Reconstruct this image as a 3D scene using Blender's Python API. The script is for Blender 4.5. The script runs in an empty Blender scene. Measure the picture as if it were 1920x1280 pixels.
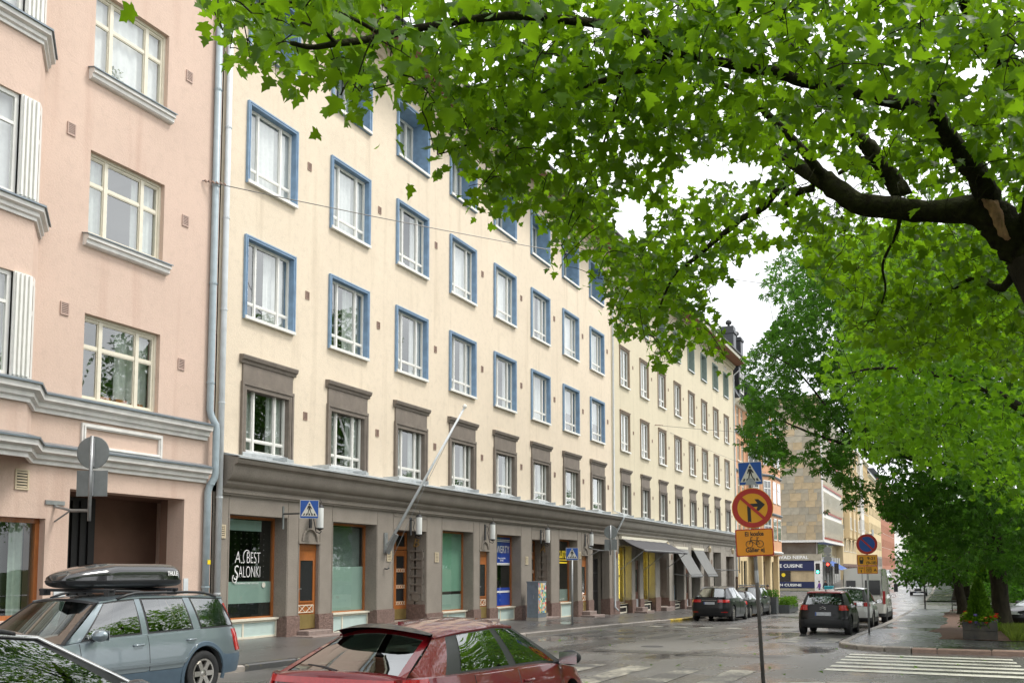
import bpy, bmesh, math, random
import numpy as np
from mathutils import Vector, Matrix
random.seed(7); RNG = np.random.default_rng(7)
scene = bpy.context.scene
COL = scene.collection
R = math.radians

# ------------------------------------------------------------------ camera
# the street runs along +X, the house fronts stand on Y = 16, eye at the origin 1.7 m up
F_PX, PITCH, HORIZON, EYE = 1800.0, R(4.7), 1067.0, 1.7
YAW = math.atan(836 / F_PX * math.cos(PITCH))
Y0 = HORIZON - F_PX * math.tan(PITCH)
cam_data = bpy.data.cameras.new('camera')
cam = bpy.data.objects.new('camera', cam_data); COL.objects.link(cam)
cam_data.sensor_width = 36.0
cam_data.lens = 36.0 * F_PX / 1920.0
cam_data.shift_y = (Y0 - 640) / 1920.0
cam_data.clip_start, cam_data.clip_end = 0.1, 3000
cam.location = (0, 0, EYE)
FWD = Vector((math.cos(YAW) * math.cos(PITCH), math.sin(YAW) * math.cos(PITCH), math.sin(PITCH)))
RIGHT = Vector((math.sin(YAW), -math.cos(YAW), 0)); UP = RIGHT.cross(FWD)
cam.rotation_euler = Matrix((RIGHT, UP, -FWD)).transposed().to_euler()
scene.camera = cam

def at(x, y, depth):
    """photo pixel and distance in front of the lens -> point"""
    return Vector((0, 0, EYE)) + (FWD + RIGHT * ((x - 960) / F_PX) + UP * (-(y - Y0) / F_PX)) * depth

def to_px(P):
    v = Vector(P) - Vector((0, 0, EYE)); z = v.dot(FWD)
    return 960 + F_PX * v.dot(RIGHT) / z, Y0 - F_PX * v.dot(UP) / z, z

# ------------------------------------------------------------------ sky, sun, exposure
SUN_EL, SUN_AZ = R(58), R(-62)          # high behind thin cloud, over the park side of the street
world = bpy.data.worlds.new('World'); scene.world = world; world.use_nodes = True
nt = world.node_tree; nt.nodes.clear()
out = nt.nodes.new('ShaderNodeOutputWorld'); bg = nt.nodes.new('ShaderNodeBackground')
sky = nt.nodes.new('ShaderNodeTexSky'); sky.sky_type = 'NISHITA'; sky.sun_disc = False
sky.sun_elevation = SUN_EL; sky.sun_rotation = R(90) - SUN_AZ
sky.dust_density = 5; sky.ozone_density = 1
tc = nt.nodes.new('ShaderNodeTexCoord'); mp = nt.nodes.new('ShaderNodeMapping'); mp.inputs['Scale'].default_value = (1.2, 1.2, 3.0)
nz = nt.nodes.new('ShaderNodeTexNoise'); nz.inputs['Scale'].default_value = 2.2; nz.inputs['Detail'].default_value = 6
rp = nt.nodes.new('ShaderNodeValToRGB')
rp.color_ramp.elements[0].position = .3; rp.color_ramp.elements[0].color = (5.6, 5.75, 6.0, 1)
rp.color_ramp.elements[1].position = .75; rp.color_ramp.elements[1].color = (12.6, 12.7, 12.8, 1)
mx = nt.nodes.new('ShaderNodeMixRGB'); mx.inputs[0].default_value = .93
nt.links.new(tc.outputs['Generated'], mp.inputs[0]); nt.links.new(mp.outputs[0], nz.inputs['Vector'])
nt.links.new(nz.outputs['Fac'], rp.inputs[0]); nt.links.new(sky.outputs[0], mx.inputs[1]); nt.links.new(rp.outputs[0], mx.inputs[2])
nt.links.new(mx.outputs[0], bg.inputs[0]); bg.inputs['Strength'].default_value = .1
nt.links.new(bg.outputs[0], out.inputs[0])
sun_d = bpy.data.lights.new('sun', 'SUN'); sun_d.energy = 1.3; sun_d.angle = R(14); sun_d.color = (1, .96, .9)
sun = bpy.data.objects.new('sun', sun_d); COL.objects.link(sun)
sdir = Vector((math.cos(SUN_EL) * math.cos(SUN_AZ), math.cos(SUN_EL) * math.sin(SUN_AZ), math.sin(SUN_EL)))
sun.rotation_euler = sdir.to_track_quat('Z', 'Y').to_euler(); sun.location = (0, 0, 60)
vs = scene.view_settings; vs.view_transform = 'Standard'; vs.look = 'None'; vs.exposure = 1.06; vs.gamma = 1; vs.use_curve_mapping = False
scene.render.engine = 'CYCLES'
scene.cycles.max_bounces = 7; scene.cycles.transparent_max_bounces = 24; scene.cycles.transmission_bounces = 4
scene.cycles.diffuse_bounces = 3; scene.cycles.glossy_bounces = 3; scene.cycles.caustics_reflective = False; scene.cycles.caustics_refractive = False

# ------------------------------------------------------------------ street profile
_S = [-60, 0, 11, 18.5, 33, 45, 60, 78, 100, 128, 155, 200, 280, 700]
_Z = [-.08, -.14, -.16, -.22, -.47, -.75, -1.0, -1.25, -1.32, -1.2, -.1, 1.1, 1.7, 1.75]
def zr(s):
    a = np.linspace(-3, 3, 7)
    return float(np.mean(np.interp(s + a, _S, _Z)))

# ------------------------------------------------------------------ mesh collector
class MB:
    def __init__(s): s.v = []; s.f = []; s.m = []
    def quad(s, a, b, c, d, m=0):
        n = len(s.v); s.v += [tuple(a), tuple(b), tuple(c), tuple(d)]; s.f.append((n, n+1, n+2, n+3)); s.m.append(m); return s
    def poly(s, pts, m=0):
        n = len(s.v); s.v += [tuple(p) for p in pts]; s.f.append(tuple(range(n, n + len(pts)))); s.m.append(m); return s
    def box(s, x0, x1, y0, y1, z0, z1, m=0):
        if x0 > x1: x0, x1 = x1, x0
        if y0 > y1: y0, y1 = y1, y0
        if z0 > z1: z0, z1 = z1, z0
        n = len(s.v)
        s.v += [(x0,y0,z0),(x1,y0,z0),(x1,y1,z0),(x0,y1,z0),(x0,y0,z1),(x1,y0,z1),(x1,y1,z1),(x0,y1,z1)]
        for q in ((0,3,2,1),(4,5,6,7),(0,1,5,4),(1,2,6,5),(2,3,7,6),(3,0,4,7)): s.f.append(tuple(n+i for i in q)); s.m.append(m)
        return s
    def obox(s, c, ax, ay, az, m=0):
        """box from centre and three half-axis vectors"""
        c, ax, ay, az = Vector(c), Vector(ax), Vector(ay), Vector(az); n = len(s.v)
        for k in (-1, 1):
            for i, j in ((-1,-1),(1,-1),(1,1),(-1,1)): s.v.append(tuple(c + ax*i + ay*j + az*k))
        for q in ((0,3,2,1),(4,5,6,7),(0,1,5,4),(1,2,6,5),(2,3,7,6),(3,0,4,7)): s.f.append(tuple(n+i for i in q)); s.m.append(m)
        return s
    def prism(s, pts, axis, a, b, m=0):
        """closed outline (2-d) pushed along an axis from a to b"""
        def P(p, t): return {'x': (t, p[0], p[1]), 'y': (p[0], t, p[1]), 'z': (p[0], p[1], t)}[axis]
        n = len(s.v); k = len(pts)
        s.v += [P(p, a) for p in pts] + [P(p, b) for p in pts]
        for i in range(k):
            j = (i + 1) % k; s.f.append((n+i, n+j, n+k+j, n+k+i)); s.m.append(m)
        s.f.append(tuple(n+i for i in reversed(range(k)))); s.m.append(m)
        s.f.append(tuple(n+k+i for i in range(k))); s.m.append(m)
        return s
    def tube(s, pts, rad, n=8, m=0, cap=True):
        pts = [Vector(p) for p in pts]; k = len(pts)
        if not hasattr(rad, '__len__'): rad = [rad] * k
        b = len(s.v); prev = None
        for i, p in enumerate(pts):
            d = (pts[min(i+1, k-1)] - pts[max(i-1, 0)])
            d = d.normalized() if d.length > 1e-9 else Vector((0, 0, 1))
            if prev is None:
                u = d.orthogonal().normalized()
            else:
                u = prev - d * prev.dot(d)
                u = u.normalized() if u.length > 1e-6 else d.orthogonal().normalized()
            prev = u; w = d.cross(u)
            for j in range(n):
                a = 2 * math.pi * j / n; s.v.append(tuple(p + (u * math.cos(a) + w * math.sin(a)) * rad[i]))
        for i in range(k - 1):
            for j in range(n):
                j2 = (j + 1) % n; s.f.append((b+i*n+j, b+i*n+j2, b+(i+1)*n+j2, b+(i+1)*n+j)); s.m.append(m)
        if cap:
            s.f.append(tuple(b + j for j in reversed(range(n)))); s.m.append(m)
            s.f.append(tuple(b + (k-1)*n + j for j in range(n))); s.m.append(m)
        return s
    def lathe(s, prof, c=(0,0,0), axis='z', n=20, m=0, closed=False):
        """profile of (radius, height) turned about an axis"""
        b = len(s.v); k = len(prof)
        for j in range(n):
            a = 2 * math.pi * j / n; ca, sa = math.cos(a), math.sin(a)
            for r, h in prof:
                p = {'z': (r*ca, r*sa, h), 'y': (r*ca, h, -r*sa), 'x': (h, r*ca, r*sa)}[axis]
                s.v.append((p[0]+c[0], p[1]+c[1], p[2]+c[2]))
        for j in range(n):
            j2 = (j + 1) % n
            for i in range(k if closed else k - 1):
                i2 = (i + 1) % k
                s.f.append((b+j*k+i, b+j2*k+i, b+j2*k+i2, b+j*k+i2)); s.m.append(m)
        return s
    def grid(s, fn, nu, nv, m=0, flip=False):
        b = len(s.v)
        for i in range(nu + 1):
            for j in range(nv + 1): s.v.append(tuple(fn(i / nu, j / nv)))
        for i in range(nu):
            for j in range(nv):
                q = (b+i*(nv+1)+j, b+(i+1)*(nv+1)+j, b+(i+1)*(nv+1)+j+1, b+i*(nv+1)+j+1)
                s.f.append(q[::-1] if flip else q); s.m.append(m)
        return s
    def mesh(s, name, mats, smooth=False, off=None):
        me = bpy.data.meshes.new(name)
        v = s.v if off is None else [(x-off[0], y-off[1], z-off[2]) for x, y, z in s.v]
        me.from_pydata(v, [], s.f)
        for m in (mats if isinstance(mats, (list, tuple)) else [mats]): me.materials.append(m)
        if any(s.m): me.polygons.foreach_set('material_index', s.m)
        if smooth: 
            me.polygons.foreach_set('use_smooth', [True] * len(s.f))
        me.update()
        return me

WL = {}      # world location of unrotated roots
def root(name, label, cat, loc, group=None, rz=0):
    o = bpy.data.objects.new(name, None); COL.objects.link(o); o.location = loc; o.rotation_euler = (0, 0, rz)
    o.empty_display_size = .3
    o['label'] = label; o['category'] = cat
    if group: o['group'] = group
    WL[o.name] = Vector(loc)
    return o
def tag(o, label, cat, group=None):
    o['label'] = label; o['category'] = cat
    if group: o['group'] = group
    return o
def smooth_angle(me, deg=35):
    bm = bmesh.new(); bm.from_mesh(me); bmesh.ops.remove_doubles(bm, verts=bm.verts, dist=1e-5)
    lim = R(deg)
    for f in bm.faces: f.smooth = True
    for e in bm.edges:
        e.smooth = not (len(e.link_faces) == 2 and e.calc_face_angle(0) > lim)
    bm.to_mesh(me); bm.free()
def link(name, me, parent=None, loc=(0,0,0), rot=None):
    o = bpy.data.objects.new(name, me); COL.objects.link(o); o.location = loc
    if rot is not None: o.rotation_euler = rot
    if parent is not None: o.parent = parent
    return o
def part(name, mb, mats, parent=None, world=False, smooth=False, angle=None):
    """one mesh object; world=True: points are world points, parent is an unrotated root"""
    off = None
    if world and parent is not None:
        p = parent; off = Vector((0, 0, 0))
        while p is not None: off = off + p.location; p = p.parent
    me = mb.mesh(name, mats, smooth, off)
    if angle: smooth_angle(me, angle)
    return link(name, me, parent)
def struct(name, mb, mats, smooth=False, kind='structure'):
    o = part(name, mb, mats, None, smooth=smooth); o['kind'] = kind; return o

# ------------------------------------------------------------------ materials
def new_mat(name):
    m = bpy.data.materials.new(name); m.use_nodes = True; t = m.node_tree
    return m, t, t.nodes['Principled BSDF'], t.nodes['Material Output']
def node(t, k, **kw):
    n = t.nodes.new(k)
    for a, b in kw.items():
        if a in n.inputs.keys() if hasattr(n.inputs, 'keys') else False: n.inputs[a].default_value = b
        else: setattr(n, a, b)
    return n
def noise(t, scale, detail=4, coord='Object', stretch=None, rough=.55):
    tc = node(t, 'ShaderNodeTexCoord'); src = tc.outputs[coord]
    if stretch:
        mp = node(t, 'ShaderNodeMapping'); mp.inputs['Scale'].default_value = stretch; t.links.new(src, mp.inputs[0]); src = mp.outputs[0]
    n = node(t, 'ShaderNodeTexNoise'); n.inputs['Scale'].default_value = scale; n.inputs['Detail'].default_value = detail; n.inputs['Roughness'].default_value = rough
    t.links.new(src, n.inputs['Vector']); return n
def ramp(t, src, p0, c0, p1, c1):
    r = node(t, 'ShaderNodeValToRGB'); e = r.color_ramp.elements
    e[0].position, e[1].position = p0, p1
    e[0].color = tuple(c0) + (1,) if hasattr(c0, '__len__') else (c0, c0, c0, 1)
    e[1].color = tuple(c1) + (1,) if hasattr(c1, '__len__') else (c1, c1, c1, 1)
    t.links.new(src, r.inputs[0]); return r
def mix(t, fac, a, b):
    m = node(t, 'ShaderNodeMixRGB')
    for i, v in ((0, fac), (1, a), (2, b)):
        if hasattr(v, 'is_output'): t.links.new(v, m.inputs[i])
        elif hasattr(v, '__len__'): m.inputs[i].default_value = tuple(v)[:3] + (1,)
        else: m.inputs[i].default_value = v
    return m.outputs[0]
def bump(t, b, src, strength, dist=.02):
    n = node(t, 'ShaderNodeBump'); n.inputs['Strength'].default_value = strength; n.inputs['Distance'].default_value = dist
    t.links.new(src, n.inputs['Height']); t.links.new(n.outputs[0], b.inputs['Normal']); return n
def sc(c, k): return tuple(min(1, x * k) for x in c)
def mat(name, c, rough=.6, var=.12, scale=3.0, bmp=0.0, bscale=60, metal=0.0, coat=0.0, spec=.5, c2=None, stretch=None, speck=0, bdist=.01, objvar=0):
    m, t, b, o = new_mat(name)
    n = noise(t, scale, 5, stretch=stretch)
    col = ramp(t, n.outputs['Fac'], .3, sc(c, 1 - var), .7, c2 if c2 else sc(c, 1 + var)).outputs[0]
    if speck:
        n2 = noise(t, 45, 2); col = mix(t, ramp(t, n2.outputs['Fac'], .45, 0, .62, speck).outputs[0], col, sc(c, .45))
    if objvar:
        oi = node(t, 'ShaderNodeObjectInfo'); hv = node(t, 'ShaderNodeHueSaturation')
        mr = node(t, 'ShaderNodeMapRange'); mr.inputs[3].default_value = 1 - objvar; mr.inputs[4].default_value = 1 + objvar
        t.links.new(oi.outputs['Random'], mr.inputs[0]); t.links.new(mr.outputs[0], hv.inputs['Value']); t.links.new(col, hv.inputs['Color']); col = hv.outputs[0]
    t.links.new(col, b.inputs['Base Color'])
    b.inputs['Roughness'].default_value = rough; b.inputs['Metallic'].default_value = metal
    b.inputs['Coat Weight'].default_value = coat; b.inputs['Coat Roughness'].default_value = .04
    b.inputs['Specular IOR Level'].default_value = spec
    if bmp: bump(t, b, noise(t, bscale, 4).outputs['Fac'], bmp, bdist)
    return m
def stucco(name, c, stain=.1, grime=(.3, .26, .2)):
    """painted render: broad cloudy tone, faint vertical runs, fine grain"""
    m, t, b, o = new_mat(name)
    big = ramp(t, noise(t, .35, 6).outputs['Fac'], .3, sc(c, .93), .7, sc(c, 1.04)).outputs[0]
    blot = ramp(t, noise(t, 5.0, 8, rough=.7).outputs['Fac'], .5, 0, .72, stain * 1.5).outputs[0]
    col = mix(t, blot, big, sc(c, .72))
    runs = ramp(t, noise(t, 1.0, 6, stretch=(2.2, 2.2, .16)).outputs['Fac'], .55, 0, .8, stain * 2.2).outputs[0]
    col = mix(t, runs, col, grime)
    fl = ramp(t, noise(t, 2.2, 10, rough=.8).outputs['Fac'], .52, 0, .6, stain).outputs[0]; col = mix(t, fl, col, sc(c, .8))
    t.links.new(col, b.inputs['Base Color']); b.inputs['Roughness'].default_value = .85; b.inputs['Specular IOR Level'].default_value = .25
    a = noise(t, 22, 8, rough=.75); bump(t, b, a.outputs['Fac'], .6, .02)
    return m
def glass(name, tint=(.8, .85, .85), refl=.12, rough=.0):
    m, t, b, o = new_mat(name); t.nodes.remove(b)
    tr = node(t, 'ShaderNodeBsdfTransparent'); tr.inputs[0].default_value = tint + (1,)
    gl = node(t, 'ShaderNodeBsdfGlossy'); gl.inputs['Roughness'].default_value = rough; gl.inputs[0].default_value = (.95, .97, .97, 1)
    lw = node(t, 'ShaderNodeLayerWeight'); lw.inputs[0].default_value = .5
    fr = node(t, 'ShaderNodeMath'); fr.operation = 'POWER'; fr.inputs[1].default_value = 4.0; t.links.new(lw.outputs['Facing'], fr.inputs[0])
    nn = noise(t, 1.7, 1); bp = node(t, 'ShaderNodeBump'); bp.inputs['Strength'].default_value = .03; bp.inputs['Distance'].default_value = .03
    t.links.new(nn.outputs['Fac'], bp.inputs['Height']); t.links.new(bp.outputs[0], gl.inputs['Normal'])
    mr = node(t, 'ShaderNodeMapRange'); mr.inputs[1].default_value = 0; mr.inputs[2].default_value = 1; mr.inputs[3].default_value = refl; mr.inputs[4].default_value = 1
    t.links.new(fr.outputs[0], mr.inputs[0])
    mxs = node(t, 'ShaderNodeMixShader'); t.links.new(mr.outputs[0], mxs.inputs[0]); t.links.new(tr.outputs[0], mxs.inputs[1]); t.links.new(gl.outputs[0], mxs.inputs[2])
    t.links.new(mxs.outputs[0], o.inputs[0]); return m
def wet_asphalt(name, c=(.055, .055, .056), wet=.5):
    m, t, b, o = new_mat(name)
    fine = noise(t, 55, 4, rough=.8); broad = noise(t, .5, 6, stretch=(.35, 1.3, 1)); pud = noise(t, .42, 5, stretch=(.5, 1.1, 1), rough=.6)
    col = ramp(t, fine.outputs['Fac'], .3, sc(c, .55), .72, sc(c, 1.7)).outputs[0]
    col = mix(t, ramp(t, broad.outputs['Fac'], .35, 0, .7, .6).outputs[0], col, sc(c, .55))
    t.links.new(col, b.inputs['Base Color'])
    rr = ramp(t, pud.outputs['Fac'], .64 - wet * .28, .33, .74 - wet * .22, .06)
    rr2 = mix(t, ramp(t, broad.outputs['Fac'], .4, 0, .65, .5).outputs[0], rr.outputs[0], (.2, .2, .2))
    t.links.new(rr2, b.inputs['Roughness']); b.inputs['Specular IOR Level'].default_value = .5
    bp = bump(t, b, fine.outputs['Fac'], .3, .008)
    st = ramp(t, pud.outputs['Fac'], .64 - wet * .28, .5, .74 - wet * .22, .06); t.links.new(st.outputs[0], bp.inputs['Strength'])
    return m
def paint_mat(name, c, wear=.5):
    m, t, b, o = new_mat(name)
    w = noise(t, 9, 8, rough=.75); w2 = noise(t, .9, 4)
    f = mix(t, .5, w.outputs['Fac'], w2.outputs['Fac'])
    k = ramp(t, f, .5 - (wear - .5) * .3 - .06, 0, .5 - (wear - .5) * .3 + .08, 1)
    fine = noise(t, 55, 4, rough=.8)
    a = ramp(t, fine.outputs['Fac'], .3, (.03, .03, .03), .72, (.09, .09, .09)).outputs[0]
    t.links.new(mix(t, k.outputs[0], c, a), b.inputs['Base Color']); b.inputs['Roughness'].default_value = .38
    bump(t, b, fine.outputs['Fac'], .25, .006)
    return m
def car_paint(name, c, metal=.0, flake=.05, drops=.2, coat=1.0, spec=.5):
    m, t, b, o = new_mat(name)
    n = noise(t, 160, 2)
    t.links.new(ramp(t, n.outputs['Fac'], .3, sc(c, 1 - flake), .7, sc(c, 1 + flake)).outputs[0], b.inputs['Base Color'])
    b.inputs['Metallic'].default_value = metal; b.inputs['Roughness'].default_value = .32; b.inputs['Coat Weight'].default_value = coat; b.inputs['Coat Roughness'].default_value = .03; b.inputs['Specular IOR Level'].default_value = spec
    v = node(t, 'ShaderNodeTexVoronoi'); v.inputs['Scale'].default_value = 70; tcn = node(t, 'ShaderNodeTexCoord'); t.links.new(tcn.outputs['Object'], v.inputs['Vector'])
    r = ramp(t, v.outputs['Distance'], .12, drops, .3, 0)
    bp = node(t, 'ShaderNodeBump'); bp.inputs['Strength'].default_value = .5; bp.inputs['Distance'].default_value = .006
    t.links.new(r.outputs[0], bp.inputs['Height']); t.links.new(bp.outputs[0], b.inputs['Coat Normal'])
    return m
def leaf_mat(name, c, trans, rough=.42):
    m, t, b, o = new_mat(name)
    at_ = node(t, 'ShaderNodeAttribute'); at_.attribute_name = 'tone'; at_.attribute_type = 'GEOMETRY'
    oi = node(t, 'ShaderNodeObjectInfo')
    ad = node(t, 'ShaderNodeMath'); ad.operation = 'ADD'; t.links.new(at_.outputs['Fac'], ad.inputs[0]); t.links.new(oi.outputs['Random'], ad.inputs[1])
    fr = node(t, 'ShaderNodeMath'); fr.operation = 'FRACT'; t.links.new(ad.outputs[0], fr.inputs[0])
    dark, lite = sc(c, .5), (min(1, c[0] * 1.9), c[1] * 1.5, c[2] * 1.0)
    col = ramp(t, fr.outputs[0], 0, dark, 1, lite).outputs[0]
    nn = noise(t, 30, 3); col = mix(t, ramp(t, nn.outputs['Fac'], .4, 0, .8, .25).outputs[0], col, sc(c, .6))
    b.inputs['Roughness'].default_value = rough; b.inputs['Specular IOR Level'].default_value = .14
    t.links.new(col, b.inputs['Base Color'])
    tl = node(t, 'ShaderNodeBsdfTranslucent'); t.links.new(mix(t, .5, col, trans), tl.inputs[0])
    ms = node(t, 'ShaderNodeMixShader'); ms.inputs[0].default_value = .5
    t.links.new(b.outputs[0], ms.inputs[1]); t.links.new(tl.outputs[0], ms.inputs[2]); t.links.new(ms.outputs[0], o.inputs[0])
    return m
def emit(name, c, s):
    m, t, b, o = new_mat(name); b.inputs['Base Color'].default_value = c + (1,); b.inputs['Emission Color'].default_value = c + (1,); b.inputs['Emission Strength'].default_value = s
    return m

K = {}
K['cream'] = stucco('cream_render', (.76, .65, .505), .26, (.46, .37, .26))
K['cream2'] = stucco('pale_yellow_render', (.66, .59, .435), .18, (.38, .33, .24))
K['pink'] = stucco('pink_render', (.67, .505, .41), .2, (.45, .27, .2))
K['orange'] = stucco('apricot_render', (.66, .37, .22), .1, (.36, .24, .17))
K['yellow'] = stucco('yellow_render', (.68, .54, .33), .08)
K['yellow2'] = stucco('straw_render', (.70, .56, .33), .08)
K['ochre'] = stucco('ochre_render', (.58, .42, .21), .08)
K['brickred'] = stucco('red_render', (.42, .19, .12), .1)
K['greyshop'] = mat('grey_brown_render', (.275, .24, .2), .85, .12, 1.6, .3, 70, speck=.35, bdist=.006)
K['greyshop2'] = mat('grey_render', (.34, .31, .265), .85, .12, 1.6, .3, 70, speck=.35, bdist=.006)
K['granite'] = mat('rough_red_granite', (.21, .135, .11), .8, .3, 14, 1.0, 22, speck=.4, bdist=.04)
K['stepstone'] = mat('worn_granite', (.26, .2, .175), .6, .2, 8, .4, 50, speck=.4, bdist=.01)
K['bluepaint'] = mat('blue_painted_metal', (.2, .31, .445), .55, .16, 4, .1, 90)
K['greenreveal'] = mat('grey_green_paint', (.25, .315, .28), .6, .1, 4)
K['white'] = mat('white_window_paint', (.78, .77, .72), .45, .05, 6)
K['creampaint'] = mat('cream_window_paint', (.74, .69, .56), .45, .05, 6)
K['zinc'] = mat('zinc_flashing', (.5, .53, .54), .4, .15, 5, metal=.3)
K['zincdark'] = mat('grey_blue_flashing', (.2, .235, .265), .35, .15, 5, metal=.3)
K['pipegrey'] = mat('grey_blue_pipe', (.33, .4, .43), .4, .1, 5)
K['pipewhite'] = mat('white_pipe', (.62, .65, .66), .4, .08, 5)
K['whitestone'] = mat('white_moulding', (.76, .74, .7), .8, .1, 4, .25, 50, bdist=.006)
K['soffit'] = mat('brown_soffit', (.26, .115, .07), .7, .12, 6)
K['roof'] = mat('black_roof_metal', (.035, .038, .042), .35, .2, 3, metal=.2)
K['wood'] = mat('varnished_wood', (.36, .12, .03), .3, .25, 14, .1, 40, coat=.4, stretch=(6, 6, .5))
K['darkwood'] = mat('dark_brown_wood', (.12, .05, .03), .4, .25, 10, stretch=(6, 6, .5))
K['brass'] = mat('dull_brass', (.42, .31, .12), .38, .12, 6, metal=.7)
K['vent'] = mat('vent_metal', (.33, .22, .17), .6, .1, 6)
K['ventcream'] = mat('cream_vent', (.62, .52, .36), .6, .1, 6)
K['dark'] = mat('unlit_interior', (.022, .021, .02), .9, .2, 2)
K['pinkvent'] = mat('pink_vent', (.5, .36, .3), .6, .1, 6)
K['room'] = mat('room_wall', (.2, .19, .165), .9, .2, .5)
K['shoproom'] = mat('shop_room_wall', (.10, .11, .10), .9, .25, .7)
K['passage'] = mat('passage_wall', (.20, .115, .08), .9, .1, 2, .2, 50)
K['curtain'] = mat('white_curtain', (.8, .81, .79), .9, .06, 9)
K['curtain2'] = mat('grey_green_curtain', (.5, .54, .5), .9, .1, 9)
K['blind'] = mat('grey_blind', (.4, .44, .43), .7, .05, 5)
K['glass'] = glass('window_glass', (.93, .95, .94), .2)
K['shopglass'] = glass('shop_glass', (.7, .78, .74), .09)
K['frost'] = mat('frosted_film', (.5, .61, .57), .5, .05, 3, spec=.5)
K['greenblind'] = mat('mint_blind', (.32, .56, .43), .6, .05, 3)
K['film_dark'] = mat('black_film', (.02, .021, .022), .25, .1, 3)
K['blue'] = mat('royal_blue_film', (.018, .1, .8), .35, .05, 3)
K['letter'] = mat('white_lettering', (.85, .85, .83), .5, .02, 5)
K['yellowletter'] = mat('yellow_lettering', (.9, .66, .02), .5, .02, 5)
K['gold'] = mat('gilt_letter', (.62, .42, .18), .4, .1, 5, metal=.5)
K['black'] = mat('matt_black', (.015, .015, .016), .5, .1, 5)
K['iron'] = mat('dark_iron', (.05, .05, .052), .5, .2, 6, metal=.4)
K['galv'] = mat('galvanised_steel', (.34, .35, .35), .42, .15, 7, metal=.6)
K['galvdark'] = mat('weathered_steel', (.13, .125, .115), .45, .2, 7, metal=.5)
K['signback'] = mat('sign_back_grey', (.2, .215, .21), .5, .12, 5, metal=.3)
K['signblue'] = mat('sign_blue', (.012, .075, .32), .4, .04, 5)
K['signwhite'] = mat('sign_white', (.62, .6, .52), .4, .05, 6)
K['signred'] = mat('sign_red', (.42, .022, .012), .4, .06, 5)
K['signyellow'] = mat('sign_amber', (.72, .33, .01), .45, .06, 4)
K['signyellow2'] = mat('sign_orange', (.78, .29, .012), .45, .05, 4)
K['signblack'] = mat('sign_black', (.02, .018, .014), .5, .05, 5)
K['asphalt'] = wet_asphalt('wet_asphalt', (.128, .125, .12), .5)
K['pave'] = wet_asphalt('pavement_asphalt', (.105, .10, .096), .2)
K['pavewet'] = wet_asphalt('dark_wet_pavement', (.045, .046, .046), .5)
K['kerb'] = mat('granite_kerb', (.27, .24, .21), .5, .2, 6, .4, 40, speck=.3, bdist=.006, objvar=.18)
K['kerbred'] = mat('red_granite_kerb', (.30, .2, .155), .45, .2, 6, .4, 40, speck=.3, bdist=.006, objvar=.15)
K['road_white'] = paint_mat('worn_road_paint', (.5, .47, .38), .62)
K['road_white2'] = paint_mat('fresh_road_paint', (.66, .65, .56), .22)
K['road_faint'] = paint_mat('rubbed_road_paint', (.4, .38, .3), 1.0)
K['road_yellow'] = paint_mat('yellow_kerb_paint', (.65, .45, .02), .45)
K['soil'] = mat('bare_soil', (.10, .055, .035), .9, .3, 3, .8, 18, bdist=.03)
K['grassground'] = mat('park_ground', (.04, .065, .015), .95, .4, 2, .6, 20, bdist=.03, spec=.05)
K['bark'] = mat('dark_bark', (.028, .022, .017), .9, .4, 6, 1.0, 26, bdist=.03, spec=.15, c2=(.05, .045, .028), stretch=(1, 1, .4))
K['barkmoss'] = mat('mossy_bark', (.022, .017, .012), .9, .4, 9, 1.0, 30, bdist=.025, spec=.1, c2=(.04, .045, .014))
K['rawwood'] = mat('torn_wood', (.42, .24, .12), .7, .35, 12, .6, 30, bdist=.01)
K['leaf'] = leaf_mat('maple_leaf', (.044, .13, .006), (.37, .66, .013))
K['leafb'] = leaf_mat('sunny_maple_leaf', (.06, .185, .01), (.42, .78, .025))  # brighter copy of the maple leaf, strong light on the crown put into its colour
K['leaf2'] = leaf_mat('chestnut_leaf', (.036, .115, .015), (.16, .42, .03))
K['leaf3'] = leaf_mat('lime_leaf', (.042, .115, .012), (.18, .42, .025))
K['thuja'] = leaf_mat('conifer_scale', (.06, .16, .018), (.2, .4, .03))
K['grass'] = leaf_mat('grass_blade', (.10, .17, .03), (.3, .42, .08))
K['tyre'] = mat('tyre_rubber', (.02, .02, .021), .75, .15, 20, .3, 90, bdist=.004)
K['alloy'] = mat('alloy_rim', (.45, .43, .40), .3, .1, 10, metal=.8)
K['chrome'] = mat('chrome_trim', (.7, .7, .7), .15, .05, 10, metal=1)
K['plasticdark'] = mat('black_plastic', (.02, .021, .023), .45, .1, 20, .1, 100)
K['seat'] = mat('seat_fabric', (.10, .095, .085), .85, .15, 8)
K['carglass'] = glass('car_glass', (.26, .33, .29), .24)
K['taillight'] = mat('red_lamp_lens', (.42, .012, .012), .12, .15, 30, coat=.6)
K['headlight'] = mat('clear_lamp_lens', (.6, .62, .63), .08, .2, 25, metal=.4, coat=.8)
K['amber'] = mat('amber_lens', (.5, .45, .4), .2, .1, 25, coat=.6)
K['plate'] = mat('number_plate', (.5, .52, .56), .5, .1, 9)
K['skin'] = mat('skin', (.42, .26, .19), .6, .05, 8)
K['hair'] = mat('dark_hair', (.02, .015, .012), .6, .2, 20)
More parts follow.
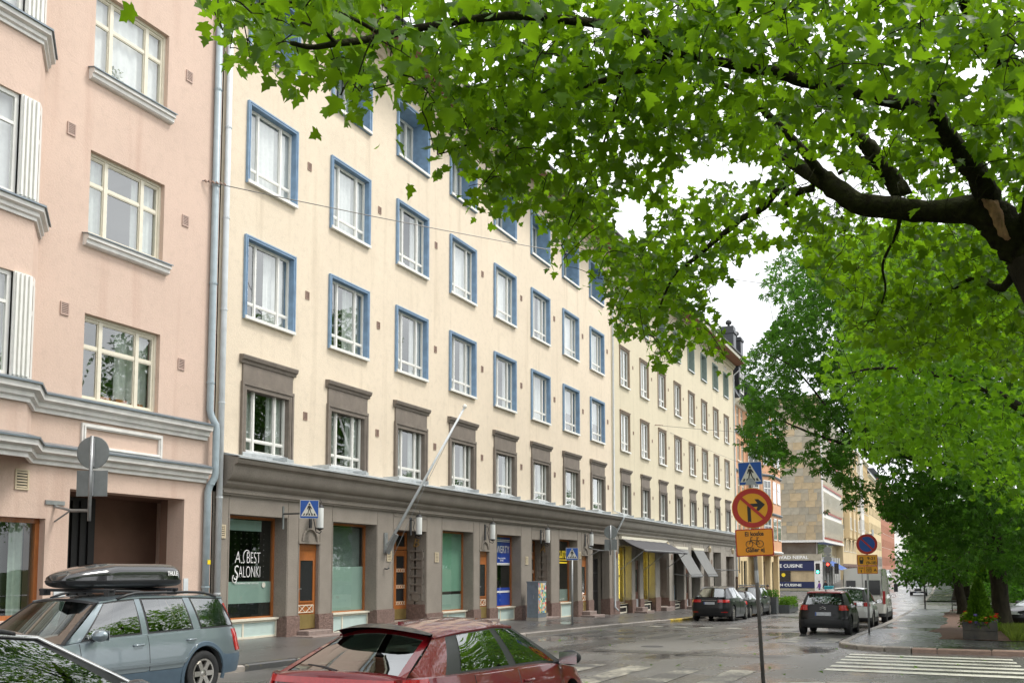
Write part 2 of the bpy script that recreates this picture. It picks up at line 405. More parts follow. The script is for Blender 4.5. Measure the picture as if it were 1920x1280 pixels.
# ------------------------------------------------------------------ ground, road, pavements
def strip(y0, y1, x0, x1, dz, step=2.0, cross=0.0, ny=1, yref=None):
    """sheet that follows the street profile; y limits may be functions of x"""
    mb = MB(); n = max(1, int(math.ceil((x1 - x0) / step)))
    fy0 = y0 if callable(y0) else (lambda x: y0); fy1 = y1 if callable(y1) else (lambda x: y1)
    def P(u, v):
        x = x0 + (x1 - x0) * u; a, b = fy0(x), fy1(x); y = a + (b - a) * v
        return (x, y, zr(x) + dz + (cross * abs(y - yref) if cross else 0))
    return mb.grid(P, n, ny)
ground = struct('ground', strip(-260, 260, -60, 700, -.06, 4), K['grassground'], True)
road = struct('road', strip(2.4, 12.4, -60, 420, 0, 1.5, ny=2), K['asphalt'], True)
KL, KR = 12.1, 3.0
# side street on the park side, x 17..25.6, and the next crossing
def corner(x, a, b, r, base):      # rounded ends of a pavement between x=a and x=b
    for e, s in ((a, 1), (b, -1)):
        d = (x - e) * s
        if 0 <= d < r: return base - (r - math.sqrt(max(0, r*r - (r-d)**2)))
    return base
struct('side_street', strip(-60, 2.6, 16.4, 26.2, .001, 1.2), K['asphalt'], True)
cross_street = struct('cross_street', strip(-70, 2.6, 76, 98, .001, 2), K['asphalt'], True)
struct('cross_street', strip(12.2, 90, 98.5, 130, .001, 2), K['asphalt'], True)
pav_left = struct('pavement', strip(KL + .22, 16.6, -30, 98, .12, 1.5, .02, 2, KL), K['pave'], True)
struct('pavement', strip(KL + .22, 16.6, 130.2, 420, .12, 3, .02, 2, KL), K['pave'], True)
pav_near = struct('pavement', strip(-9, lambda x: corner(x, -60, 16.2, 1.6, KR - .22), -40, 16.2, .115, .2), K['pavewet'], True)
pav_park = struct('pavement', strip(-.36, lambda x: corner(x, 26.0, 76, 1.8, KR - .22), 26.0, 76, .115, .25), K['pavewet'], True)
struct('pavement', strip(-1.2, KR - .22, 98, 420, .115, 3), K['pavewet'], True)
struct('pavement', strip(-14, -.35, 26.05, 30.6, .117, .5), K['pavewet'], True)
mbs = MB(); rs = random.Random(3)
def soil_edge(x): return .75 + .2 * math.sin(x * .23) + .07 * math.sin(x * .9) - (.35 if x < 36 else 0)
struct('tree_bed', strip(-3.4, lambda x: soil_edge(x) if x < 50 else soil_edge(x) - .1, 30.8, 75, .124, .5, ny=6), K['soil'], True)
struct('park_lane', strip(-16, -4.2, 34, 76, .05, 1.0), K['asphalt'], True)

# kerb stones, one by one
kerb_me = MB().box(-.5, .5, -.125, .125, -.2, 0).mesh('kerb_stone', K['kerb'])
kerb_me2 = MB().box(-.5, .5, -.125, .125, -.2, 0).mesh('kerb_stone', K['kerbred'])
kerb_y = MB().box(-.5, .5, -.125, .125, -.2, 0).mesh('kerb_stone', K['road_yellow'])
K['road_yellow2'] = paint_mat('rubbed_yellow_paint', (.5, .4, .12), .85); kerb_w = MB().box(-.5, .5, -.125, .125, -.2, 0).mesh('kerb_stone', K['road_yellow2'])
for me in (kerb_me, kerb_me2, kerb_y, kerb_w):
    bm = bmesh.new(); bm.from_mesh(me); bmesh.ops.bevel(bm, geom=[e for e in bm.edges if all(v.co.z > -.01 for v in e.verts)], offset=.025, segments=1, affect='EDGES'); bm.to_mesh(me); bm.free()
def kerb(p, q, me, parent, top=.125):
    p, q = Vector((p[0], p[1], zr(p[0]) + top)), Vector((q[0], q[1], zr(q[0]) + top)); d = q - p
    o = link('kerb_stone', me, parent, (p + q) / 2, (0, -math.asin(d.z / d.length), math.atan2(d.y, d.x)))
    o.scale = (d.length - .012, 1, 1); return o
x = -8.0
while x < 97:
    L = rs.uniform(1.4, 2.1); y = KL + .1 + rs.uniform(-.006, .006)
    me = kerb_y if 43.0 < x < 47.2 else (kerb_w if 12.6 < x < 16.8 else kerb_me)
    kerb((x, y), (min(x + L, 97), y), me, pav_left, .128 + rs.uniform(-.006, .006)); x += L
x = 131.0
while x < 190: kerb((x, KL + .1), (x + 4, KL + .1), kerb_me, pav_left); x += 4
def kerb_path(pts, parent, me, lo=1.2, hi=1.9):
    """stones laid along a polyline"""
    pts = [Vector(p) for p in pts]; seg = [(b - a).length for a, b in zip(pts, pts[1:])]; tot = sum(seg)
    def pos(s):
        for i, l in enumerate(seg):
            if s <= l or i == len(seg) - 1: return pts[i] + (pts[i+1] - pts[i]) * min(1, s / l)
            s -= l
    s = 0
    while s < tot - .1:
        L = rs.uniform(lo, hi); e = min(s + L, tot); a, b = pos(s), pos(e); kerb(a, b, me, parent, .127 + rs.uniform(-.008, .008)); s = e
def arc(cx, cy, r, a0, a1, n=6): return [(cx + r*math.cos(R(a0+(a1-a0)*i/n)), cy + r*math.sin(R(a0+(a1-a0)*i/n))) for i in range(n+1)]
kerb_path([(-6, KR-.1), (14.6, KR-.1)], pav_near, kerb_me)
kerb_path(arc(14.6, KR-1.7, 1.6, 90, 0, 4), pav_near, kerb_me, .5, .7)
kerb_path([(16.2, KR-1.7), (16.2, -8)], pav_near, kerb_me)
kerb_path([(26.0, -9), (26.0, -2.2)], pav_park, kerb_me2); kerb_path([(26.0, -2.2), (26.0, KR-1.9)], pav_park, kerb_me2)
kerb_path(arc(27.8, KR-1.9, 1.8, 180, 90, 4), pav_park, kerb_me, .6, .8)
kerb_path([(27.8, KR-.1), (74.2, KR-.1)], pav_park, kerb_me)
kerb_path([(99, KR-.1), (190, KR-.1)], pav_park, kerb_me, 3, 5)

# painted crossings: every bar is a sheet laid on the road
def bar(x0, x1, y0, y1, me_mat, parent, dz=.006):
    mb = strip(y0, y1, x0, x1, dz, .7, ny=2); o = part('crossing_bar', mb, me_mat, parent); return o
for i in range(9):
    y = 3.55 + i * 1.0
    bar(15.2 - .06 * i, 18.8 - .02 * i, y, y + .5, K['road_white'], road)
for i in range(9):
    y = 3.3 + i * 1.0
    bar(28.6, 32.3, y, y + .5, K['road_white'] if i in (0, 1) else K['road_faint'], road)
for i in range(6):
    x = 19.55 + i * .93; bar(x, x + .45, -1.05 - .1 * (5 - i) * .3, 2.42, K['road_white2'], road, .009)
for i in range(6):
    y = 5.6 + i * 1.05; bar(37.4 + .05 * (i % 2), 38.0 + .05 * (i % 2), y, y + .55, K['road_white2'], road)
for i in range(4): bar(50 + i * 12, 53 + i * 12, 7.45, 7.57, K['road_faint'], road)
for i in range(8): bar(71.0, 73.8, 3.4 + i * 1.05, 3.9 + i * 1.05, K['road_white'], road)
mb = MB().lathe([(0, 0), (.3, 0)], n=18); 
def manhole(x, y):
    m = MB(); z = zr(x) + .006
    m.lathe([(.0, .004), (.29, .004), (.3, 0)], (x, y, z), n=20)
    part('manhole_cover', m, K['iron'], road)
manhole(36.6, 5.3); manhole(24.8, 7.4)
# mended strips of newer asphalt and kerb drains
K['tar'] = wet_asphalt('newer_asphalt', (.05, .05, .05), .35)
for x0, x1, y0, y1 in ((20.5, 27.2, 8.6, 9.5), (33.6, 36.8, 6.1, 7.9), (39.5, 58, 7.9, 8.5), (22.3, 23.2, 3.6, 8.55), (12.2, 14.8, 6.6, 7.5)):
    rq = random.Random(int(x0*10)); ph = rq.uniform(0, 6)
    part('asphalt_patch', strip(lambda x: y0 + .03*math.sin(x*3.1+ph), lambda x: y1 + .04*math.sin(x*2.3+ph), x0, x1, .004, .4, ny=1), K['tar'], road)
for x in (24.5, 41.0):
    g_ = MB(); z = zr(x) + .006
    ring_ = [(x-.25, x+.25, KL-.4, KL-.36), (x-.25, x+.25, KL-.06, KL-.02), (x-.25, x-.21, KL-.36, KL-.06), (x+.21, x+.25, KL-.36, KL-.06)] + [(x-.19+i*.07, x-.155+i*.07, KL-.36, KL-.06) for i in range(6)]
    for a, b, c, d in ring_: g_.box(a, b, c, d, z, z+.008)
    o = part('drain_grate', g_, K['iron'], road); o['kind'] = 'stuff'
# ------------------------------------------------------------------ facade helpers
FY = 16.0
def wall_holes(mb, x0, x1, z0, z1, holes, y=FY, dep=.3, m=0, mr=0):
    """wall sheet facing the street with rectangular openings and their reveals"""
    xs = sorted({x0, x1, *[h[0] for h in holes], *[h[1] for h in holes]}); zs = sorted({z0, z1, *[h[2] for h in holes], *[h[3] for h in holes]})
    xs = [x for x in xs if x0 <= x <= x1]; zs = [z for z in zs if z0 <= z <= z1]
    for a, b in zip(xs, xs[1:]):
        for c, d in zip(zs, zs[1:]):
            cx, cz = (a + b) / 2, (c + d) / 2
            if any(h[0] < cx < h[1] and h[2] < cz < h[3] for h in holes): continue
            mb.quad((a, y, c), (b, y, c), (b, y, d), (a, y, d), m)
    for h in holes:
        a, b, c, d = h[:4]; e = y + (h[4] if len(h) > 4 else dep)
        mb.quad((a, y, c), (a, y, d), (a, e, d), (a, e, c), mr); mb.quad((b, y, d), (b, y, c), (b, e, c), (b, e, d), mr)
        mb.quad((a, y, d), (b, y, d), (b, e, d), (a, e, d), mr); mb.quad((a, y, c), (a, e, c), (b, e, c), (b, y, c), mr)
    return mb
def ring(mb, x0, x1, z0, z1, w, y0, y1, m=0, bottom=True):
    mb.box(x0, x0 + w, y0, y1, z0, z1, m); mb.box(x1 - w, x1, y0, y1, z0, z1, m); mb.box(x0 + w, x1 - w, y0, y1, z1 - w, z1, m)
    if bottom: mb.box(x0 + w, x1 - w, y0, y1, z0, z0 + w, m)
    return mb
def wavy(x0, x1, z0, z1, y, n=26, amp=.03, waves=7, ph=0.0):
    mb = MB()
    def P(u, v): return (x0 + (x1-x0)*u, y + amp*math.sin(ph + u*waves*6.283) + .012*math.sin(u*37+ph), z0 + (z1-z0)*v)
    return mb.grid(P, n, 1)
def text_mesh(s, size, mat_, width=None, shear=0, align='LEFT', ext=.002, bold=0.0):
    cu = bpy.data.curves.new('t', 'FONT'); cu.body = s; cu.size = size; cu.extrude = ext; cu.align_x = align; cu.shear = shear; cu.offset = bold
    o = bpy.data.objects.new('t', cu); COL.objects.link(o)
    dg = bpy.context.evaluated_depsgraph_get(); me = bpy.data.meshes.new_from_object(o.evaluated_get(dg)); bpy.data.objects.remove(o)
    me.materials.clear(); me.materials.append(mat_)
    if width:
        xs = [v.co.x for v in me.vertices]; k = width / max(1e-6, max(xs) - min(xs)); m0 = min(xs)
        for v in me.vertices: v.co.x = (v.co.x - (m0 if align == 'LEFT' else 0)) * k
    return me
STAND = (R(90), 0, 0)        # lettering upright on a street front

# window kinds: meshes made once, shared by all copies -----------------------------------------
def window_kind(w, h, fr, surround, sash_y, three=True, low=.2, bar=.055, sashmat='white', surmat='bluepaint', sill=True, sillmat='zinc', trans=None):
    """surround: mesh collector; opening from fr to w-fr"""
    d = {'sur': surround.mesh('window', K[surmat])}
    a, b, c, e = fr, w - fr, fr * .6, h - fr
    s = MB(); ring(s, a, b, c, e, bar, sash_y, sash_y + .07); panes = []
    wi = b - a; xs = [a, a + wi*.25, b - wi*.25, b] if three else [a, (a+b)/2, b]
    zc = c + (e - c) * low if trans is None else e - (e - c) * trans
    for xx in xs[1:-1]: s.box(xx - bar*.62, xx + bar*.62, sash_y - .012, sash_y + .07, c + .004, e - .004)
    s.box(a, b, sash_y + .006, sash_y + .06, zc - bar*.4, zc + bar*.4)
    for x0, x1 in zip(xs, xs[1:]):
        for i in ((0, 1)):
            p = [(x0 + bar*.62, x1 - bar*.62)][0]
            z0, z1 = ((c + bar, zc - bar*.4), (zc + bar*.4, e - bar))[i]
            ring(s, p[0] - .008, p[1] + .008, z0 - .008, z1 + .008, .03, sash_y + .014, sash_y + .05)
            t = random.uniform(-.004, .004), random.uniform(-.004, .004)
            panes.append(MB().quad((p[0], sash_y+.034+t[0], z0), (p[1], sash_y+.034+t[1], z0), (p[1], sash_y+.034+t[1]*.3, z1), (p[0], sash_y+.034-t[0], z1)).mesh('pane', K['glass']))
    d['sash'] = s.mesh('sash', K[sashmat]); d['panes'] = panes
    if sill:
        q = MB(); q.prism([(-.11, -.02), (-.11, .06), (sash_y, c + .06), (sash_y, -.02)], 'x', .0, w); d['sill'] = q.mesh('sill', K[sillmat])
    d['dim'] = (a, b, c, e, sash_y)
    return d
PLANTS = []
for sd in (1, 2, 3):
    pm_ = MB(); rq = random.Random(sd); pm_.lathe([(0, 0), (.07, 0), (.09, .13), (0, .13)], n=10, m=1)
    for i in range(40):
        a = rq.uniform(0, 6.28); c_ = Vector((rq.uniform(-.13, .13), rq.uniform(-.1, .1), rq.uniform(.14, .42))); d_ = Vector((math.cos(a)*.1, math.sin(a)*.1, rq.uniform(-.03, .09))); e_ = d_.cross(Vector((0, 0, 1))).normalized()*.035
        pm_.quad(c_, c_+d_*.5+e_, c_+d_, c_+d_*.5-e_)
    PLANTS.append(pm_.mesh('potted_plant', [K['grass'], K['whitestone']]))
CURT = []
def curtain_kind(dim, kind, ph):
    a, b, c, e, y = dim; w = b - a
    if kind == 0: mb = wavy(a - .05, b + .05, c, e, y + .13, 40, .02, 9, ph)                   # drawn across
    elif kind == 1:
        mb = wavy(a - .05, a + w*.34, c, e, y + .14, 18, .03, 4, ph); m2 = wavy(b - w*.34, b + .05, c, e, y + .14, 18, .03, 4, ph)
        n = len(mb.v); mb.v += m2.v; mb.f += [tuple(i+n for i in f) for f in m2.f]; mb.m += m2.m
    elif kind == 2: mb = wavy(a - .05, b + .05, c + (e-c)*.45, e, y + .14, 10, .004, 3, ph)     # roller blind
    else: mb = wavy(a + w*.55, b + .05, c, e, y + .2, 18, .035, 5, ph)
    return mb
def place_window(kind, parent, x, z, rnd, y=0, cur=(0, 1, 2, 3), tone=None):
    o = link('window', kind['sur'], parent, (x, y, z))
    link('sash', kind['sash'], o)
    for p in kind['panes']: link('pane', p, o)
    if 'sill' in kind: link('sill', kind['sill'], o)
    cache = kind.setdefault('cur', {}); k = (rnd.choice(cur), rnd.choice((0, 2.1)), rnd.choice(('curtain', 'curtain', 'curtain2') if 0 in cur[1:] else ('curtain', 'curtain2')))
    if tone: k = (k[0], k[1], tone)
    if k not in cache:
        cache[k] = curtain_kind(kind['dim'], k[0], k[1]).mesh('curtain', K['blind'] if k[0] == 2 else K[k[2]]); cache[k].polygons.foreach_set('use_smooth', [True]*len(cache[k].polygons))
    link('curtain', cache[k], o)
    if rnd.random() < .3:
        q = link('potted_plant', rnd.choice(PLANTS), o, (kind['dim'][0] + rnd.uniform(.4, 1.2)*(kind['dim'][1]/2), kind['dim'][4] + .1, kind['dim'][2] + .03)); q.scale = (1, .4, rnd.uniform(.8, 1.5))
    return o
def surround_box(w, h, fr, proud, dep):
    mb = MB(); ring(mb, 0, w, 0, h, fr, -proud, dep, bottom=False); ring(mb, -.015, w + .015, -.015, h + .015, .04, -proud - .022, -.001)
    mb.box(fr, w-fr, .0, dep, 0, fr*.5); ring(mb, fr*.55, w - fr*.55, .02, h - fr*.55, .03, -proud - .018, 0, bottom=False)
    return mb
def surround_grey(w, h, fr):
    """architrave with frieze and little cornice"""
    mb = MB(); hw = h - .68
    mb.box(0, fr, -.05, .2, 0, hw); mb.box(w-fr, w, -.05, .2, 0, hw); mb.box(fr, w-fr, -.05, .2, hw - fr, hw)
    mb.box(-.02, .05, -.075, -.001, 0, hw + .003); mb.box(w-.05, w+.02, -.075, -.001, 0, hw + .003); mb.box(-.02, w+.02, -.08, -.001, hw - .05, hw + .03)
    mb.box(fr*.45, fr*.8, -.062, 0, 0, hw - fr*.5); mb.box(w-fr*.8, w-fr*.45, -.062, 0, 0, hw - fr*.5)
    mb.box(.015, w-.015, -.045, .0, hw + .03, h - .2)
    mb.prism([(0, h-.2), (-.07, h-.2), (-.08, h-.13), (-.13, h-.1), (-.15, h-.03), (-.15, h), (0, h+.02)], 'x', -.09, w+.09)
    return mb
def surround_deep(w, h, fr, dep):
    mb = MB(); ring(mb, 0, w, 0, h, fr, -.05, dep, bottom=True); ring(mb, -.03, w+.03, -.03, h+.03, .05, -.075, -.001); return mb
def surround_thin(w, h, fr, dep):
    mb = MB(); ring(mb, 0, w, 0, h, fr, -.03, dep, bottom=False); mb.box(fr, w-fr, 0, dep, 0, .05); ring(mb, -.03, w+.03, .0, h+.03, .055, -.055, -.001, bottom=False)
    mb.box(-.06, w+.06, -.085, 0, h+.03, h+.08); return mb
K['brownframe'] = mat('brown_frame_paint', (.27, .2, .135), .6, .12, 5)
K['greyframe'] = mat('brown_grey_stucco_frame', (.2, .168, .138), .8, .15, 4, .2, 70, speck=.25, bdist=.004)
W_BLUE = window_kind(2.0, 2.12, .085, surround_box(2.0, 2.12, .085, .05, .26), .1, bar=.05, sillmat='white')
W_GREY = window_kind(2.0, 1.9, .16, MB().box(.2, .21, .18, .2, 0, .02), .09, sillmat='zinc'); W_GREY['sur'] = surround_grey(2.0, 2.5, .16).mesh('window', K['greyframe'])
W_TOP = window_kind(2.0, 1.9, .08, surround_deep(2.0, 1.9, .08, .62), .55, sillmat='white')
W_B = window_kind(1.6, 2.12, .08, surround_thin(1.6, 2.12, .08, .2), .05, three=False, low=.22, surmat='brownframe', sillmat='white')
W_BG = window_kind(1.6, 1.9, .14, MB().box(.2, .21, .18, .2, 0, .02), .07, three=False); W_BG['sur'] = surround_grey(1.6, 2.5, .14).mesh('window', K['greyframe'])
W_BT = window_kind(1.6, 1.9, .07, surround_deep(1.6, 1.9, .07, .62), .55, three=False, surmat='greenreveal')

vent_me = MB(); ring(vent_me, 0, .2, 0, .26, .022, -.02, .0)
for i in range(6): vent_me.box(.02, .18, -.012, .0, .03 + i*.036, .05 + i*.036)
vent_me.box(.02, .18, -.003, .0, .02, .24, 1); VENT = vent_me.mesh('vent', [K['vent'], K['dark']]); 
VENTC = VENT.copy(); VENTC.materials[0] = K['ventcream']; VENTP = VENT.copy(); VENTP.materials[0] = K['pinkvent']
def vent(parent, x, z, k=1.0, me=None, y=0):
    o = link('vent', me or VENT, parent, (x, y, z)); o.scale = (k, 1, k); return o
def ornament_mesh():
    mb = MB(); rr = random.Random(5)
    for s in (-1, 1):
        for k in range(4):
            c = s * (.12 + k * .2); pts = []
            for i in range(9):
                a = i / 8 * 4.4; r = .085 * (1 - i / 11)
                pts.append((c + s * r * math.cos(a), -.015, .16 + (.05 if k % 2 else -.03) + r * math.sin(a) * (1 if k % 2 else -1)))
            mb.tube(pts, [.02 - .0012*i for i in range(9)], 6)
        mb.tube([(0, -.01, .1), (s*.25, -.015, .2), (s*.5, -.015, .1), (s*.85, -.01, .17)], [.022, .018, .016, .01], 6)
    mb.tube([(0, -.01, .02), (0, -.03, .2), (0, -.02, .4)], [.03, .05, .012], 8)
    return mb.mesh('plaster_ornament', K['whitestone'])
ORN = ornament_mesh()
CORN = [(0, 3.5), (-.06, 3.5), (-.06, 3.53), (-.1, 3.55), (-.1, 3.6), (-.07, 3.62), (-.07, 3.66), (-.14, 3.7), (-.19, 3.77), (-.19, 3.82)] + \
       [(-.2 - .2*math.sin(R(a)), 3.84 + .38*(1 - math.cos(R(a)))) for a in range(0, 91, 12)] + \
       [(-.44, 4.22), (-.5, 4.24), (-.53, 4.3), (-.53, 4.4), (0, 4.46)]
def cornice(parent, x0, x1, mat_, flash, base=FY):
    mb = MB().prism([(base + y, z) for y, z in CORN], 'x', x0, x1); o = part('cornice', mb, mat_, parent, True, angle=25)
    f = MB(); n = int((x1 - x0) / 1.8)
    for i in range(n):
        a, b = x0 + (x1-x0)*i/n, x0 + (x1-x0)*(i+1)/n
        f.prism([(base-.58, 4.36), (base-.58, 4.405), (base+.02, 4.53), (base+.02, 4.47)], 'x', a, b - .004)
        f.box(b-.03, b-.005, base-.57, base+.01, 4.43, 4.545)
    part('flashing', f, flash, parent, True); return o

# ------------------------------------------------------------------ the cream house with blue windows (A)
def house_cream(x0, x1, cols, wx0, pitch, kinds, wallmat, shopmat, label, eave, seed, flashmat):
    rnd = random.Random(seed); zb = zr((x0+x1)/2) - .8
    h = root('apartment_house', label, 'building', (x0, FY, zr(x0)))
    wt, wb, wg = kinds; ww = wb['dim'][1] + wb['dim'][0]
    rows = [(7.97, wb, 2.12), (11.46, wb, 2.12), (15.05, wt, 1.9)]
    holes = []
    for i in range(cols):
        X = wx0 + i*pitch; holes.append((X + .13, X + ww - .13, 4.5, 6.25, .2))
        for z, k, hh in rows: holes.append((X + .05, X + ww - .05, z + .03, z + hh - .05, .2))
    w = wall_holes(MB(), x0, x1, 4.4, eave, holes)
    part('wall', w, wallmat, h, True)
    inside = MB()
    for i, zf in enumerate((4.3, 7.6, 11.1, 14.6, 18.2)): inside.box(x0+.05, x1-.05, FY+.25, FY+3.4, zf-.15, zf+.02)
    inside.quad((x0, FY+3.2, 3), (x1, FY+3.2, 3), (x1, FY+3.2, eave), (x0, FY+3.2, eave))
    for i in range(cols + 1):
        X = wx0 + i*pitch - .8; inside.box(X, X+.1, FY+.25, FY+3.2, 4.2, 18.2)
    part('interior', inside, K['room'], h, True)
    b = h.location
    for i in range(cols):
        X = wx0 + i*pitch
        o = place_window(wg, h, X - b.x, 4.52 - b.z, rnd, cur=(1, 1, 0, 1), tone='curtain2')
        for z, k, hh in rows: place_window(k, h, X - b.x, z - b.z, rnd, cur=(0, 0, 0, 0, 1) if z > 11 or ww < 1.8 else (1, 3, 2, 0, 3))
        vx = X + ww + (pitch - ww) * .32
        for z in (5.75, 9.1, 12.75): vent(h, vx - b.x, z - b.z, .85 if wallmat == K['cream'] else .7)
        link('plaster_ornament', ORN, h, (X + ww/2 - b.x, -.01, 17.15 - b.z))
    # eave: moulding, brown soffit, gutter, roof
    ev = MB().prism([(FY, eave-.42), (FY-.09, eave-.4), (FY-.12, eave-.3), (FY-.2, eave-.22), (FY-.22, eave-.1), (FY, eave-.08)], 'x', x0, x1); part('eave_moulding', ev, wallmat, h, True)
    sf = MB().box(x0, x1, FY-1.05, FY+.2, eave-.08, eave); part('soffit', sf, K['soffit'], h, True)
    fa = MB().prism([(FY-1.14, eave-.12), (FY-1.14, eave+.2), (FY-1.06, eave+.22), (FY-1.055, eave-.12)], 'x', x0, x1); part('fascia', fa, K['creampaint'], h, True)
    g = MB().tube([(x0, FY-1.2, eave+.16), (x1, FY-1.2, eave+.16)], .075, 8); part('gutter', g, K['iron'], h, True, True)
    rf = MB().prism([(FY-1.08, eave+.2), (FY+5.5, eave+3.0), (FY+12, eave+.2)], 'x', x0, x1); part('roof', rf, K['roof'], h, True)
    for q in ((x0, x1, FY+11.4, FY+11.6), (x0, x0+.12, FY+.3, FY+11.39), (x1-.12, x1, FY+.3, FY+11.39)): part('side_wall', MB().box(*q, zb, eave-.01), wallmat, h, True)
    cornice(h, x0 + (.24 if x0 < 20 else 0), x1, shopmat, flashmat)
    return h
HA = house_cream(17.66, 46.8, 8, 18.55, 3.58, (W_TOP, W_BLUE, W_GREY), K['cream'], K['greyshop'],
    'cream rendered apartment house with blue framed windows above grey shop fronts', 18.2, 11, K['zinc'])
HB = house_cream(46.8, 77.2, 8, 48.2, 3.61, (W_BT, W_B, W_BG), K['cream2'], K['greyshop2'],
    'pale yellow apartment house with narrow white windows and awnings over its shop fronts', 18.2, 12, K['zinc'])

# ---- shop fronts
def plinth_front(h, x0, x1, openings, shopmat, ptop):
    """ground storey: wall with openings, recessed lintel panels, granite plinth blocks"""
    w = MB(); holes = [(a, b, z0 - 1.6, z1, d) for a, b, z0, z1, d, k in openings]
    wall_holes(w, x0, x1, -2.4, 3.55, holes, FY, .47)
    for a, b, z0, z1, d, k in openings:      # thin pier edges and sunk lintel outline
        if k == 'door': continue
        w.box(a-.02, b+.02, FY-.02, FY+.02, z1+.42, z1+.45); 
        w.box(a+.002, b-.002, FY+.05, FY+.12, z1-.002, z1+.42)
    part('shop_front_wall', w, shopmat, h, True)
    cuts = sorted([(a, b) for a, b, z0, z1, d, k in openings]); xs = [x0] + [v for c in cuts for v in c] + [x1]
    for a, b in zip(xs[::2], xs[1::2]):
        if b - a < .05: continue
        t = ptop((a+b)/2); m = MB(); dd = .47
        m.box(a - .012, b + .012, FY - .045, FY + dd - .02, zr((a+b)/2) - .3, t); m.box(a - .02, b + .02, FY - .03, FY + .1, t, t + .035)
        o = part('plinth_block', m, K['granite'], h, True)
        m2 = MB()
        for e in (a + .03, b - .05): m2.box(e, e + .02, FY - .012, FY, t + .05, 3.45)
        part('pier_edge', m2, shopmat, o, True)
def shop_window(h, a, b, z0, z1, films=(), blind=None, dep=.47, wood='wood', cellar=True, room='shoproom', light=None):
    y = FY + dep; fr = MB(); ring(fr, a, b, z0, z1, .07, y - .06, y + .02); o = part('shop_window', fr, K[wood], h, True)
    g = MB().quad((a+.06, y-.02, z0+.06), (b-.06, y-.02, z0+.06), (b-.06, y-.02, z1-.06), (a+.06, y-.02, z1-.06)); part('pane', g, K['shopglass'], o, True)
    for (u0, u1, v0, v1, m) in films:
        X0, X1, Z0, Z1 = a+.07+(b-a-.14)*u0, a+.07+(b-a-.14)*u1, z0+.07+(z1-z0-.14)*v0, z0+.07+(z1-z0-.14)*v1
        part('film', MB().box(X0, X1, y-.012, y-.008, Z0, Z1), K[m], o, True)
    if blind: 
        sl = MB(); n = 34; zt, zlo = z1 - .08, z0 + (z1-z0)*blind
        for i in range(n):
            z = zlo + (zt-zlo)*i/n; sl.obox(((a+b)/2, y+.1, z), ((b-a)/2-.1, 0, 0), (0, .014, .012), (0, .0008, -.001))
        part('blind', sl, K['blind'], o, True)
    rm = MB(); e = FY + 4.2; zf = z0 - .1; A, B, T = a - .5, b + .5, z1 + .25
    rm.quad((A, e, zf), (B, e, zf), (B, e, T), (A, e, T)); rm.quad((A, y+.03, zf), (A, e, zf), (A, e, T), (A, y+.03, T)); rm.quad((B, y+.03, zf), (B, e, zf), (B, e, T), (B, y+.03, T))
    rm.quad((A, y+.03, T), (B, y+.03, T), (B, e, T), (A, e, T)); rm.quad((A, y+.03, zf), (B, y+.03, zf), (B, e, zf), (A, e, zf))
    part('shop_room', rm, K[room], o, True)
    zg = zr((a+b)/2) + .14
    sw = MB().box(a, b, FY+.02, y+.05, zg - .3, zg+.02); sw.box(a, b, FY + .2, y + .3, zg, z0 - .04 if not cellar else zg + .05)
    part('apron', sw, K['granite'], o, True)
    if cellar:
        c = MB(); zc0, zc1 = zg + .06, z0 - .02; ys = y - .2; ring(c, a + .02, b - .02, zc0, zc1, .055, ys, ys + .06); xm = a + (b-a)*.4; c.box(xm-.03, xm+.03, ys+.002, ys+.058, zc0, zc1)
        c.box(a, b, ys - .06, y - .03, zc1, zc1 + .05)
        o2 = part('cellar_window', c, K['creampaint'], h, True)
        for p, q in ((a+.07, xm-.03), (xm+.03, b-.07)): part('pane', MB().box(p, q, ys+.02, ys+.03, zc0+.05, zc1-.05), K['frost'], o2, True)
    return o
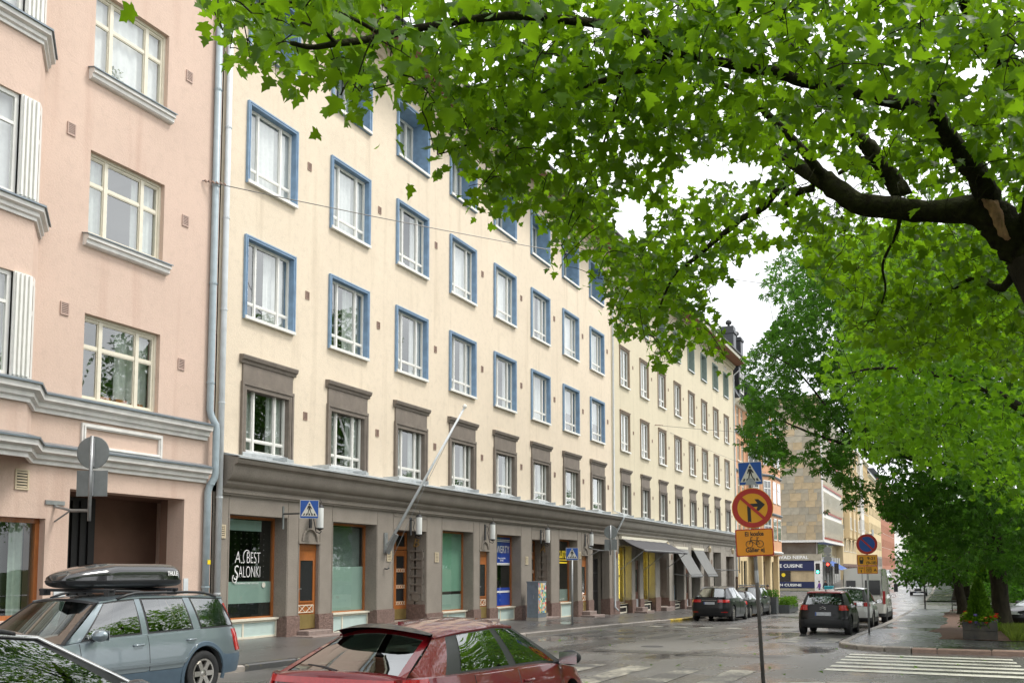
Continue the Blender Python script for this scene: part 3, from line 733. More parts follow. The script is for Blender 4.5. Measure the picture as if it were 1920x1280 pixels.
def panel_door(h, a, b, z0, z1, dep=.1, arch=True, mat_='wood', kick='brass', glass_frac=(.33, .8), cross=True, y=None):
    y = FY + dep if y is None else y; w = b - a; hh = z1 - z0
    d = MB().box(a, b, y, y+.05, z0, z1); st = .11*1.0
    g0, g1 = z0 + hh*glass_frac[0], z0 + hh*glass_frac[1]
    ring(d, a+st, b-st, g0-.05, g1+.05, .045, y-.022, y+.002); d.box(a, b, y-.03, y, z1-.16, z1-.13); d.box(a+.06, b-.06, y-.014, y, z1-.11, z1-.03)
    o = part('door', d, K[mat_], h, True)
    part('pane', MB().box(a+st+.04, b-st-.04, y-.006, y+.001, g0, g1), K['film_dark'], o, True)
    part('kick_plate', MB().box(a+.005, b-.005, y-.012, y, z0+.01, z0+hh*.17), K[kick], o, True)
    if cross:
        zc0, zc1 = z0+hh*.19, z0+hh*.28; c = MB(); ring(c, a+.1, b-.1, zc0, zc1, .018, y-.016, y+.001)
        for s in (0, 1):
            for t in (0, 1):
                p = Vector((a+.12+(w-.24)*(s*.5), y-.008, zc0 if t else zc1)); q = Vector((a+.12+(w-.24)*(s*.5+.5), y-.008, zc1 if t else zc0)); c.tube([p, q], .008, 5)
        part('diamond_moulding', c, K['creampaint'] if mat_ == 'wood' else K[mat_], o, True)
    hd = MB().tube([(a+.05, y-.05, z0+hh*.42), (a+.05, y-.06, z0+hh*.47), (a+.16, y-.06, z0+hh*.47)], .011, 6); hd.box(a+.03, a+.075, y-.02, y, z0+hh*.4, z0+hh*.53); part('handle', hd, K['galv'], o, True)
    if arch:
        c = (a+b)/2; r = w*.37; pts = [(c + r*math.cos(R(t)), FY-.02, z1+.06 + r*1.05*math.sin(R(t))) for t in range(180, -1, -15)]
        m = MB().tube(pts, .035, 6); m.box(a-.06, b+.06, FY-.03, FY+.02, z1-.005, z1+.055)
        m.poly([(c + r*.93*math.cos(R(t)), FY-.004, z1+.06 + r*.98*math.sin(R(t))) for t in range(0, 181, 15)])
        part('door_arch', m, h['shopmat_obj'] if 'shopmat_obj' in h.keys() else (K['greyshop'] if h is HA else K['greyshop2']), h, True)
    return o
def entrance(h, a, b, z0, z1, letter, shopmat, dep=.74):
    """deep porch with panelled side wall and a wooden house door at the back"""
    p = MB(); y = FY + dep; e = FY + dep + .35
    p.quad((b, FY+.4, -1.5), (b, y, -1.5), (b, y, z1), (b, FY+.4, z1)); p.quad((a, FY+.4, -1.5), (a, y, -1.5), (a, y, z1), (a, FY+.4, z1)); p.quad((a, FY+.4, z1), (b, FY+.4, z1), (b, y, z1), (a, y, z1))
    p.quad((a, y+.1, -1.5), (b, y+.1, -1.5), (b, y+.1, z1), (a, y+.1, z1))
    zf = z0; p.box(a, b, FY+.1, y+.1, zf-1.2, zf)
    o = part('porch', p, shopmat, h, True)
    n = 6; zt = z1 - .62; hh = (zt - (zf + .62)) / n
    for i in range(n):
        q = MB(); zz = zf + .62 + i*hh; y0, y1 = FY+.16, FY+.6
        if i == 0:
            q.lathe([(.0, -.035), (.15, -.035), (.17, -.02), (.17, 0)], (b-.0, (y0+y1)/2, zz+hh/2), 'x', 18)
        # sunk square with a raised rim
        q.box(b-.05, b+.01, y0-.06, y0, zz, zz+hh); q.box(b-.05, b+.01, y1, y1+.06, zz, zz+hh); q.box(b-.06, b+.01, y0-.06, y1+.06, zz+hh-.045, zz+hh+.01)
        part('coffer', q, shopmat, o, True)
    bs = MB().box(b-.03, b+.02, FY+.02, y, zf-.5, zf+.5); part('plinth_block', bs, K['granite'], o, True)
    # door leaves, glazed with turned grilles
    m = (a + b) / 2 + .2
    for u0, u1 in ((a+.05, m-.01), (m+.01, b-.02)):
        d = MB(); ring(d, u0, u1, zf+.02, z1-.62, .13, y, y+.06); hh2 = (z1 - .75 - zf) / 4
        for i in range(4): d.box(u0+.12, u1-.12, y+.006, y+.05, zf + .15 + hh2*i*1.0 + hh2*.62, zf+.15+hh2*i+hh2*.86)
        d.box(u0+.12, u1-.12, y+.012, y+.05, zf+.1, zf+.55); ring(d, u0, u1, z1-.6, z1-.02, .11, y, y+.06)
        dd = part('door', d, K['wood'], h, True)
        part('pane', MB().box(u0+.1, u1-.1, y+.035, y+.04, zf+.1, z1-.1), K['film_dark'], dd, True)
        part('kick_plate', MB().box(u0+.02, u1-.02, y-.01, y, zf+.03, zf+.36), K['brass'], dd, True)
        gr = MB()
        for i in range(3):
            zz = zf + .15 + hh2*(i+.74)
            for j in range(4): xx = u0+.17+(u1-u0-.34)*j/3; gr.tube([(xx-.05, y-.004, zz-.06), (xx+.05, y-.004, zz+.06)], .008, 4); gr.tube([(xx-.05, y-.004, zz+.06), (xx+.05, y-.004, zz-.06)], .008, 4)
        part('turned_grille', gr, K['creampaint'], dd, True)
    if letter:
        me = text_mesh(letter, .42, K['gold'], shear=.25, ext=.01); link('house_letter', me, h, Vector((b-.015, FY+.52, z1-.5)) - h.location, (R(90), 0, R(-90)))
    return o
PT = lambda x: .45 if x < 26 else .22
opA = [(18.26, 20.47, .43, 3.05, .47, 'shop'), (21.0, 21.87, .1, 2.4, .12, 'door'), (22.52, 24.78, .43, 3.05, .47, 'shop'), (25.76, 27.79, .05, 2.95, .45, 'ent'),
       (28.89, 31.2, .21, 3.05, .47, 'shop'), (31.75, 32.5, -.1, 2.38, .12, 'door'), (33.2, 35.42, .21, 3.05, .47, 'shop'), (36.55, 38.56, -.15, 2.95, .45, 'ent'),
       (39.57, 41.78, .19, 3.05, .47, 'shop'), (42.37, 43.16, -.25, 2.35, .12, 'door'), (43.88, 46.27, -.6, 2.95, .45, 'pass')]
plinth_front(HA, 17.66, 46.8, opA, K['greyshop'], PT)
s1 = shop_window(HA, 18.26, 20.47, .43, 3.05, films=[(.0, 1, .14, .36, 'frost'), (.0, 1, 0, .14, 'film_dark'), (.0, .8, .88, .99, 'frost')])
s2 = shop_window(HA, 22.52, 24.78, .43, 3.05, films=[(0, 1, 0, .52, 'frost')], blind=.53)
s3 = shop_window(HA, 28.89, 31.2, .21, 3.05, films=[(0, 1, .0, .2, 'frost'), (0, 1, .24, 1, 'greenblind')])
s4 = shop_window(HA, 33.2, 35.42, .21, 3.05, films=[(0, 1, 0, .26, 'blue'), (0, 1, .62, 1, 'blue')])
s5 = shop_window(HA, 39.57, 41.78, .19, 3.05, films=[(0, 1, 0, .2, 'blind')])
bl = HA.location
def lettering(parent, s, x, z, size, m, width=None, y=FY+.455, shear=0, off=0.0):
    # flat film on the glass; given in world metres, parent sits under the house
    me = text_mesh(s, size, K[m], width, shear, ext=.001, bold=off)
    p = parent; o = Vector((0, 0, 0))
    while p is not None: o = o + p.location; p = p.parent
    return link('lettering', me, parent, Vector((x, y, z)) - o, STAND)
YF = FY + .44
lettering(s1, 'A', 18.98, 1.86, .44, 'letter', .2, YF, .1, -.007); lettering(s1, '..', 19.22, 1.86, .3, 'letter', .1, YF); lettering(s1, 'BEST', 19.43, 1.86, .42, 'letter', .52, YF, 0, -.007)
o = lettering(s1, 'S', 18.95, 1.44, .54, 'letter', .17, YF, .15, -.007); lettering(s1, 'ALONKI', 19.13, 1.5, .42, 'letter', .82, YF, 0, -.007)
lettering(s1, 'PARTURI-KAMPAAMO  KYNNET  KOSMETOLOGI', 19.0, 1.33, .06, 'letter', .9, YF)
swash = MB(); swash.tube([(18.98+.08*math.cos(R(t)), YF, 1.47+.1*math.sin(R(t))) for t in range(120, 420, 20)], .012, 5); swash.tube([(19.42+.13*math.cos(R(t)), YF, 2.02+.17*math.sin(R(t))) for t in range(40, 250, 15)], .011, 5)
part('lettering', swash, K['letter'], s1, True)
part('sticker', MB().lathe([(0, -.002), (.07, -.002), (.07, .002)], (20.1, YF, 1.3), 'y', 16), K['signwhite'], s1, True)
dots = MB()
for i in range(7):
    for j in range(9): dots.box(18.75 + i*.22, 18.759 + i*.22, YF, YF+.002, 1.5 + j*.14, 1.509 + j*.14)
part('dot_print', dots, K['letter'], s1, True)
lettering(s1, 'RO', 19.1, 2.42, .26, 'signblack', .34, FY+1.2)
lettering(s4, 'QWERTY', 33.75, 2.36, .4, 'letter', 1.5, YF); lettering(s4, 'Nuorisotilat', 34.2, 2.12, .1, 'letter', .7, YF); lettering(s4, 'ENTRÉ', 34.4, 2.02, .1, 'letter', .3, YF)
st = MB()
for z in (2.86, 2.8, 1.93, 1.88, .83, .79): st.box(33.3, 35.3, YF, YF+.003, z, z + .03)
part('stripe_print', st, K['letter'], s4, True)
lettering(s5, 'KUITO', 40.5, 2.24, .44, 'yellowletter', 1.1, YF, .1, .02)
st = MB(); st.box(40.5, 41.6, YF, YF+.003, 2.12, 2.16); st.box(40.5, 41.6, YF, YF+.003, 1.98, 2.05); part('stripe_print', st, K['yellowletter'], s5, True)
for z in (.5, .42, .34, .58): lettering(s5, 'ma - pe  10 - 18', 40.0 if z != .34 else 40.6, z, .07, 'letter', .6, YF)
for i, (X, w_, hh) in enumerate(((40.85, .4, .45), (41.3, .3, .6), (41.6, .2, .5))):
    g = MB().lathe([(0, 0), (w_*.4, 0), (w_*.5, hh*.4), (w_*.42, hh*.8), (w_*.2, hh), (0, hh)], (X, FY+.95, .28), 'z', 12); part('shop_goods', g, K['signwhite'] if i % 2 else K['creampaint'], s5, True, True)
blades = MB(); rg = random.Random(4)
for i in range(60):
    a = rg.uniform(0, 6.28); l = rg.uniform(.3, .6); c = Vector((34.5, FY+.9, .95)); d = Vector((math.cos(a)*l*.6, math.sin(a)*l*.4, l)); blades.tube([c, c+d*.6, c+d+Vector((d.x*.4, d.y*.3, -.15))], [.02, .02, .003], 4)
part('potted_plant', blades, K['grass'], s4, True)
panel_door(HA, 21.0, 21.87, .1, 2.4); panel_door(HA, 31.75, 32.5, -.1, 2.38); panel_door(HA, 42.37, 43.16, -.25, 2.35)
entrance(HA, 25.76, 27.79, .05, 2.95, 'B', K['greyshop']); entrance(HA, 36.55, 38.56, -.15, 2.95, 'A', K['greyshop'])
pg = MB(); pg.quad((43.88, FY+.4, -2), (43.88, FY+8, -2), (43.88, FY+8, 3), (43.88, FY+.4, 3)); pg.quad((46.27, FY+.4, -2), (46.27, FY+8, -2), (46.27, FY+8, 3), (46.27, FY+.4, 3)); pg.quad((43.88, FY+.4, 2.95), (46.27, FY+.4, 2.95), (46.27, FY+8, 2.95), (43.88, FY+8, 2.95)); pg.box(43.8, 46.3, FY, FY+8, -1.5, -.56); pg.quad((43.8, FY+8, -2), (46.3, FY+8, -2), (46.3, FY+8, 3), (43.8, FY+8, 3))
part('gate_passage', pg, K['greyshop'], HA, True)
gt = MB()
for i in range(20): X = 43.92 + i*.123; gt.box(X, X+.025, FY+.62, FY+.645, -.5, 2.2)
for z in (-.4, .6, 1.5, 2.2): gt.box(43.9, 46.25, FY+.61, FY+.655, z, z+.05)
part('gate', gt, K['iron'], HA, True)
for X, Z in ((17.85, 2.45), (25.35, 1.95), (28.35, 1.95), (35.85, 1.9), (41.95, 2.2)):
    vent(HA, X - bl.x, Z - bl.z, 1.25, VENTC, -.005)
def steps(h, a, b, n, ztop, run=.32, wide=.25):
    x = (a+b)/2; zg = zr(x) + .12
    for i in range(n):
        k = n - 1 - i; z1 = ztop - .02 - i*(ztop - .02 - zg + .0)/n if n > 1 else ztop - .02
        m = MB().box(a - .08 - wide*i, b + .08 + wide*i, FY - .1 - run*(i+1), FY + .1, zg - .2, z1 - .002*i)
        o = part('doorstep', m, K['stepstone'], h, True); bv = o.modifiers.new('b', 'BEVEL'); bv.width = .015; bv.segments = 1
steps(HA, 21.0, 21.87, 2, .1); steps(HA, 31.75, 32.5, 1, -.1); steps(HA, 42.37, 43.16, 2, -.22); steps(HA, 36.7, 38.5, 1, -.28, .3, .1)

# B shop fronts
opB = [(47.8, 49.96, -.1, 2.95, .47, 'shop'), (50.6, 51.4, -.35, 2.2, .12, 'door'), (52.1, 54.4, -.1, 2.95, .47, 'shop'), (55.4, 57.4, -.45, 2.95, .45, 'ent'),
       (58.5, 60.8, -.3, 2.95, .47, 'shop'), (61.4, 62.2, -.7, 2.0, .12, 'door'), (62.9, 65.05, -.3, 2.95, .47, 'shop'), (66.3, 68.0, -.8, 2.95, .45, 'ent'), (69.2, 71.6, -.4, 2.95, .47, 'shop'), (73.4, 76.2, -.95, 2.7, .47, 'ent')]
plinth_front(HB, 46.8, 77.2, opB, K['greyshop2'], lambda x: .05 if x < 57 else -.25)
K['shoprm_y'] = mat('yellow_lit_shop_wall', (.42, .33, .08), .9, .2, .8)
K['tube'] = emit('lit_yellow_tube', (1.0, .72, .12), 5.0)
b1 = shop_window(HB, 47.8, 49.96, -.1, 2.95, wood='greyshop2', room='shoprm_y', cellar=False); b2 = shop_window(HB, 52.1, 54.4, -.1, 2.95, wood='greyshop2', room='shoprm_y', cellar=False)
for o, a in ((b1, 49.5), (b2, 53.9)):
    for z in (.15, 1.4): part('light_tube', MB().box(a, a+.13, FY+.6, FY+.66, z, z+1.15), K['tube'], o, True)
def hatch(a, b, z0, z1):
    m = MB().box(a, b, FY+.2, FY+.26, z0, z1); ring(m, a+.3, b-.3, z0+.12, z1-.12, .07, FY+.17, FY+.2); o = part('cellar_hatch', m, K['creampaint'], HB, True)
    part('pane', MB().box(a+.37, b-.37, FY+.192, FY+.198, z0+.19, z1-.19), K['film_dark'], o, True)
hatch(47.85, 49.9, -.72, -.12); hatch(52.15, 54.3, -.75, -.12)
K['cyan'] = mat('cyan_film', (.02, .32, .62), .4, .05, 3); K['redfilm'] = mat('red_film', (.6, .05, .05), .4, .05, 3)
b3 = shop_window(HB, 58.5, 60.8, -.3, 2.95, films=[(0, .8, 0, .3, 'cyan')], wood='greyshop2', cellar=False); b4 = shop_window(HB, 62.9, 65.05, -.3, 2.95, films=[(0, .8, 0, .3, 'cyan')], wood='greyshop2', cellar=False)
hatch(58.55, 60.7, -.85, -.32); hatch(62.95, 65.0, -.9, -.32)
b5 = shop_window(HB, 69.2, 71.6, -.4, 2.95, films=[(0, .6, .5, .75, 'redfilm')], wood='greyshop2', cellar=False)
for o, X in ((b3, 58.8), (b4, 63.2)):
    for z in (.2, .0, -.15): lettering(o, 'palvelut', X, z, .16, 'letter', .9, YF)
panel_door(HB, 50.6, 51.4, -.35, 2.2, mat_='darkwood', kick='zinc', cross=False); panel_door(HB, 61.4, 62.2, -.7, 2.0, mat_='darkwood', kick='zinc', cross=False)
entrance(HB, 55.4, 57.4, -.5, 2.95, None, K['greyshop2']); entrance(HB, 66.3, 68.0, -.85, 2.95, None, K['greyshop2']); entrance(HB, 73.4, 76.2, -.95, 2.7, None, K['greyshop2'])
steps(HB, 50.6, 51.4, 2, -.33); steps(HB, 55.6, 57.2, 1, -.5, .25, .1); steps(HB, 61.4, 62.2, 1, -.65)
for X, Z in ((47.3, 2.3), (57.9, 2.3), (68.5, 2.1)): vent(HB, X - HB.location.x, Z - HB.location.z, 1.2, VENT, -.005)
fd = MB(); ring(fd, 0, 1.0, 0, 2.1, .12, 0, .05); fo = part('open_door', fd, K['darkwood'], HB); fo.location = Vector((73.3, FY-.9, -.95)) - HB.location; fo.rotation_euler = (0, 0, R(20))
part('pane', MB().quad((.1, .025, .1), (.9, .025, .1), (.9, .025, 2.0), (.1, .025, 2.0)), K['carglass'], fo)

# awnings: things fixed to the wall
K['awning'] = mat('grey_striped_cloth', (.07, .068, .072), .8, .06, 3); K['awningl'] = mat('light_grey_cloth', (.17, .172, .165), .8, .06, 3)
def awning(x0, x1, zt, zlow, outw, m, label, arms=True):
    h = root('awning', label, 'awning', ((x0+x1)/2, FY, zt), 'awnings over the shop fronts')
    c = MB(); n = 10
    def P(u, v): return (x0+(x1-x0)*u, FY-.12-(outw-.12)*v, zt-(zt-zlow)*v - .05*math.sin(v*3.14) + .008*math.sin(u*40))
    c.grid(P, 24, n)
    c.grid(lambda u, v: (x0+(x1-x0)*u, FY-outw, zlow-.1*v), 24, 1)
    o = part('cloth', c, K[m], h, True, True); so = o.modifiers.new('s', 'SOLIDIFY'); so.thickness = .012
    part('box', MB().box(x0-.05, x1+.05, FY-.16, FY, zt-.02, zt+.14), K['creampaint'], h, True)
    part('front_bar', MB().tube([(x0, FY-outw, zlow), (x1, FY-outw, zlow)], .025, 6), K['galv'], h, True)
    for X in ((x0+.05, x1-.05) if x1 - x0 < 4 else (x0+.1, (x0+x1)/2, x1-.1)):
        part('arm', MB().tube([(X, FY-.02, zlow-1.0 if x1-x0 > 4 else zlow+.12), (X, FY-outw+.02, zlow-.02)], .022, 6), K['galv'], h, True)
awning(47.9, 56.6, 3.3, 2.7, 1.35, 'awning', 'wide dark grey awning folded out over the yellow lit shop windows')
awning(58.4, 61.4, 3.0, 1.3, 1.1, 'awningl', 'steep light grey awning beside the wide dark awning')
awning(62.9, 65.7, 3.0, 1.3, 1.1, 'awningl', 'steep light grey awning beside the green triangular sign')

# ------------------------------------------------------------------ pink house
HP = root('pink_house', 'pink rendered house with white bay and a dark gateway through its ground floor', 'building', (17.6, FY, zr(17.6)))
PX0, PX1 = 2.0, 17.62
W_P = window_kind(2.05, 1.78, .03, MB().box(.02, .03, .2, .22, 0, .02), .14, trans=.36, bar=.075, sashmat='creampaint', sill=False)
W_P['sur'] = (lambda m: (ring(m, .0, 2.05, 0, 1.78, .06, .11, .2), m)[1])(MB()).mesh('window', K['creampaint'])
holes = []
for z in (5.14, 8.58, 12.1, 15.6): holes.append((13.8, 15.85, z, z + 1.78, .2))
holes += [(13.6, 16.73, -1, 3.3, .5), (10.2, 13.06, .75, 2.68, .28)]
part('wall', wall_holes(MB(), 11.0, PX1, -1, 19.5, holes), K['pink'], HP, True)
part('wall', wall_holes(MB(), PX0, 11.0, -1, 3.9, [(4.5, 7.5, .75, 2.68, .28)]), K['pink'], HP, True)
iw = MB()
for zf in (4.6, 8.1, 11.6, 15.1): iw.box(PX0, PX1-.05, FY+.25, FY+3.4, zf-.15, zf)
iw.quad((PX0, FY+3.2, 3.6), (PX1, FY+3.2, 3.6), (PX1, FY+3.2, 19), (PX0, FY+3.2, 19)); iw.box(13.0, 13.1, FY+.25, FY+3.2, 4, 18); iw.box(16.6, 16.7, FY+.25, FY+3.2, 4, 18)
part('interior', iw, K['room'], HP, True)
part('side_wall', MB().box(PX1-.12, PX1-.002, FY+.3, FY+11, -.5, 19.5), K['pink'], HP, True); part('side_wall', MB().box(PX0, PX0+.12, FY+.3, FY+11, -.5, 19.5), K['pink'], HP, True)
part('roof', MB().box(PX0, PX1, FY-.6, FY+11, 19.5, 19.9), K['roof'], HP, True)
rp_ = random.Random(21)
for z in (5.14, 8.58, 12.1, 15.6):
    w = place_window(W_P, HP, 13.8 - HP.location.x, z - HP.location.z, rp_, cur=(3, 1, 1) if z < 12 else (0, 1)); 
    if z > 6:
        s = MB().prism([(FY+.14, z-.0), (FY-.16, z-.06), (FY-.16, z-.15), (FY-.11, z-.165), (FY-.11, z-.24), (FY-.07, z-.27), (FY, z-.28), (FY+.02, z-.28)], 'x', 13.68, 15.97); o = part('sill', s, K['whitestone'], HP, True)
        part('flashing', MB().prism([(FY+.14, z+.012), (FY-.19, z-.05), (FY-.19, z-.075), (FY-.165, z-.06), (FY+.14, z+.002)], 'x', 13.65, 16.0), K['zincdark'], o, True)
pl = MB(); rg = random.Random(8)
for i in range(46):
    a = rg.uniform(0, 6.28); c = Vector((14.55+rg.uniform(-.12, .12), FY+.32, 5.3+rg.uniform(0, .38))); d = Vector((math.cos(a)*.07, math.sin(a)*.05, rg.uniform(-.04, .05))); e = d.cross(Vector((0, 0, 1))).normalized()*.03; pl.quad(c-e, c-e+d, c+e+d*1.2, c+e)
part('potted_plant', pl, K['grass'], HP, True)
part('flower_box', MB().box(14.35, 14.75, FY+.25, FY+.42, 5.2, 5.33).box(14.9, 15.2, FY+.25, FY+.42, 5.2, 5.34).box(15.35, 15.65, FY+.25, FY+.42, 5.2, 5.32), K['wood'], HP, True)
BAND = [(0, 0), (-.06, 0), (-.06, .07), (-.12, .1), (-.12, .18), (-.22, .22), (-.23, .34), (0, .42)]
def sweep(pts, prof, m, name, parent, cap=None):
    """moulding swept along a plan line (mitred)"""
    mb = MB(); P = [Vector((p[0], p[1])) for p in pts]; k = len(prof); b = 0
    for i, p in enumerate(P):
        d0 = (p - P[i-1]).normalized() if i else None; d1 = (P[i+1] - p).normalized() if i < len(P)-1 else None
        d0 = d0 or d1; d1 = d1 or d0; n0 = Vector((d0.y, -d0.x)); n1 = Vector((d1.y, -d1.x)); n = (n0 + n1); n = n / max(.2, n.dot(n0))
        for o_, z in prof: q = p + n * (-o_); mb.v.append((q.x, q.y, z))
    for i in range(len(P)-1):
        for j in range(k):
            j2 = (j+1) % k; mb.f.append((i*k+j, (i+1)*k+j, (i+1)*k+j2, i*k+j2)); mb.m.append(0)
    for i in (0, len(P)-1): mb.f.append(tuple(i*k+j for j in range(k))); mb.m.append(0)
    return part(name, mb, m, parent, True, angle=30)
PLAN = [(PX0, 15.25), (11.95, 15.25), (12.66, 16.0), (PX1-.26, 16.0)]
for z0 in (4.72, 3.72):
    sweep(PLAN, [(y, z0 + z) for y, z in BAND], K['whitestone'], 'band_cornice', HP)
    sweep(PLAN, [(-.27, z0+.33), (-.27, z0+.365), (0, z0+.445), (0, z0+.424)], K['zincdark'], 'flashing', HP)
for a, b in ((13.8, 15.97), (9.2, 11.3)):
    yy = FY if a > 12 else 15.25
    p = MB(); ring(p, a, b, 4.12, 4.66, .1, yy-.05, yy-.001); ring(p, a+.045, b-.045, 4.165, 4.615, .03, yy-.075, yy-.05); part('panel_moulding', p, K['whitestone'], HP, True)
# bay: faces, sill cornices, windows, ribbed panels
BZ = (5.15, 8.45, 11.85, 15.3)
bay = MB()
wall_holes(bay, PX0, 11.95, 3.9, 19.5, [(9.05, 11.57, z, z+1.9, .12) for z in BZ], 15.25)
def slanted(mb, p, q, z0, z1):
    mb.quad((p[0], p[1], z0), (q[0], q[1], z0), (q[0], q[1], z1), (p[0], p[1], z1))
c0, c1 = Vector((11.95, 15.25)), Vector((12.66, 16.0)); cm0, cm1 = c0.lerp(c1, .2), c0.lerp(c1, .72)
zs = [3.9] + [q for z in BZ for q in (z, z+1.9)] + [19.5]
for i in range(9):
    if i % 2 == 0: slanted(bay, c0, c1, zs[i], zs[i+1])
    else: slanted(bay, cm1, c1, zs[i], zs[i+1])
bay.poly([(PX0, 15.25, 3.9), (11.95, 15.25, 3.9), (12.66, 16.0, 3.9), (PX0, 16.0, 3.9)])
bo = part('bay', bay, K['pink'], HP, True)
for z in BZ:
    rb = MB(); rb.box(11.57, 11.95, 15.21, 15.33, z, z+1.9)
    for i in range(4): rb.box(11.59+i*.09, 11.635+i*.09, 15.17, 15.22, z+.02, z+1.88)
    slanted(rb, c0 + Vector((.02, -.03)), cm0 + Vector((.03, -.03)), z, z+1.9)
    part('ribbed_panel', rb, K['white'], bo, True)
    wf = MB(); ring(wf, 9.05, 11.57, z, z+1.9, .08, 15.3, 15.37); wf.box(10.27, 10.35, 15.29, 15.37, z+.03, z+1.87); wf.box(9.11, 11.51, 15.305, 15.365, z+1.3, z+1.36)
    ww = part('window', wf, K['white'], bo, True)
    for (a, b) in ((9.13, 10.27), (10.35, 11.49)):
        for q in ((z+.08, z+1.3), (z+1.36, z+1.82)): part('pane', MB().quad((a, 15.33, q[0]), (b, 15.33, q[0]), (b, 15.33, q[1]), (a, 15.33, q[1])), K['glass'], ww, True)
    part('curtain', wavy(9.05, 11.57, z, z+1.9, 15.5, 40, .02, 10), K['curtain'], ww, True, True)
    dn = (cm1 - cm0).normalized(); sg = MB()
    for t0, t1 in ((0, .16), (.84, 1)):
        p, q = cm0.lerp(cm1, t0), cm0.lerp(cm1, t1); slanted(sg, p, q, z, z+1.9)
    for u in (0, .66, .96): slanted(sg, cm0.lerp(cm1, .16), cm0.lerp(cm1, .84), z+u*1.9, z+(u+.045)*1.9)
    w2 = part('window', sg, K['white'], bo, True)
    gl = MB(); slanted(gl, cm0 + Vector((-.01, .02)), cm1 + Vector((-.01, .02)), z, z+1.9); part('pane', gl, K['glass'], w2, True)
    if z > 6:
        sweep(PLAN[:3], [(y*.75, z - .36 + k*.8) for y, k in BAND], K['whitestone'], 'bay_sill', bo); sweep(PLAN[:3], [(-.21, z-.1), (-.21, z-.065), (0, z-.005), (0, z-.024)], K['zincdark'], 'flashing', bo)
part('lining', MB().box(PX0, 11.9, 15.9, 15.95, 4, 19.4), K['room'], bo, True)
for X, Z in ((16.4, 13.1), (16.4, 9.62), (16.4, 6.25), (13.2, 10.45), (13.2, 6.75)): vent(HP, X - HP.location.x, Z - HP.location.z, 1.0, VENTP, -.005)
vent(HP, 12.35 - HP.location.x, 3.2 - HP.location.z, 1.5, VENTC, -.005)
pp = MB(); yb = FY + 7
pp.quad((13.6, FY+.5, -1), (13.6, yb, -1), (13.6, yb, 3.3), (13.6, FY+.5, 3.3)); pp.quad((16.73, FY+.5, -1), (16.73, FY+.72, -1), (16.73, FY+.72, 3.3), (16.73, FY+.5, 3.3)); pp.quad((17.5, FY+.72, -1), (16.73, FY+.72, -1), (16.73, FY+.72, 3.3), (17.5, FY+.72, 3.3)); pp.quad((17.5, FY+1.6, -1), (15.6, FY+1.6, -1), (15.6, FY+1.6, 3.3), (17.5, FY+1.6, 3.3)); pp.quad((16.7, FY+.5, 3.299), (17.5, FY+.5, 3.299), (17.5, FY+1.6, 3.299), (16.7, FY+1.6, 3.299)); pp.quad((13.6, FY+.5, 3.3), (16.73, FY+.5, 3.3), (16.73, yb, 3.3), (13.6, yb, 3.3)); pp.box(13.6, 16.73, FY, yb, -.6, .0);
part('gateway', pp, K['passage'], HP, True)
gt = MB()
for i in range(9): gt.box(13.64+i*.22, 13.66+i*.22+.05, FY+1.5, FY+1.55, 0, 3.2)
gt.box(13.62, 15.62, FY+1.551, FY+1.6, 0, 3.28); part('gate', gt, K['black'], HP, True)
part('guard_plate', MB().box(16.76, 16.9, FY-.02, FY-.001, .55, 1.5), K['pipewhite'], HP, True); part('guard_plate', MB().box(13.3, 13.56, FY-.02, FY-.001, .6, 1.3), K['pipewhite'], HP, True)
gw = MB(); ring(gw, 10.2, 13.06, .75, 2.68, .09, FY+.16, FY+.26); gw.box(11.7, 11.8, FY+.165, FY+.255, .8, 2.6); wo = part('window', gw, K['wood'], HP, True)
part('pane', MB().quad((10.25, FY+.21, .8), (13.0, FY+.21, .8), (13.0, FY+.21, 2.62), (10.25, FY+.21, 2.62)), K['shopglass'], wo, True)
part('blind', MB().box(10.3, 13.0, FY+.5, FY+.52, .8, 2.7), K['film_dark'], wo, True); part('curtain', wavy(12.6, 12.9, .8, 2.7, FY+.42, 14, .03, 2), K['curtain2'], wo, True, True)  # the blind is a plain black sheet added behind the glass to darken the window
part('plinth_block', MB().box(PX0, 13.59, FY-.05, FY+.02, -.5, .55), K['granite'], HP, True); part('plinth_block', MB().box(16.75, PX1, FY-.05, FY+.02, -.5, .5), K['granite'], HP, True)
# downpipes
def downpipe(h, x, y, segs, r, m, z1):
    pts = segs; mb = MB().tube([(x+dx, y+dy, z) for dx, dy, z in pts], r, 10)
    for dx, dy, z in pts:
        pass
    z = pts[0][2]
    o = part('downpipe', mb, K[m], h, True, True)
    for i in range(8):
        zz = pts[-1][2] + (pts[0][2]-pts[-1][2])*(i+.5)/8
        dx = np.interp(zz, [p[2] for p in pts[::-1]], [p[0] for p in pts[::-1]]); dy = np.interp(zz, [p[2] for p in pts[::-1]], [p[1] for p in pts[::-1]])
        part('pipe_collar', MB().lathe([(r+.012, -.02), (r+.012, .02)], (x+dx, y+dy, zz), n=10), K[m], o, True)
downpipe(HP, 17.38, FY-.09, [(0, 0, 19.3), (0, 0, 5.45), (.03, -.02, 5.3), (.1, -.1, 5.1), (.11, -.11, 5.0), (.11, -.11, 3.95), (.1, -.1, 3.85), (.03, -.02, 3.65), (0, 0, 3.5), (0, 0, .1)], .085, 'pipegrey', 0)
downpipe(HA, 17.76, FY-.1, [(0, 0, 18.2), (0, 0, 9), (0, 0, .0)], .075, 'pipewhite', 0)
downpipe(HB, 46.9, FY-.08, [(0, -.95, 18.1), (0, 0, 17.3), (0, 0, 4.7), (0, -.5, 4.5), (0, -.5, 4.3), (0, -.05, 3.5), (0, 0, 3.3), (0, 0, -.2), (.1, -.15, -.4)], .05, 'pipewhite', 0)
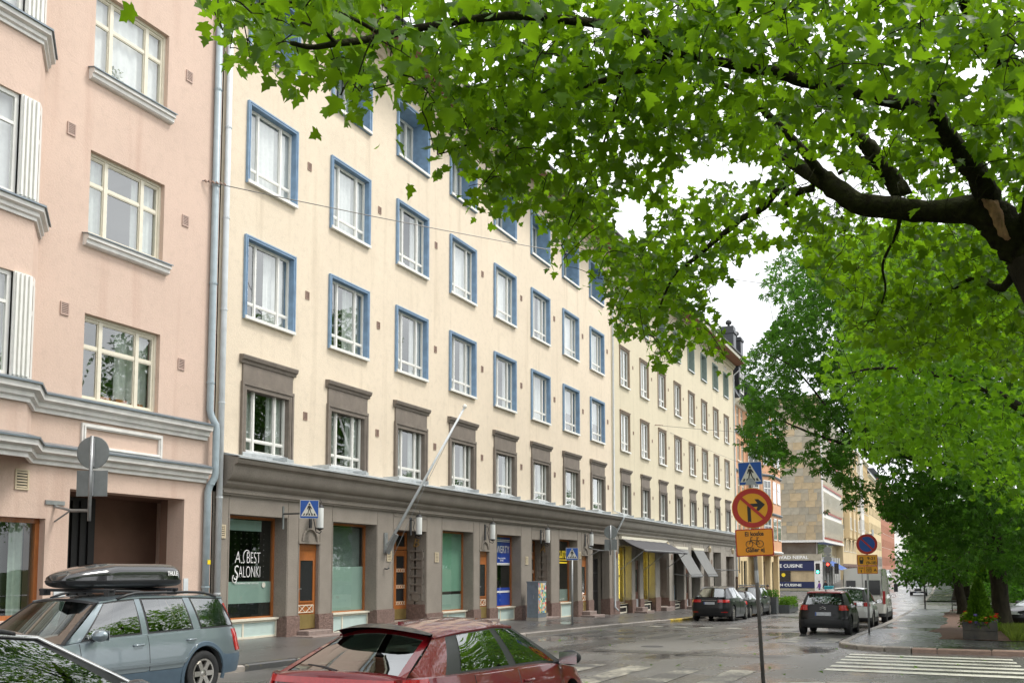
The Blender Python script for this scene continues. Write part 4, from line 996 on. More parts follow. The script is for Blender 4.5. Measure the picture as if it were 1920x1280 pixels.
downpipe(HB, 77.0, FY-.08, [(0, -.95, 18.1), (0, 0, 17.3), (0, 0, 4.7), (0, -.5, 4.5), (0, -.5, 4.3), (0, -.05, 3.5), (0, 0, 3.3), (0, 0, -.7)], .06, 'pipewhite', 0)
part('pipe_label', MB().box(17.33, 17.43, FY-.182, FY-.178, 1.82, 1.92), K['yellowletter'], HP, True)
# ------------------------------------------------------------------ houses farther along the street
def far_window_kind(w, h, framemat, three=True, sill=True):
    f = MB(); ring(f, 0, w, 0, h, .09, .08, .16); f.box(w/2-.04, w/2+.04, .085, .155, .05, h-.05); f.box(.05, w-.05, .09, .15, h*.64, h*.64+.07)
    if sill: f.box(-.08, w+.08, -.08, .1, -.09, 0)
    return (f.mesh('window', K[framemat]), MB().quad((.08, .12, .08), (w-.08, .12, .08), (w-.08, .12, h-.08), (.08, .12, h-.08)).mesh('pane', K['glass']))
def far_house(name, label, x0, x1, y, wallmat, basez, eave, rows, xs, win, basemat=None, base_top=None, roof=None, baserow=None):
    """straight street front: wall with real openings, each window a part with a pane"""
    zb = zr((x0+x1)/2); h = root(name, label, 'building', (x0, y, zb), None); b = h.location
    w0 = win[2], win[3]; holes = [(X, X+w0[0], Z, Z+w0[1], .2) for X in xs for Z in rows]
    g = []
    if baserow: g = [(X-.1, X+w0[0]+.1, baserow[0], baserow[1], .3) for X in xs]
    bt = base_top if base_top is not None else zb
    part('wall', wall_holes(MB(), x0, x1, bt, eave, holes, y), wallmat, h, True)
    if base_top is not None: part('ground_storey', wall_holes(MB(), x0, x1, min(zr(x0), zr(x1))-.5, base_top, g, y-.04), basemat or wallmat, h, True)
    m = MB(); m.quad((x0+.1, y+1.2, basez), (x1-.1, y+1.2, basez), (x1-.1, y+1.2, eave), (x0+.1, y+1.2, eave)); part('interior', m, K['room'], h, True)
    for X, X1, Z, Z1, d in holes:
        o = link('window', win[0], h, (X-b.x, 0, Z-b.z)); link('pane', win[1], o)
    for X, X1, Z, Z1, d in g:
        f = MB(); ring(f, X, X1, Z, Z1, .1, y+.12, y+.2); f.box(X, X1, y+.125, y+.19, Z1-.7, Z1-.62); o = part('shop_window', f, K['iron'], h, True); part('pane', MB().quad((X, y+.17, Z), (X1, y+.17, Z), (X1, y+.17, Z1), (X, y+.17, Z1)), K['shopglass'], o, True)
    part('side_wall', MB().box(x0, x0+.2, y+.01, y+12, basez-.5, eave), wallmat, h, True); part('side_wall', MB().box(x1-.2, x1, y+.01, y+12, basez-.5, eave), wallmat, h, True)
    part('eave', MB().prism([(y, eave-.4), (y-.15, eave-.35), (y-.3, eave-.15), (y-.5, eave-.1), (y-.5, eave+.1), (y, eave+.12)], 'x', x0, x1), K['creampaint'] if wallmat != K['brickred'] else K['whitestone'], h, True)
    part('roof', MB().prism([(y-.5, eave+.1), (y+1.2, eave+2.6), (y+11, eave+2.6), (y+12, eave+.1)], 'x', x0, x1), K['roof'], h, True)
    return h
FW1 = far_window_kind(1.3, 1.9, 'white') + (1.3, 1.9)
FW2 = far_window_kind(1.15, 1.8, 'creampaint') + (1.15, 1.8)
FW3 = far_window_kind(1.5, 1.7, 'brownframe') + (1.5, 1.7)

# apricot house with canted bay and black mansard
HO = far_house('apricot_house', 'apricot rendered house with rounded bay, black mansard roof and chimney beside the pale yellow house', 77.25, 97, FY, K['orange'], -1.3, 15.4, (4.2, 7.4, 10.6, 13.2), (78.2, 79.9, 93.2, 95.0), FW2, K['yellow2'], 3.0, None, (-.6, 2.4))
plan = [(81.6, 16.0), (82.6, 14.9), (84.2, 14.3), (88.6, 14.3), (90.4, 14.9), (91.6, 16.0)]
bm_ = MB()
for (p, q) in zip(plan, plan[1:]): slanted(bm_, p, q, 2.9, 15.6)
bm_.poly([(x, y, 2.9) for x, y in plan]); bm_.poly([(x, y, 15.6) for x, y in plan]); bay_o = part('bay', bm_, K['orange'], HO, True)
def slant_window(parent, p, q, t0, t1, z0, z1, off=.03):
    p, q = Vector(p), Vector(q); d = (q-p); n = Vector((d.y, -d.x)).normalized()*off; a, b = p.lerp(q, t0)+n, p.lerp(q, t1)+n
    f = MB(); L = (b-a).length
    def B(u0, u1, w0, w1, dd):
        P, Q = a + (b-a)*u0, a + (b-a)*u1; N = n.normalized()*dd
        f.poly([(P.x+N.x, P.y+N.y, w0), (Q.x+N.x, Q.y+N.y, w0), (Q.x+N.x, Q.y+N.y, w1), (P.x+N.x, P.y+N.y, w1)])
    e = .09 / L
    for u0, u1, w0, w1 in ((0, e, z0, z1), (1-e, 1, z0, z1), (e, 1-e, z1-.09, z1), (e, 1-e, z0, z0+.09), (.5-e*.4, .5+e*.4, z0+.09, z1-.09), (e, 1-e, z0+(z1-z0)*.62, z0+(z1-z0)*.62+.07)): B(u0, u1, w0, w1, .02)
    o = part('window', f, K['white'], parent, True)
    g = MB(); g.poly([(a.x, a.y, z0), (b.x, b.y, z0), (b.x, b.y, z1), (a.x, a.y, z1)]); g2 = part('pane', g, K['frostdark'], o, True)
    return o
K['frostdark'] = mat('dim_window_glass', (.09, .10, .095), .06, .4, .8, coat=1.0)
for (p, q) in zip(plan, plan[1:]):
    L = (Vector(q)-Vector(p)).length
    for z in (4.2, 7.4, 10.6, 13.3):
        if L > 3: slant_window(bay_o, p, q, .08, .42, z, z+1.9); slant_window(bay_o, p, q, .58, .92, z, z+1.9)
        else: slant_window(bay_o, p, q, .16, .84, z, z+1.9)
for z in (3.0, 6.3, 9.6, 12.75, 15.4):
    sweep([(77.3, 16.0)] + plan + [(96.9, 16.0)], [(0, z), (-.08, z+.02), (-.16, z+.14), (-.16, z+.2), (0, z+.25)], K['zincdark'] if z > 3.2 else K['whitestone'], 'band_cornice', HO)
mr_ = MB(); mr_.poly([(81.2, 14.6, 15.6), (84, 14.0, 15.6), (89, 14.0, 15.6), (92, 14.6, 15.6), (91, 17, 19.6), (82, 17, 19.6)]); mr_.poly([(81.2, 14.6, 15.6), (82, 17, 19.6), (81.2, 17, 15.6)]); mr_.poly([(92, 14.6, 15.6), (92, 17, 15.6), (91, 17, 19.6)]); part('bay_roof', mr_, K['roof'], HO, True)
mr2 = MB().prism([(FY-.35, 15.55), (FY+1.3, 19.8), (FY+9, 20.0), (FY+11.5, 15.55)], 'x', 77.3, 97); part('mansard_roof', mr2, K['roof'], HO, True)
for X in (78.6, 93.6):
    d = MB().box(X, X+1.9, FY-.2, FY+1.4, 15.8, 18.4); d.box(X-.12, X+2.02, FY-.3, FY+1.5, 18.4, 18.55); o = part('dormer', d, K['roof'], HO, True)
    f = MB(); ring(f, X+.3, X+1.6, 16.2, 18.1, .1, FY-.26, FY-.2); f.box(X+.92, X+.99, FY-.25, FY-.2, 16.2, 18.1); part('window', f, K['white'], o, True); part('pane', MB().box(X+.35, X+1.55, FY-.215, FY-.205, 16.25, 18.05), K['frostdark'], o, True)
for X in (80.6, 83.6):
    part('chimney', MB().box(X, X+1.0, FY+.6, FY+1.7, 17, 22.4 - (X-80)*.1).box(X-.1, X+1.1, FY+.5, FY+1.8, 21.7, 21.9), K['roof'], HO, True)
    part('chimney_pot', MB().lathe([(0, 0), (.12, 0), (.1, .3), (.25, .38), (.28, .55), (.15, .72), (0, .75)], (X+.5, FY+1.1, 22.3-(X-80)*.1), n=12), K['iron'], HO, True, True)
part('sky_light', MB().box(77.6, 80.2, FY+1.5, FY+5, 19.8, 21.2), K['glass'], HO, True)
for i, X in enumerate((78.0, 82.4, 86.2, 90.4, 94.6)):
    part('pilaster', MB().box(X-.3, X+.3, FY-.12 if X < 81 or X > 91.7 else 14.9, FY+.1 if X < 81 or X > 91.7 else 15.3, -1.7, 2.9), K['yellow2'], HO, True)
mb = MB()
for i in range(14): mb.box(83.0+i*.22, 83.0+i*.22+.16, 15.35, 15.42, -1.4, 2.4)
part('slatted_door', mb, K['brownframe'], HO, True)
mb = MB()
for i in range(5):
    for j in range(4):
        if (i + j) % 2: mb.box(90.55+i*.16, 90.55+i*.16+.15, 14.78+i*.12, 14.84+i*.12, 3.4+j*.2, 3.58+j*.2)
part('tile_chequer', mb, K['iron'], HO, True); HO.children[-1]['kind'] = 'stuff'

# stone-clad corner house: limestone panels set one by one
SX = 132.0
HS = root('stone_house', 'corner office house clad in sandy stone panels above a restaurant front', 'building', (SX, FY, zr(SX)))
K['limestone'] = mat('sandy_stone', (.42, .355, .25), .75, .2, 1.3, .2, 30, objvar=.12, c2=(.47, .39, .27)); K['limestone2'] = mat('greyer_stone', (.38, .34, .26), .75, .2, 1.3, .2, 30, objvar=.14); K['limestone3'] = mat('ochre_stone', (.46, .355, .215), .75, .2, 1.3, .2, 30, objvar=.1)
cs = MB(); cs.box(SX+.04, SX+24, FY+.04, FY+14, 5.6, 25); cs.box(SX+1.2, SX+23, FY+.9, FY+14, -2, 5.6); part('core', cs, K['whitestone'], HS, True)
rs2 = random.Random(17); z = 5.6
pans = [MB().box(0, .05, -1, 0, 0, 1).mesh('stone_panel', K[k]) for k in ('limestone', 'limestone2', 'limestone3')]
row = 0
while z < 24.6:
    hh = .5 if row % 5 == 2 else rs2.uniform(.85, 1.05); y = FY + .02 - rs2.uniform(0, .8)
    while y < FY + 9:
        w = rs2.uniform(.95, 1.5) if row % 5 != 2 else rs2.uniform(.6, 1.0)
        y1 = min(max(y, FY+.02) + w, FY+9.2) if y >= FY else y + w
        a = max(y, FY+.02); b = y + w
        if b - a > .15:
            o = link('stone_panel', rs2.choice(pans), HS, Vector((SX-.02-rs2.uniform(0, .012), b, z)) - HS.location); o.scale = (1, b - a - .018, hh - .018)
        y += w
    z += hh; row += 1
# street side: strips of windows between white piers
for i in range(5):
    z = 6.0 + i*3.5; o = part('window_band', MB().box(SX+.6, SX+23.5, FY+.0, FY+.05, z, z+2.6), K['frostdark'], HS, True)
    p = MB()
    for j in range(17): p.box(SX+.6+j*1.42, SX+.75+j*1.42, FY-.22, FY-.002, z, z+2.6)
    part('mullion', p, K['creampaint'], o, True); o.children[0]['kind'] = 'stuff'
    q = MB().box(SX+.6, SX+23.5, FY-.06, FY-.004, z, z+.75); part('parapet_panel', q, K['limestone'], o, True)
    part('red_strip', MB().box(SX+.5, SX+23.6, FY-.1, FY-.0, z-.2, z-.06), K['signred'], o, True)
part('corner_pier', MB().box(SX-.05, SX+.5, FY-.15, FY+.015, 5.4, 25.2), K['whitestone'], HS, True); part('soffit_slab', MB().box(SX-.06, SX+24, FY-.2, FY+10, 5.3, 5.58), K['whitestone'], HS, True)
part('upper_glazing', MB().box(SX+1.0, SX+1.1, FY+1, FY+9.5, 3.75, 5.3), K['frostdark'], HS, True); part('upper_glazing', MB().box(SX+1.3, SX+22, FY+.8, FY+.88, 3.75, 5.3), K['frostdark'], HS, True)
part('stone_band', MB().box(SX+.1, SX+1.1, FY+.3, FY+9.5, 2.9, 3.74), K['limestone2'], HS, True)
K['navy'] = mat('navy_banner', (.008, .016, .075), .5, .1, 4)
def far_letters(s, y, z, size, width, m='letter', x=SX+.08):
    me = text_mesh(s, size, K[m], width, ext=.01, align='LEFT', bold=.012); link('lettering', me, HS, Vector((x, y, z)) - HS.location, (R(90), 0, R(-90)))
far_letters('HIMALAYA NVAD NEPAL', FY+9.6, 3.1, .6, 7.7)
part('banner', MB().box(SX+.2, SX+.26, FY+1.2, FY+9.5, 1.55, 2.85), K['navy'], HS, True); far_letters('NEPALESE CUISINE', FY+8.3, 1.98, .6, 5.6, 'letter', SX+.17)
part('banner', MB().box(SX+.2, SX+.26, FY+1.2, FY+9.5, -.75, .1), K['navy'], HS, True); far_letters('HIMALAYAN CUISINE', FY+8.6, -.5, .45, 5.7, 'letter', SX+.17)
part('restaurant_window', MB().box(SX+.4, SX+.5, FY+1.2, FY+9.5, .1, 1.55), K['limestone3'], HS, True); part('poster', MB().box(SX+.3, SX+.38, FY+4.3, FY+6.2, .15, 1.5), K['film_dark'], HS, True)
part('sun_emblem', MB().lathe([(0, -.01), (.25, -.01), (.25, 0)], (SX+.29, FY+5.2, .98), 'x', 14), K['yellowletter'], HS, True)
part('corner_column', MB().box(SX+.2, SX+.7, FY+.2, FY+1.2, -1.4, 3.0), K['whitestone'], HS, True); part('stall_riser', MB().box(SX+.25, SX+.6, FY+1.2, FY+9.5, -1.4, -.75), K['limestone2'], HS, True)
for i in range(7): part('shop_column', MB().box(SX+3+i*3, SX+3.4+i*3, FY+.2, FY+.6, -1.4, 3.4), K['whitestone'], HS, True)
part('shop_glazing', MB().box(SX+1, SX+22, FY+.7, FY+.78, -1.2, 3.7), K['frostdark'], HS, True)
K['blueawn'] = mat('blue_awning_cloth', (.05, .11, .33), .8, .08, 4)
aw = root('awning', 'blue awning over the pavement on the stone corner house', 'awning', (SX+4, FY, 2.6), 'awnings over the shop fronts')
o = part('cloth', MB().grid(lambda u, v: (SX+.6+12*u, FY+.3-2.3*v, 2.9-1.25*v), 8, 4), K['blueawn'], aw, True); o.modifiers.new('s', 'SOLIDIFY').thickness = .03
part('front_bar', MB().tube([(SX+.6, FY-2.0, 1.64), (SX+12.6, FY-2.0, 1.64)], .04, 6), K['galv'], aw, True)

far_house('yellow_house', 'yellow apartment house with shallow bays beyond the stone corner house', 156.2, 178, FY, K['yellow'], -1, 22, (4.6, 8.0, 11.4, 14.8, 18.2), [157.6 + i*2.6 for i in range(8)], FW1, K['granite'], 2.6, None, (.4, 2.2))
hy = [o for o in bpy.data.objects if o.name.startswith('yellow_house')][0]
for i in range(3): part('bay', MB().box(158.5+i*6.6, 161.4+i*6.6, FY-.9, FY-.001, 6.6, 20.6), K['yellow'], hy, True)
for i in range(3):
    for z in (8.0, 11.4, 14.8, 18.2): 
        o = link('window', FW1[0], hy, Vector((159.3+i*6.6, FY-1.05, z)) - hy.location); link('pane', FW1[1], o)
far_house('ochre_house', 'ochre and white house with tall windows between two yellow houses', 178.1, 206, FY, K['ochre'], 0, 22.5, (5.6, 9.0, 12.4, 15.8, 19.0), [179.2 + i*2.7 for i in range(10)], FW1, K['yellow2'], 4.2, None, (1.6, 3.6))
ho = [o for o in bpy.data.objects if o.name.startswith('ochre_house')][0]
part('white_bay', MB().box(186, 191.5, FY-.35, FY-.001, 5.2, 22.3), K['whitestone'], ho, True)
for X in (186.8, 189.4):
    for z in (5.6, 9.0, 12.4, 15.8, 19.0): o = link('window', FW1[0], ho, Vector((X, FY-.5, z)) - ho.location); link('pane', FW1[1], o)
part('balcony', MB().box(199, 203, FY-1.1, FY-.001, 8.3, 8.6).box(199, 203, FY-1.1, FY-1.02, 8.6, 9.5), K['zincdark'], ho, True)
far_house('straw_house', 'straw coloured house with plain upper wall before the red house', 206.1, 240, FY, K['yellow2'], 1, 21, (6.2, 9.6, 13.0, 16.4), [208 + i*3.6 for i in range(9)], FW3, K['greyshop2'], 4.6, None, (2.4, 4.2))
far_house('red_house', 'red house at the top of the sloping street', 240.1, 292, FY, K['brickred'], 1.2, 23, (7.0, 10.4, 13.8, 17.2), [242 + i*4.2 for i in range(12)], FW1, K['brickred'], 5.2, None, (2.6, 4.6))
far_house('grey_house', 'pale grey house beyond the red house at the street end', 292.1, 360, FY, K['whitestone'], 1.4, 21, (7.0, 10.4, 13.8, 17.2), [294 + i*5 for i in range(13)], FW1, K['greyshop2'], 5.2, None, (2.6, 4.6))
# the street bends at the top of the hill: a far house closes the view
h = root('white_house', 'white house closing the view where the street ends', 'building', (420, 6, zr(420)))
m = MB(); m.box(420, 432, -30, 30, 1, 20); part('wall', m, K['cream2'], h, True)
fwm = MB().box(-.06, .0, -.6, .6, -.9, .9).mesh('window', K['frostdark'])
for i in range(16):
    for z in (4.5, 8, 11.5, 15): link('window', fwm, h, Vector((419.98, -26+i*3.5, z)) - h.location)

# ------------------------------------------------------------------ signs, lamps and other street furniture
FACE = R(-90)          # plates face back along the street
def disc(r, y, t=.004, n=40): return MB().lathe([(0, y-t), (r, y-t), (r, y)], n=n, axis='y')
def rrect(w, h, r, y, t=.004):
    pts = []
    for cx, cz, a0 in ((w/2-r, h/2-r, 0), (-w/2+r, h/2-r, 90), (-w/2+r, -h/2+r, 180), (w/2-r, -h/2+r, 270)):
        for k in range(5): a = R(a0+k*22.5); pts.append((cx+r*math.cos(a), cz+r*math.sin(a)))
    return MB().prism(pts[::-1], 'y', y-t, y)
def flat(pts, y): return MB().poly([(x, y, z) for x, z in pts])
def crossing_plate(parent, s, z, y=-.04):
    """blue square with the walking figure on the bars"""
    p = part('crossing_plate', rrect(s, s, s*.04, y, .006), K['signwhite'], parent); p.location.z = z
    y -= .007; b = part('blue_field', rrect(s*.95, s*.95, s*.03, y, .002), K['signblue'], p); y -= .004
    part('white_triangle', flat([(-s*.44, -s*.37), (s*.44, -s*.37), (0, s*.45)], y), K['signwhite'], p); y -= .003
    f = MB(); u = s/1.0
    def pl(pts): f.poly([(a*u, y, c*u) for a, c in pts])
    f.lathe([(0, -.001), (.05*u, -.001), (.05*u, 0)], (0.0, y, .27*u), 'y', 14)
    pl([(-.055, .2), (.05, .2), (.06, .02), (-.05, .02)]); pl([(-.055, .2), (-.085, .17), (-.135, .0), (-.1, -.01), (-.04, .12)]); pl([(.05, .2), (.085, .15), (.15, .03), (.12, -.0), (.04, .1)])
    pl([(-.05, .03), (.01, .03), (-.03, -.12), (-.06, -.27), (-.105, -.27), (-.075, -.11)]); pl([(.0, .03), (.06, .03), (.075, -.1), (.155, -.26), (.11, -.27), (.03, -.11)])
    for i in range(5): c = -.3+i*.15; pl([(c-.045-.02*(2-i)*-1*.3, -.33), (c+.04, -.33), (c*.86+.04, -.22), (c*.86-.03, -.22)])
    part('walking_figure', f, K['signblack'], p); return p
# post on the near corner: crossing, no right turn, except bicycles
zp = zr(16.2)
sp1 = root('sign_post', 'leaning steel post with crossing sign, no right turn sign and bicycle plate', 'sign', (16.2, 2.96, zp+.11), None, FACE + R(14))
sp1.rotation_euler = (0, R(-2.4), FACE + R(14))
pm = part('post', MB().tube([(0, 0, -.2), (0, 0, 3.42)], .032, 12), K['galvdark'], sp1, smooth=True)
part('post_band', MB().lathe([(.036, 0), (.036, .2)], (0, 0, 1.58), n=12), K['galv'], sp1, smooth=True)
crossing_plate(sp1, .385, 3.39); part('clamp', flat([(-.1, 3.2), (.1, 3.2), (.04, 3.3), (-.04, 3.3)], -.057), K['galv'], sp1)
rd = part('round_plate', disc(.335, -.045, .008), K['signyellow'], sp1); rd.location.z = 2.81
part('red_ring', MB().lathe([(.245, -.056), (.325, -.056), (.325, -.054), (.245, -.054)], n=48, axis='y', closed=True), K['signred'], rd)
ar = MB(); ar.poly([(x, -.0575, z) for x, z in [(-.085, -.235), (-.06, -.22), (-.03, -.235), (-.03, .0), (-.015, .02), (.085, .02), (.05, -.05), (.1, -.05), (.205, .05), (.1, .145), (.04, .145), (.085, .075), (-.03, .075), (-.085, .035)]]); part('turn_arrow', ar, K['signblack'], rd)
part('red_bar', MB().obox((0, -.0605, 0), (.27*.707, 0, -.27*.707), (0, .001, 0), (.024*.707, 0, .024*.707)), K['signred'], rd)
pl_ = part('text_plate', rrect(.61, .45, .02, -.045, .008), K['signred'], sp1); pl_.location.z = 2.24
part('orange_field', rrect(.575, .415, .025, -.055, .002), K['signyellow2'], pl_)
def sign_text(parent, s, x, z, size, width, m='signblack', y=-.06):
    me = text_mesh(s, size, K[m], width, ext=.0005, align='CENTER', bold=.0025); link('lettering', me, parent, (x, y, z), STAND)
sign_text(pl_, 'Ei koske', 0, .11, .1, .3); sign_text(pl_, 'Gäller ej', 0, -.155, .1, .3)
bk = MB(); y = -.06
for cx in (-.085, .085): bk.tube([(cx+.055*math.cos(R(t)), y, -.025+.055*math.sin(R(t))) for t in range(0, 361, 20)], .005, 5)
for pts in ([(-.085, -.025), (-.06, .055)], [(-.06, .075), (-.055, .085), (-.03, .085)], [(-.06, .055), (-.06, .08)], [(-.06, .045), (.03, .03), (.05, .07)], [(.03, .03), (.02, -.03), (-.055, .03)], [(.02, -.03), (.085, -.025), (.042, .05)], [(.03, .078), (.075, .078)]):
    bk.tube([(a, y, b) for a, b in pts], .0055, 5)
part('bicycle_print', bk, K['signblack'], pl_)
# parking ban post
sp2 = root('sign_post', 'steel post with round no parking sign and yellow time plates beside the black hatchback', 'sign', (33.9, 2.72, zr(33.9)+.11), None, FACE + R(12))
part('post', MB().tube([(0, 0, -.1), (0, 0, 2.7)], .034, 12), K['galv'], sp2, smooth=True)
rd = part('round_plate', disc(.335, -.045, .008), K['signred'], sp2); rd.location.z = 2.92
part('blue_field', disc(.25, -.054, .002), K['signblue'], rd); part('red_bar', MB().obox((0, -.058, 0), (.255*.707, 0, -.255*.707), (0, .001, 0), (.026*.707, 0, .026*.707)), K['signred'], rd)
p1 = part('time_plate', rrect(.64, .355, .02, -.045, .008), K['signred'], sp2); p1.location.z = 2.39; part('yellow_field', rrect(.61, .325, .02, -.055, .002), K['signyellow'], p1)
sign_text(p1, '9-21', .13, .02, .13, .24); sign_text(p1, '(9-18)', .125, -.125, .13, .31)
part('meter_symbol', flat([(-.24, .1), (-.13, .1), (-.12, .02), (-.14, -.12), (-.23, -.12), (-.25, .02)], -.0585), K['signblack'], p1); part('meter_window', flat([(-.215, .07), (-.155, .07), (-.15, .01), (-.22, .01)], -.061), K['signyellow'], p1)
p2 = part('zone_plate', rrect(.64, .26, .02, -.045, .008), K['signred'], sp2); p2.location.z = 2.075; part('yellow_field', rrect(.61, .23, .02, -.055, .002), K['signyellow'], p2)
part('divider', MB().box(-.1, -.09, -.06, -.058, -.115, .115), K['signred'], p2); sign_text(p2, '1', -.2, -.08, .11, .03); sign_text(p2, 'VYÖHYKE', -.2, .05, .03, .13); sign_text(p2, 'A', .235, -.055, .15, .085)
for i, s in enumerate(('Ei koske', 'P-tunnuksella', 'Gäller ej', 'med P-tecken')): sign_text(p2, s, .04, .06-i*.045, .035, .17)
# blue crossing sign on a post at the far kerb, and the one on a wall arm
cp = root('crossing_sign', 'blue crossing sign on a slim post on the pavement by the painted cabinet', 'sign', (33.4, 13.0, zr(33.4)+.14), 'crossing signs', FACE + R(22))
part('post', MB().tube([(0, 0, -.1), (0, 0, 2.5)], .036, 10), K['galv'], cp, smooth=True); crossing_plate(cp, .46, 2.62)
cw = root('crossing_sign', 'blue crossing sign on a wall arm above the narrow arched door', 'sign', (20.95, FY-.02, 3.0), 'crossing signs', 0)
cw.location = (20.28, FY, 3.05)
part('wall_plate', MB().box(-.03, .03, -.02, 0, -.3, .3), K['signback'], cw); part('arm', MB().tube([(0, -.01, .1), (.05, -.75, .1)], .02, 8), K['iron'], cw)
holder = part('sign_holder', MB().box(-.01, .01, -.02, .02, -.1, .1), K['iron'], cw); holder.location = (.05, -.8, .2); holder.rotation_euler = (0, 0, FACE + R(40)); 
q = crossing_plate(holder, .48, 0)
def sign_backs(label, anchor, out_, postlen, kind, tilt=0):
    r = root('traffic_sign', label, 'sign', anchor, 'traffic signs seen from behind')
    part('wall_plate', MB().box(-.22, .22, -.03, 0, -.02, .06), K['galv'], r); ar = part('arm', MB().tube([(0, 0, -.05), (.05, -out_*.5, -.14), (.1, -out_, -.15)], .028, 8), K['galv'], r); part('brace', MB().tube([(0, -.02, -.35), (.04, -out_*.45, -.15)], .018, 8), K['galv'], r)
    part('post', MB().tube([(.1, -out_, -.35), (.1, -out_, postlen)], .035, 10), K['galv'], r, smooth=True)
    if kind == 'round':
        d = part('round_plate', MB().lathe([(0, -.006), (.31, -.006), (.32, 0), (.31, .006), (0, .006)], n=36, axis='y'), K['signback'], r); d.location = (.14, -out_, postlen-.32); d.rotation_euler = (0, 0, FACE+R(24)); part('rib', MB().box(-.04, .04, -.03, -.006, -.28, .28), K['galv'], d)
        d = part('text_plate', MB().box(-.3, .3, -.006, .006, -.25, .25), K['signback'], r); d.location = (.14, -out_, postlen-.92); d.rotation_euler = (0, 0, FACE+R(24)); part('rib', MB().box(-.04, .04, -.03, -.006, -.24, .24), K['galv'], d)
    else:
        d = part('triangle_plate', MB().prism([(-.42, 0), (.42, 0), (0, .75)], 'y', -.006, .006), K['tribk'], r); d.location = (.14, -out_, postlen-.7); d.rotation_euler = (0, 0, FACE+R(20)); part('rib', MB().box(-.03, .03, -.03, -.006, 0, .6), K['galv'], d)
    return r
K['tribk'] = mat('green_grey_sign_back', (.16, .27, .2), .5, .1, 4)
sign_backs('back of a round traffic sign and plate on an arm of the pink house', (13.25, FY, 2.98), .84, 1.3, 'round')
sign_backs('back of a round traffic sign and plate on a wall arm by the gate passage', (43.5, FY, 2.75), 1.0, 1.05, 'round')
sign_backs('green back of a triangular sign on a wall arm near the steep light awnings', (69.0, FY, 1.8), 1.9, 2.1, 'tri')
# wall lamps: white glass tubes on iron hooks
K['opal'] = mat('opal_glass', (.72, .73, .7), .3, .03, 8)
def wall_lamp(x, label):
    r = root('wall_lamp', label, 'lamp', (x, FY, 3.1), 'wall lamps along the shop fronts')
    part('glass_tube', MB().lathe([(0, -.3), (.095, -.3), (.1, -.27), (.1, .27), (.095, .3), (0, .3)], (0, -.32, 0), n=16), K['opal'], r, angle=40)
    part('cap', MB().lathe([(0, .36), (.06, .35), (.108, .3), (.108, .275)], (0, -.32, 0), n=14).lathe([(.108, -.275), (.108, -.3), (.05, -.33), (0, -.36)], (0, -.32, 0), n=14), K['iron'], r)
    part('bracket', MB().tube([(0, 0, .18), (0, -.12, .2), (-.02, -.16, .1), (0, -.12, -.05), (0, -.2, -.38), (0, -.32, -.42), (.03, -.36, -.36)], .014, 6).tube([(0, -.32, .34), (.03, -.34, .44), (-.02, -.32, .5)], .01, 5), K['iron'], r)
    part('back_plate', MB().box(-.05, .05, -.03, 0, -.3, .28), K['iron'], r)
for x, l in ((21.45, 'white tube wall lamp on the pier by the crossing sign arm'), (26.75, 'white tube wall lamp over house entrance B'), (32.15, 'white tube wall lamp over the arched door beside the blue shop window'), (37.45, 'white tube wall lamp over house entrance A'), (42.8, 'white tube wall lamp over the arched door by the gate passage')): wall_lamp(x, l)
K['oldlamp'] = mat('brass_lamp', (.5, .42, .28), .4, .1, 8, metal=.3)
for x in (56.4, 67.2, 74.8):
    r = root('wall_lantern', {56.4: 'small brass wall lantern between the wide and the steep awnings', 67.2: 'small brass wall lantern right after the steep awnings', 74.8: 'small brass wall lantern over the open brown door'}[x], 'lamp', (x, FY, 3.1), 'brass lanterns on the pale yellow house')
    part('lantern', MB().lathe([(0, -.22), (.09, -.2), (.12, .1), (.06, .2), (0, .25)], (0, -.22, 0), n=6), K['oldlamp'], r); part('bracket', MB().tube([(0, 0, .1), (0, -.22, .28)], .02, 6), K['iron'], r)
# flagpole
fp = root('flagpole', 'slanting white flagpole on the wall beside entrance B', 'flagpole', (25.25, FY, 2.55))
part('pole', MB().tube([(0, -.12, -.1), (1.0, -2.2, 4.15)], [.05, .032], 10), K['pipewhite'], fp, smooth=True); part('knob', MB().lathe([(0, -.07), (.06, -.03), (.07, .02), (.04, .07), (0, .09)], (1.01, -2.22, 4.2), n=12), K['white'], fp, smooth=True)
part('bracket', MB().box(-.09, .09, -.04, 0, -.35, .28).prism([(-.04, -.3), (-.36, .25), (-.46, .2), (-.14, -.38)], 'x', -.05, .05), K['galv'], fp); part('line', MB().tube([(.02, -.1, -.8), (.42, -1.1, 1.6), (.95, -2.12, 3.95)], .007, 4), K['galv'], fp)
part('cleat', MB().tube([(-.06, -.02, -.82), (-.02, -.1, -.84), (.04, -.13, -.8)], .022, 6), K['iron'], fp)
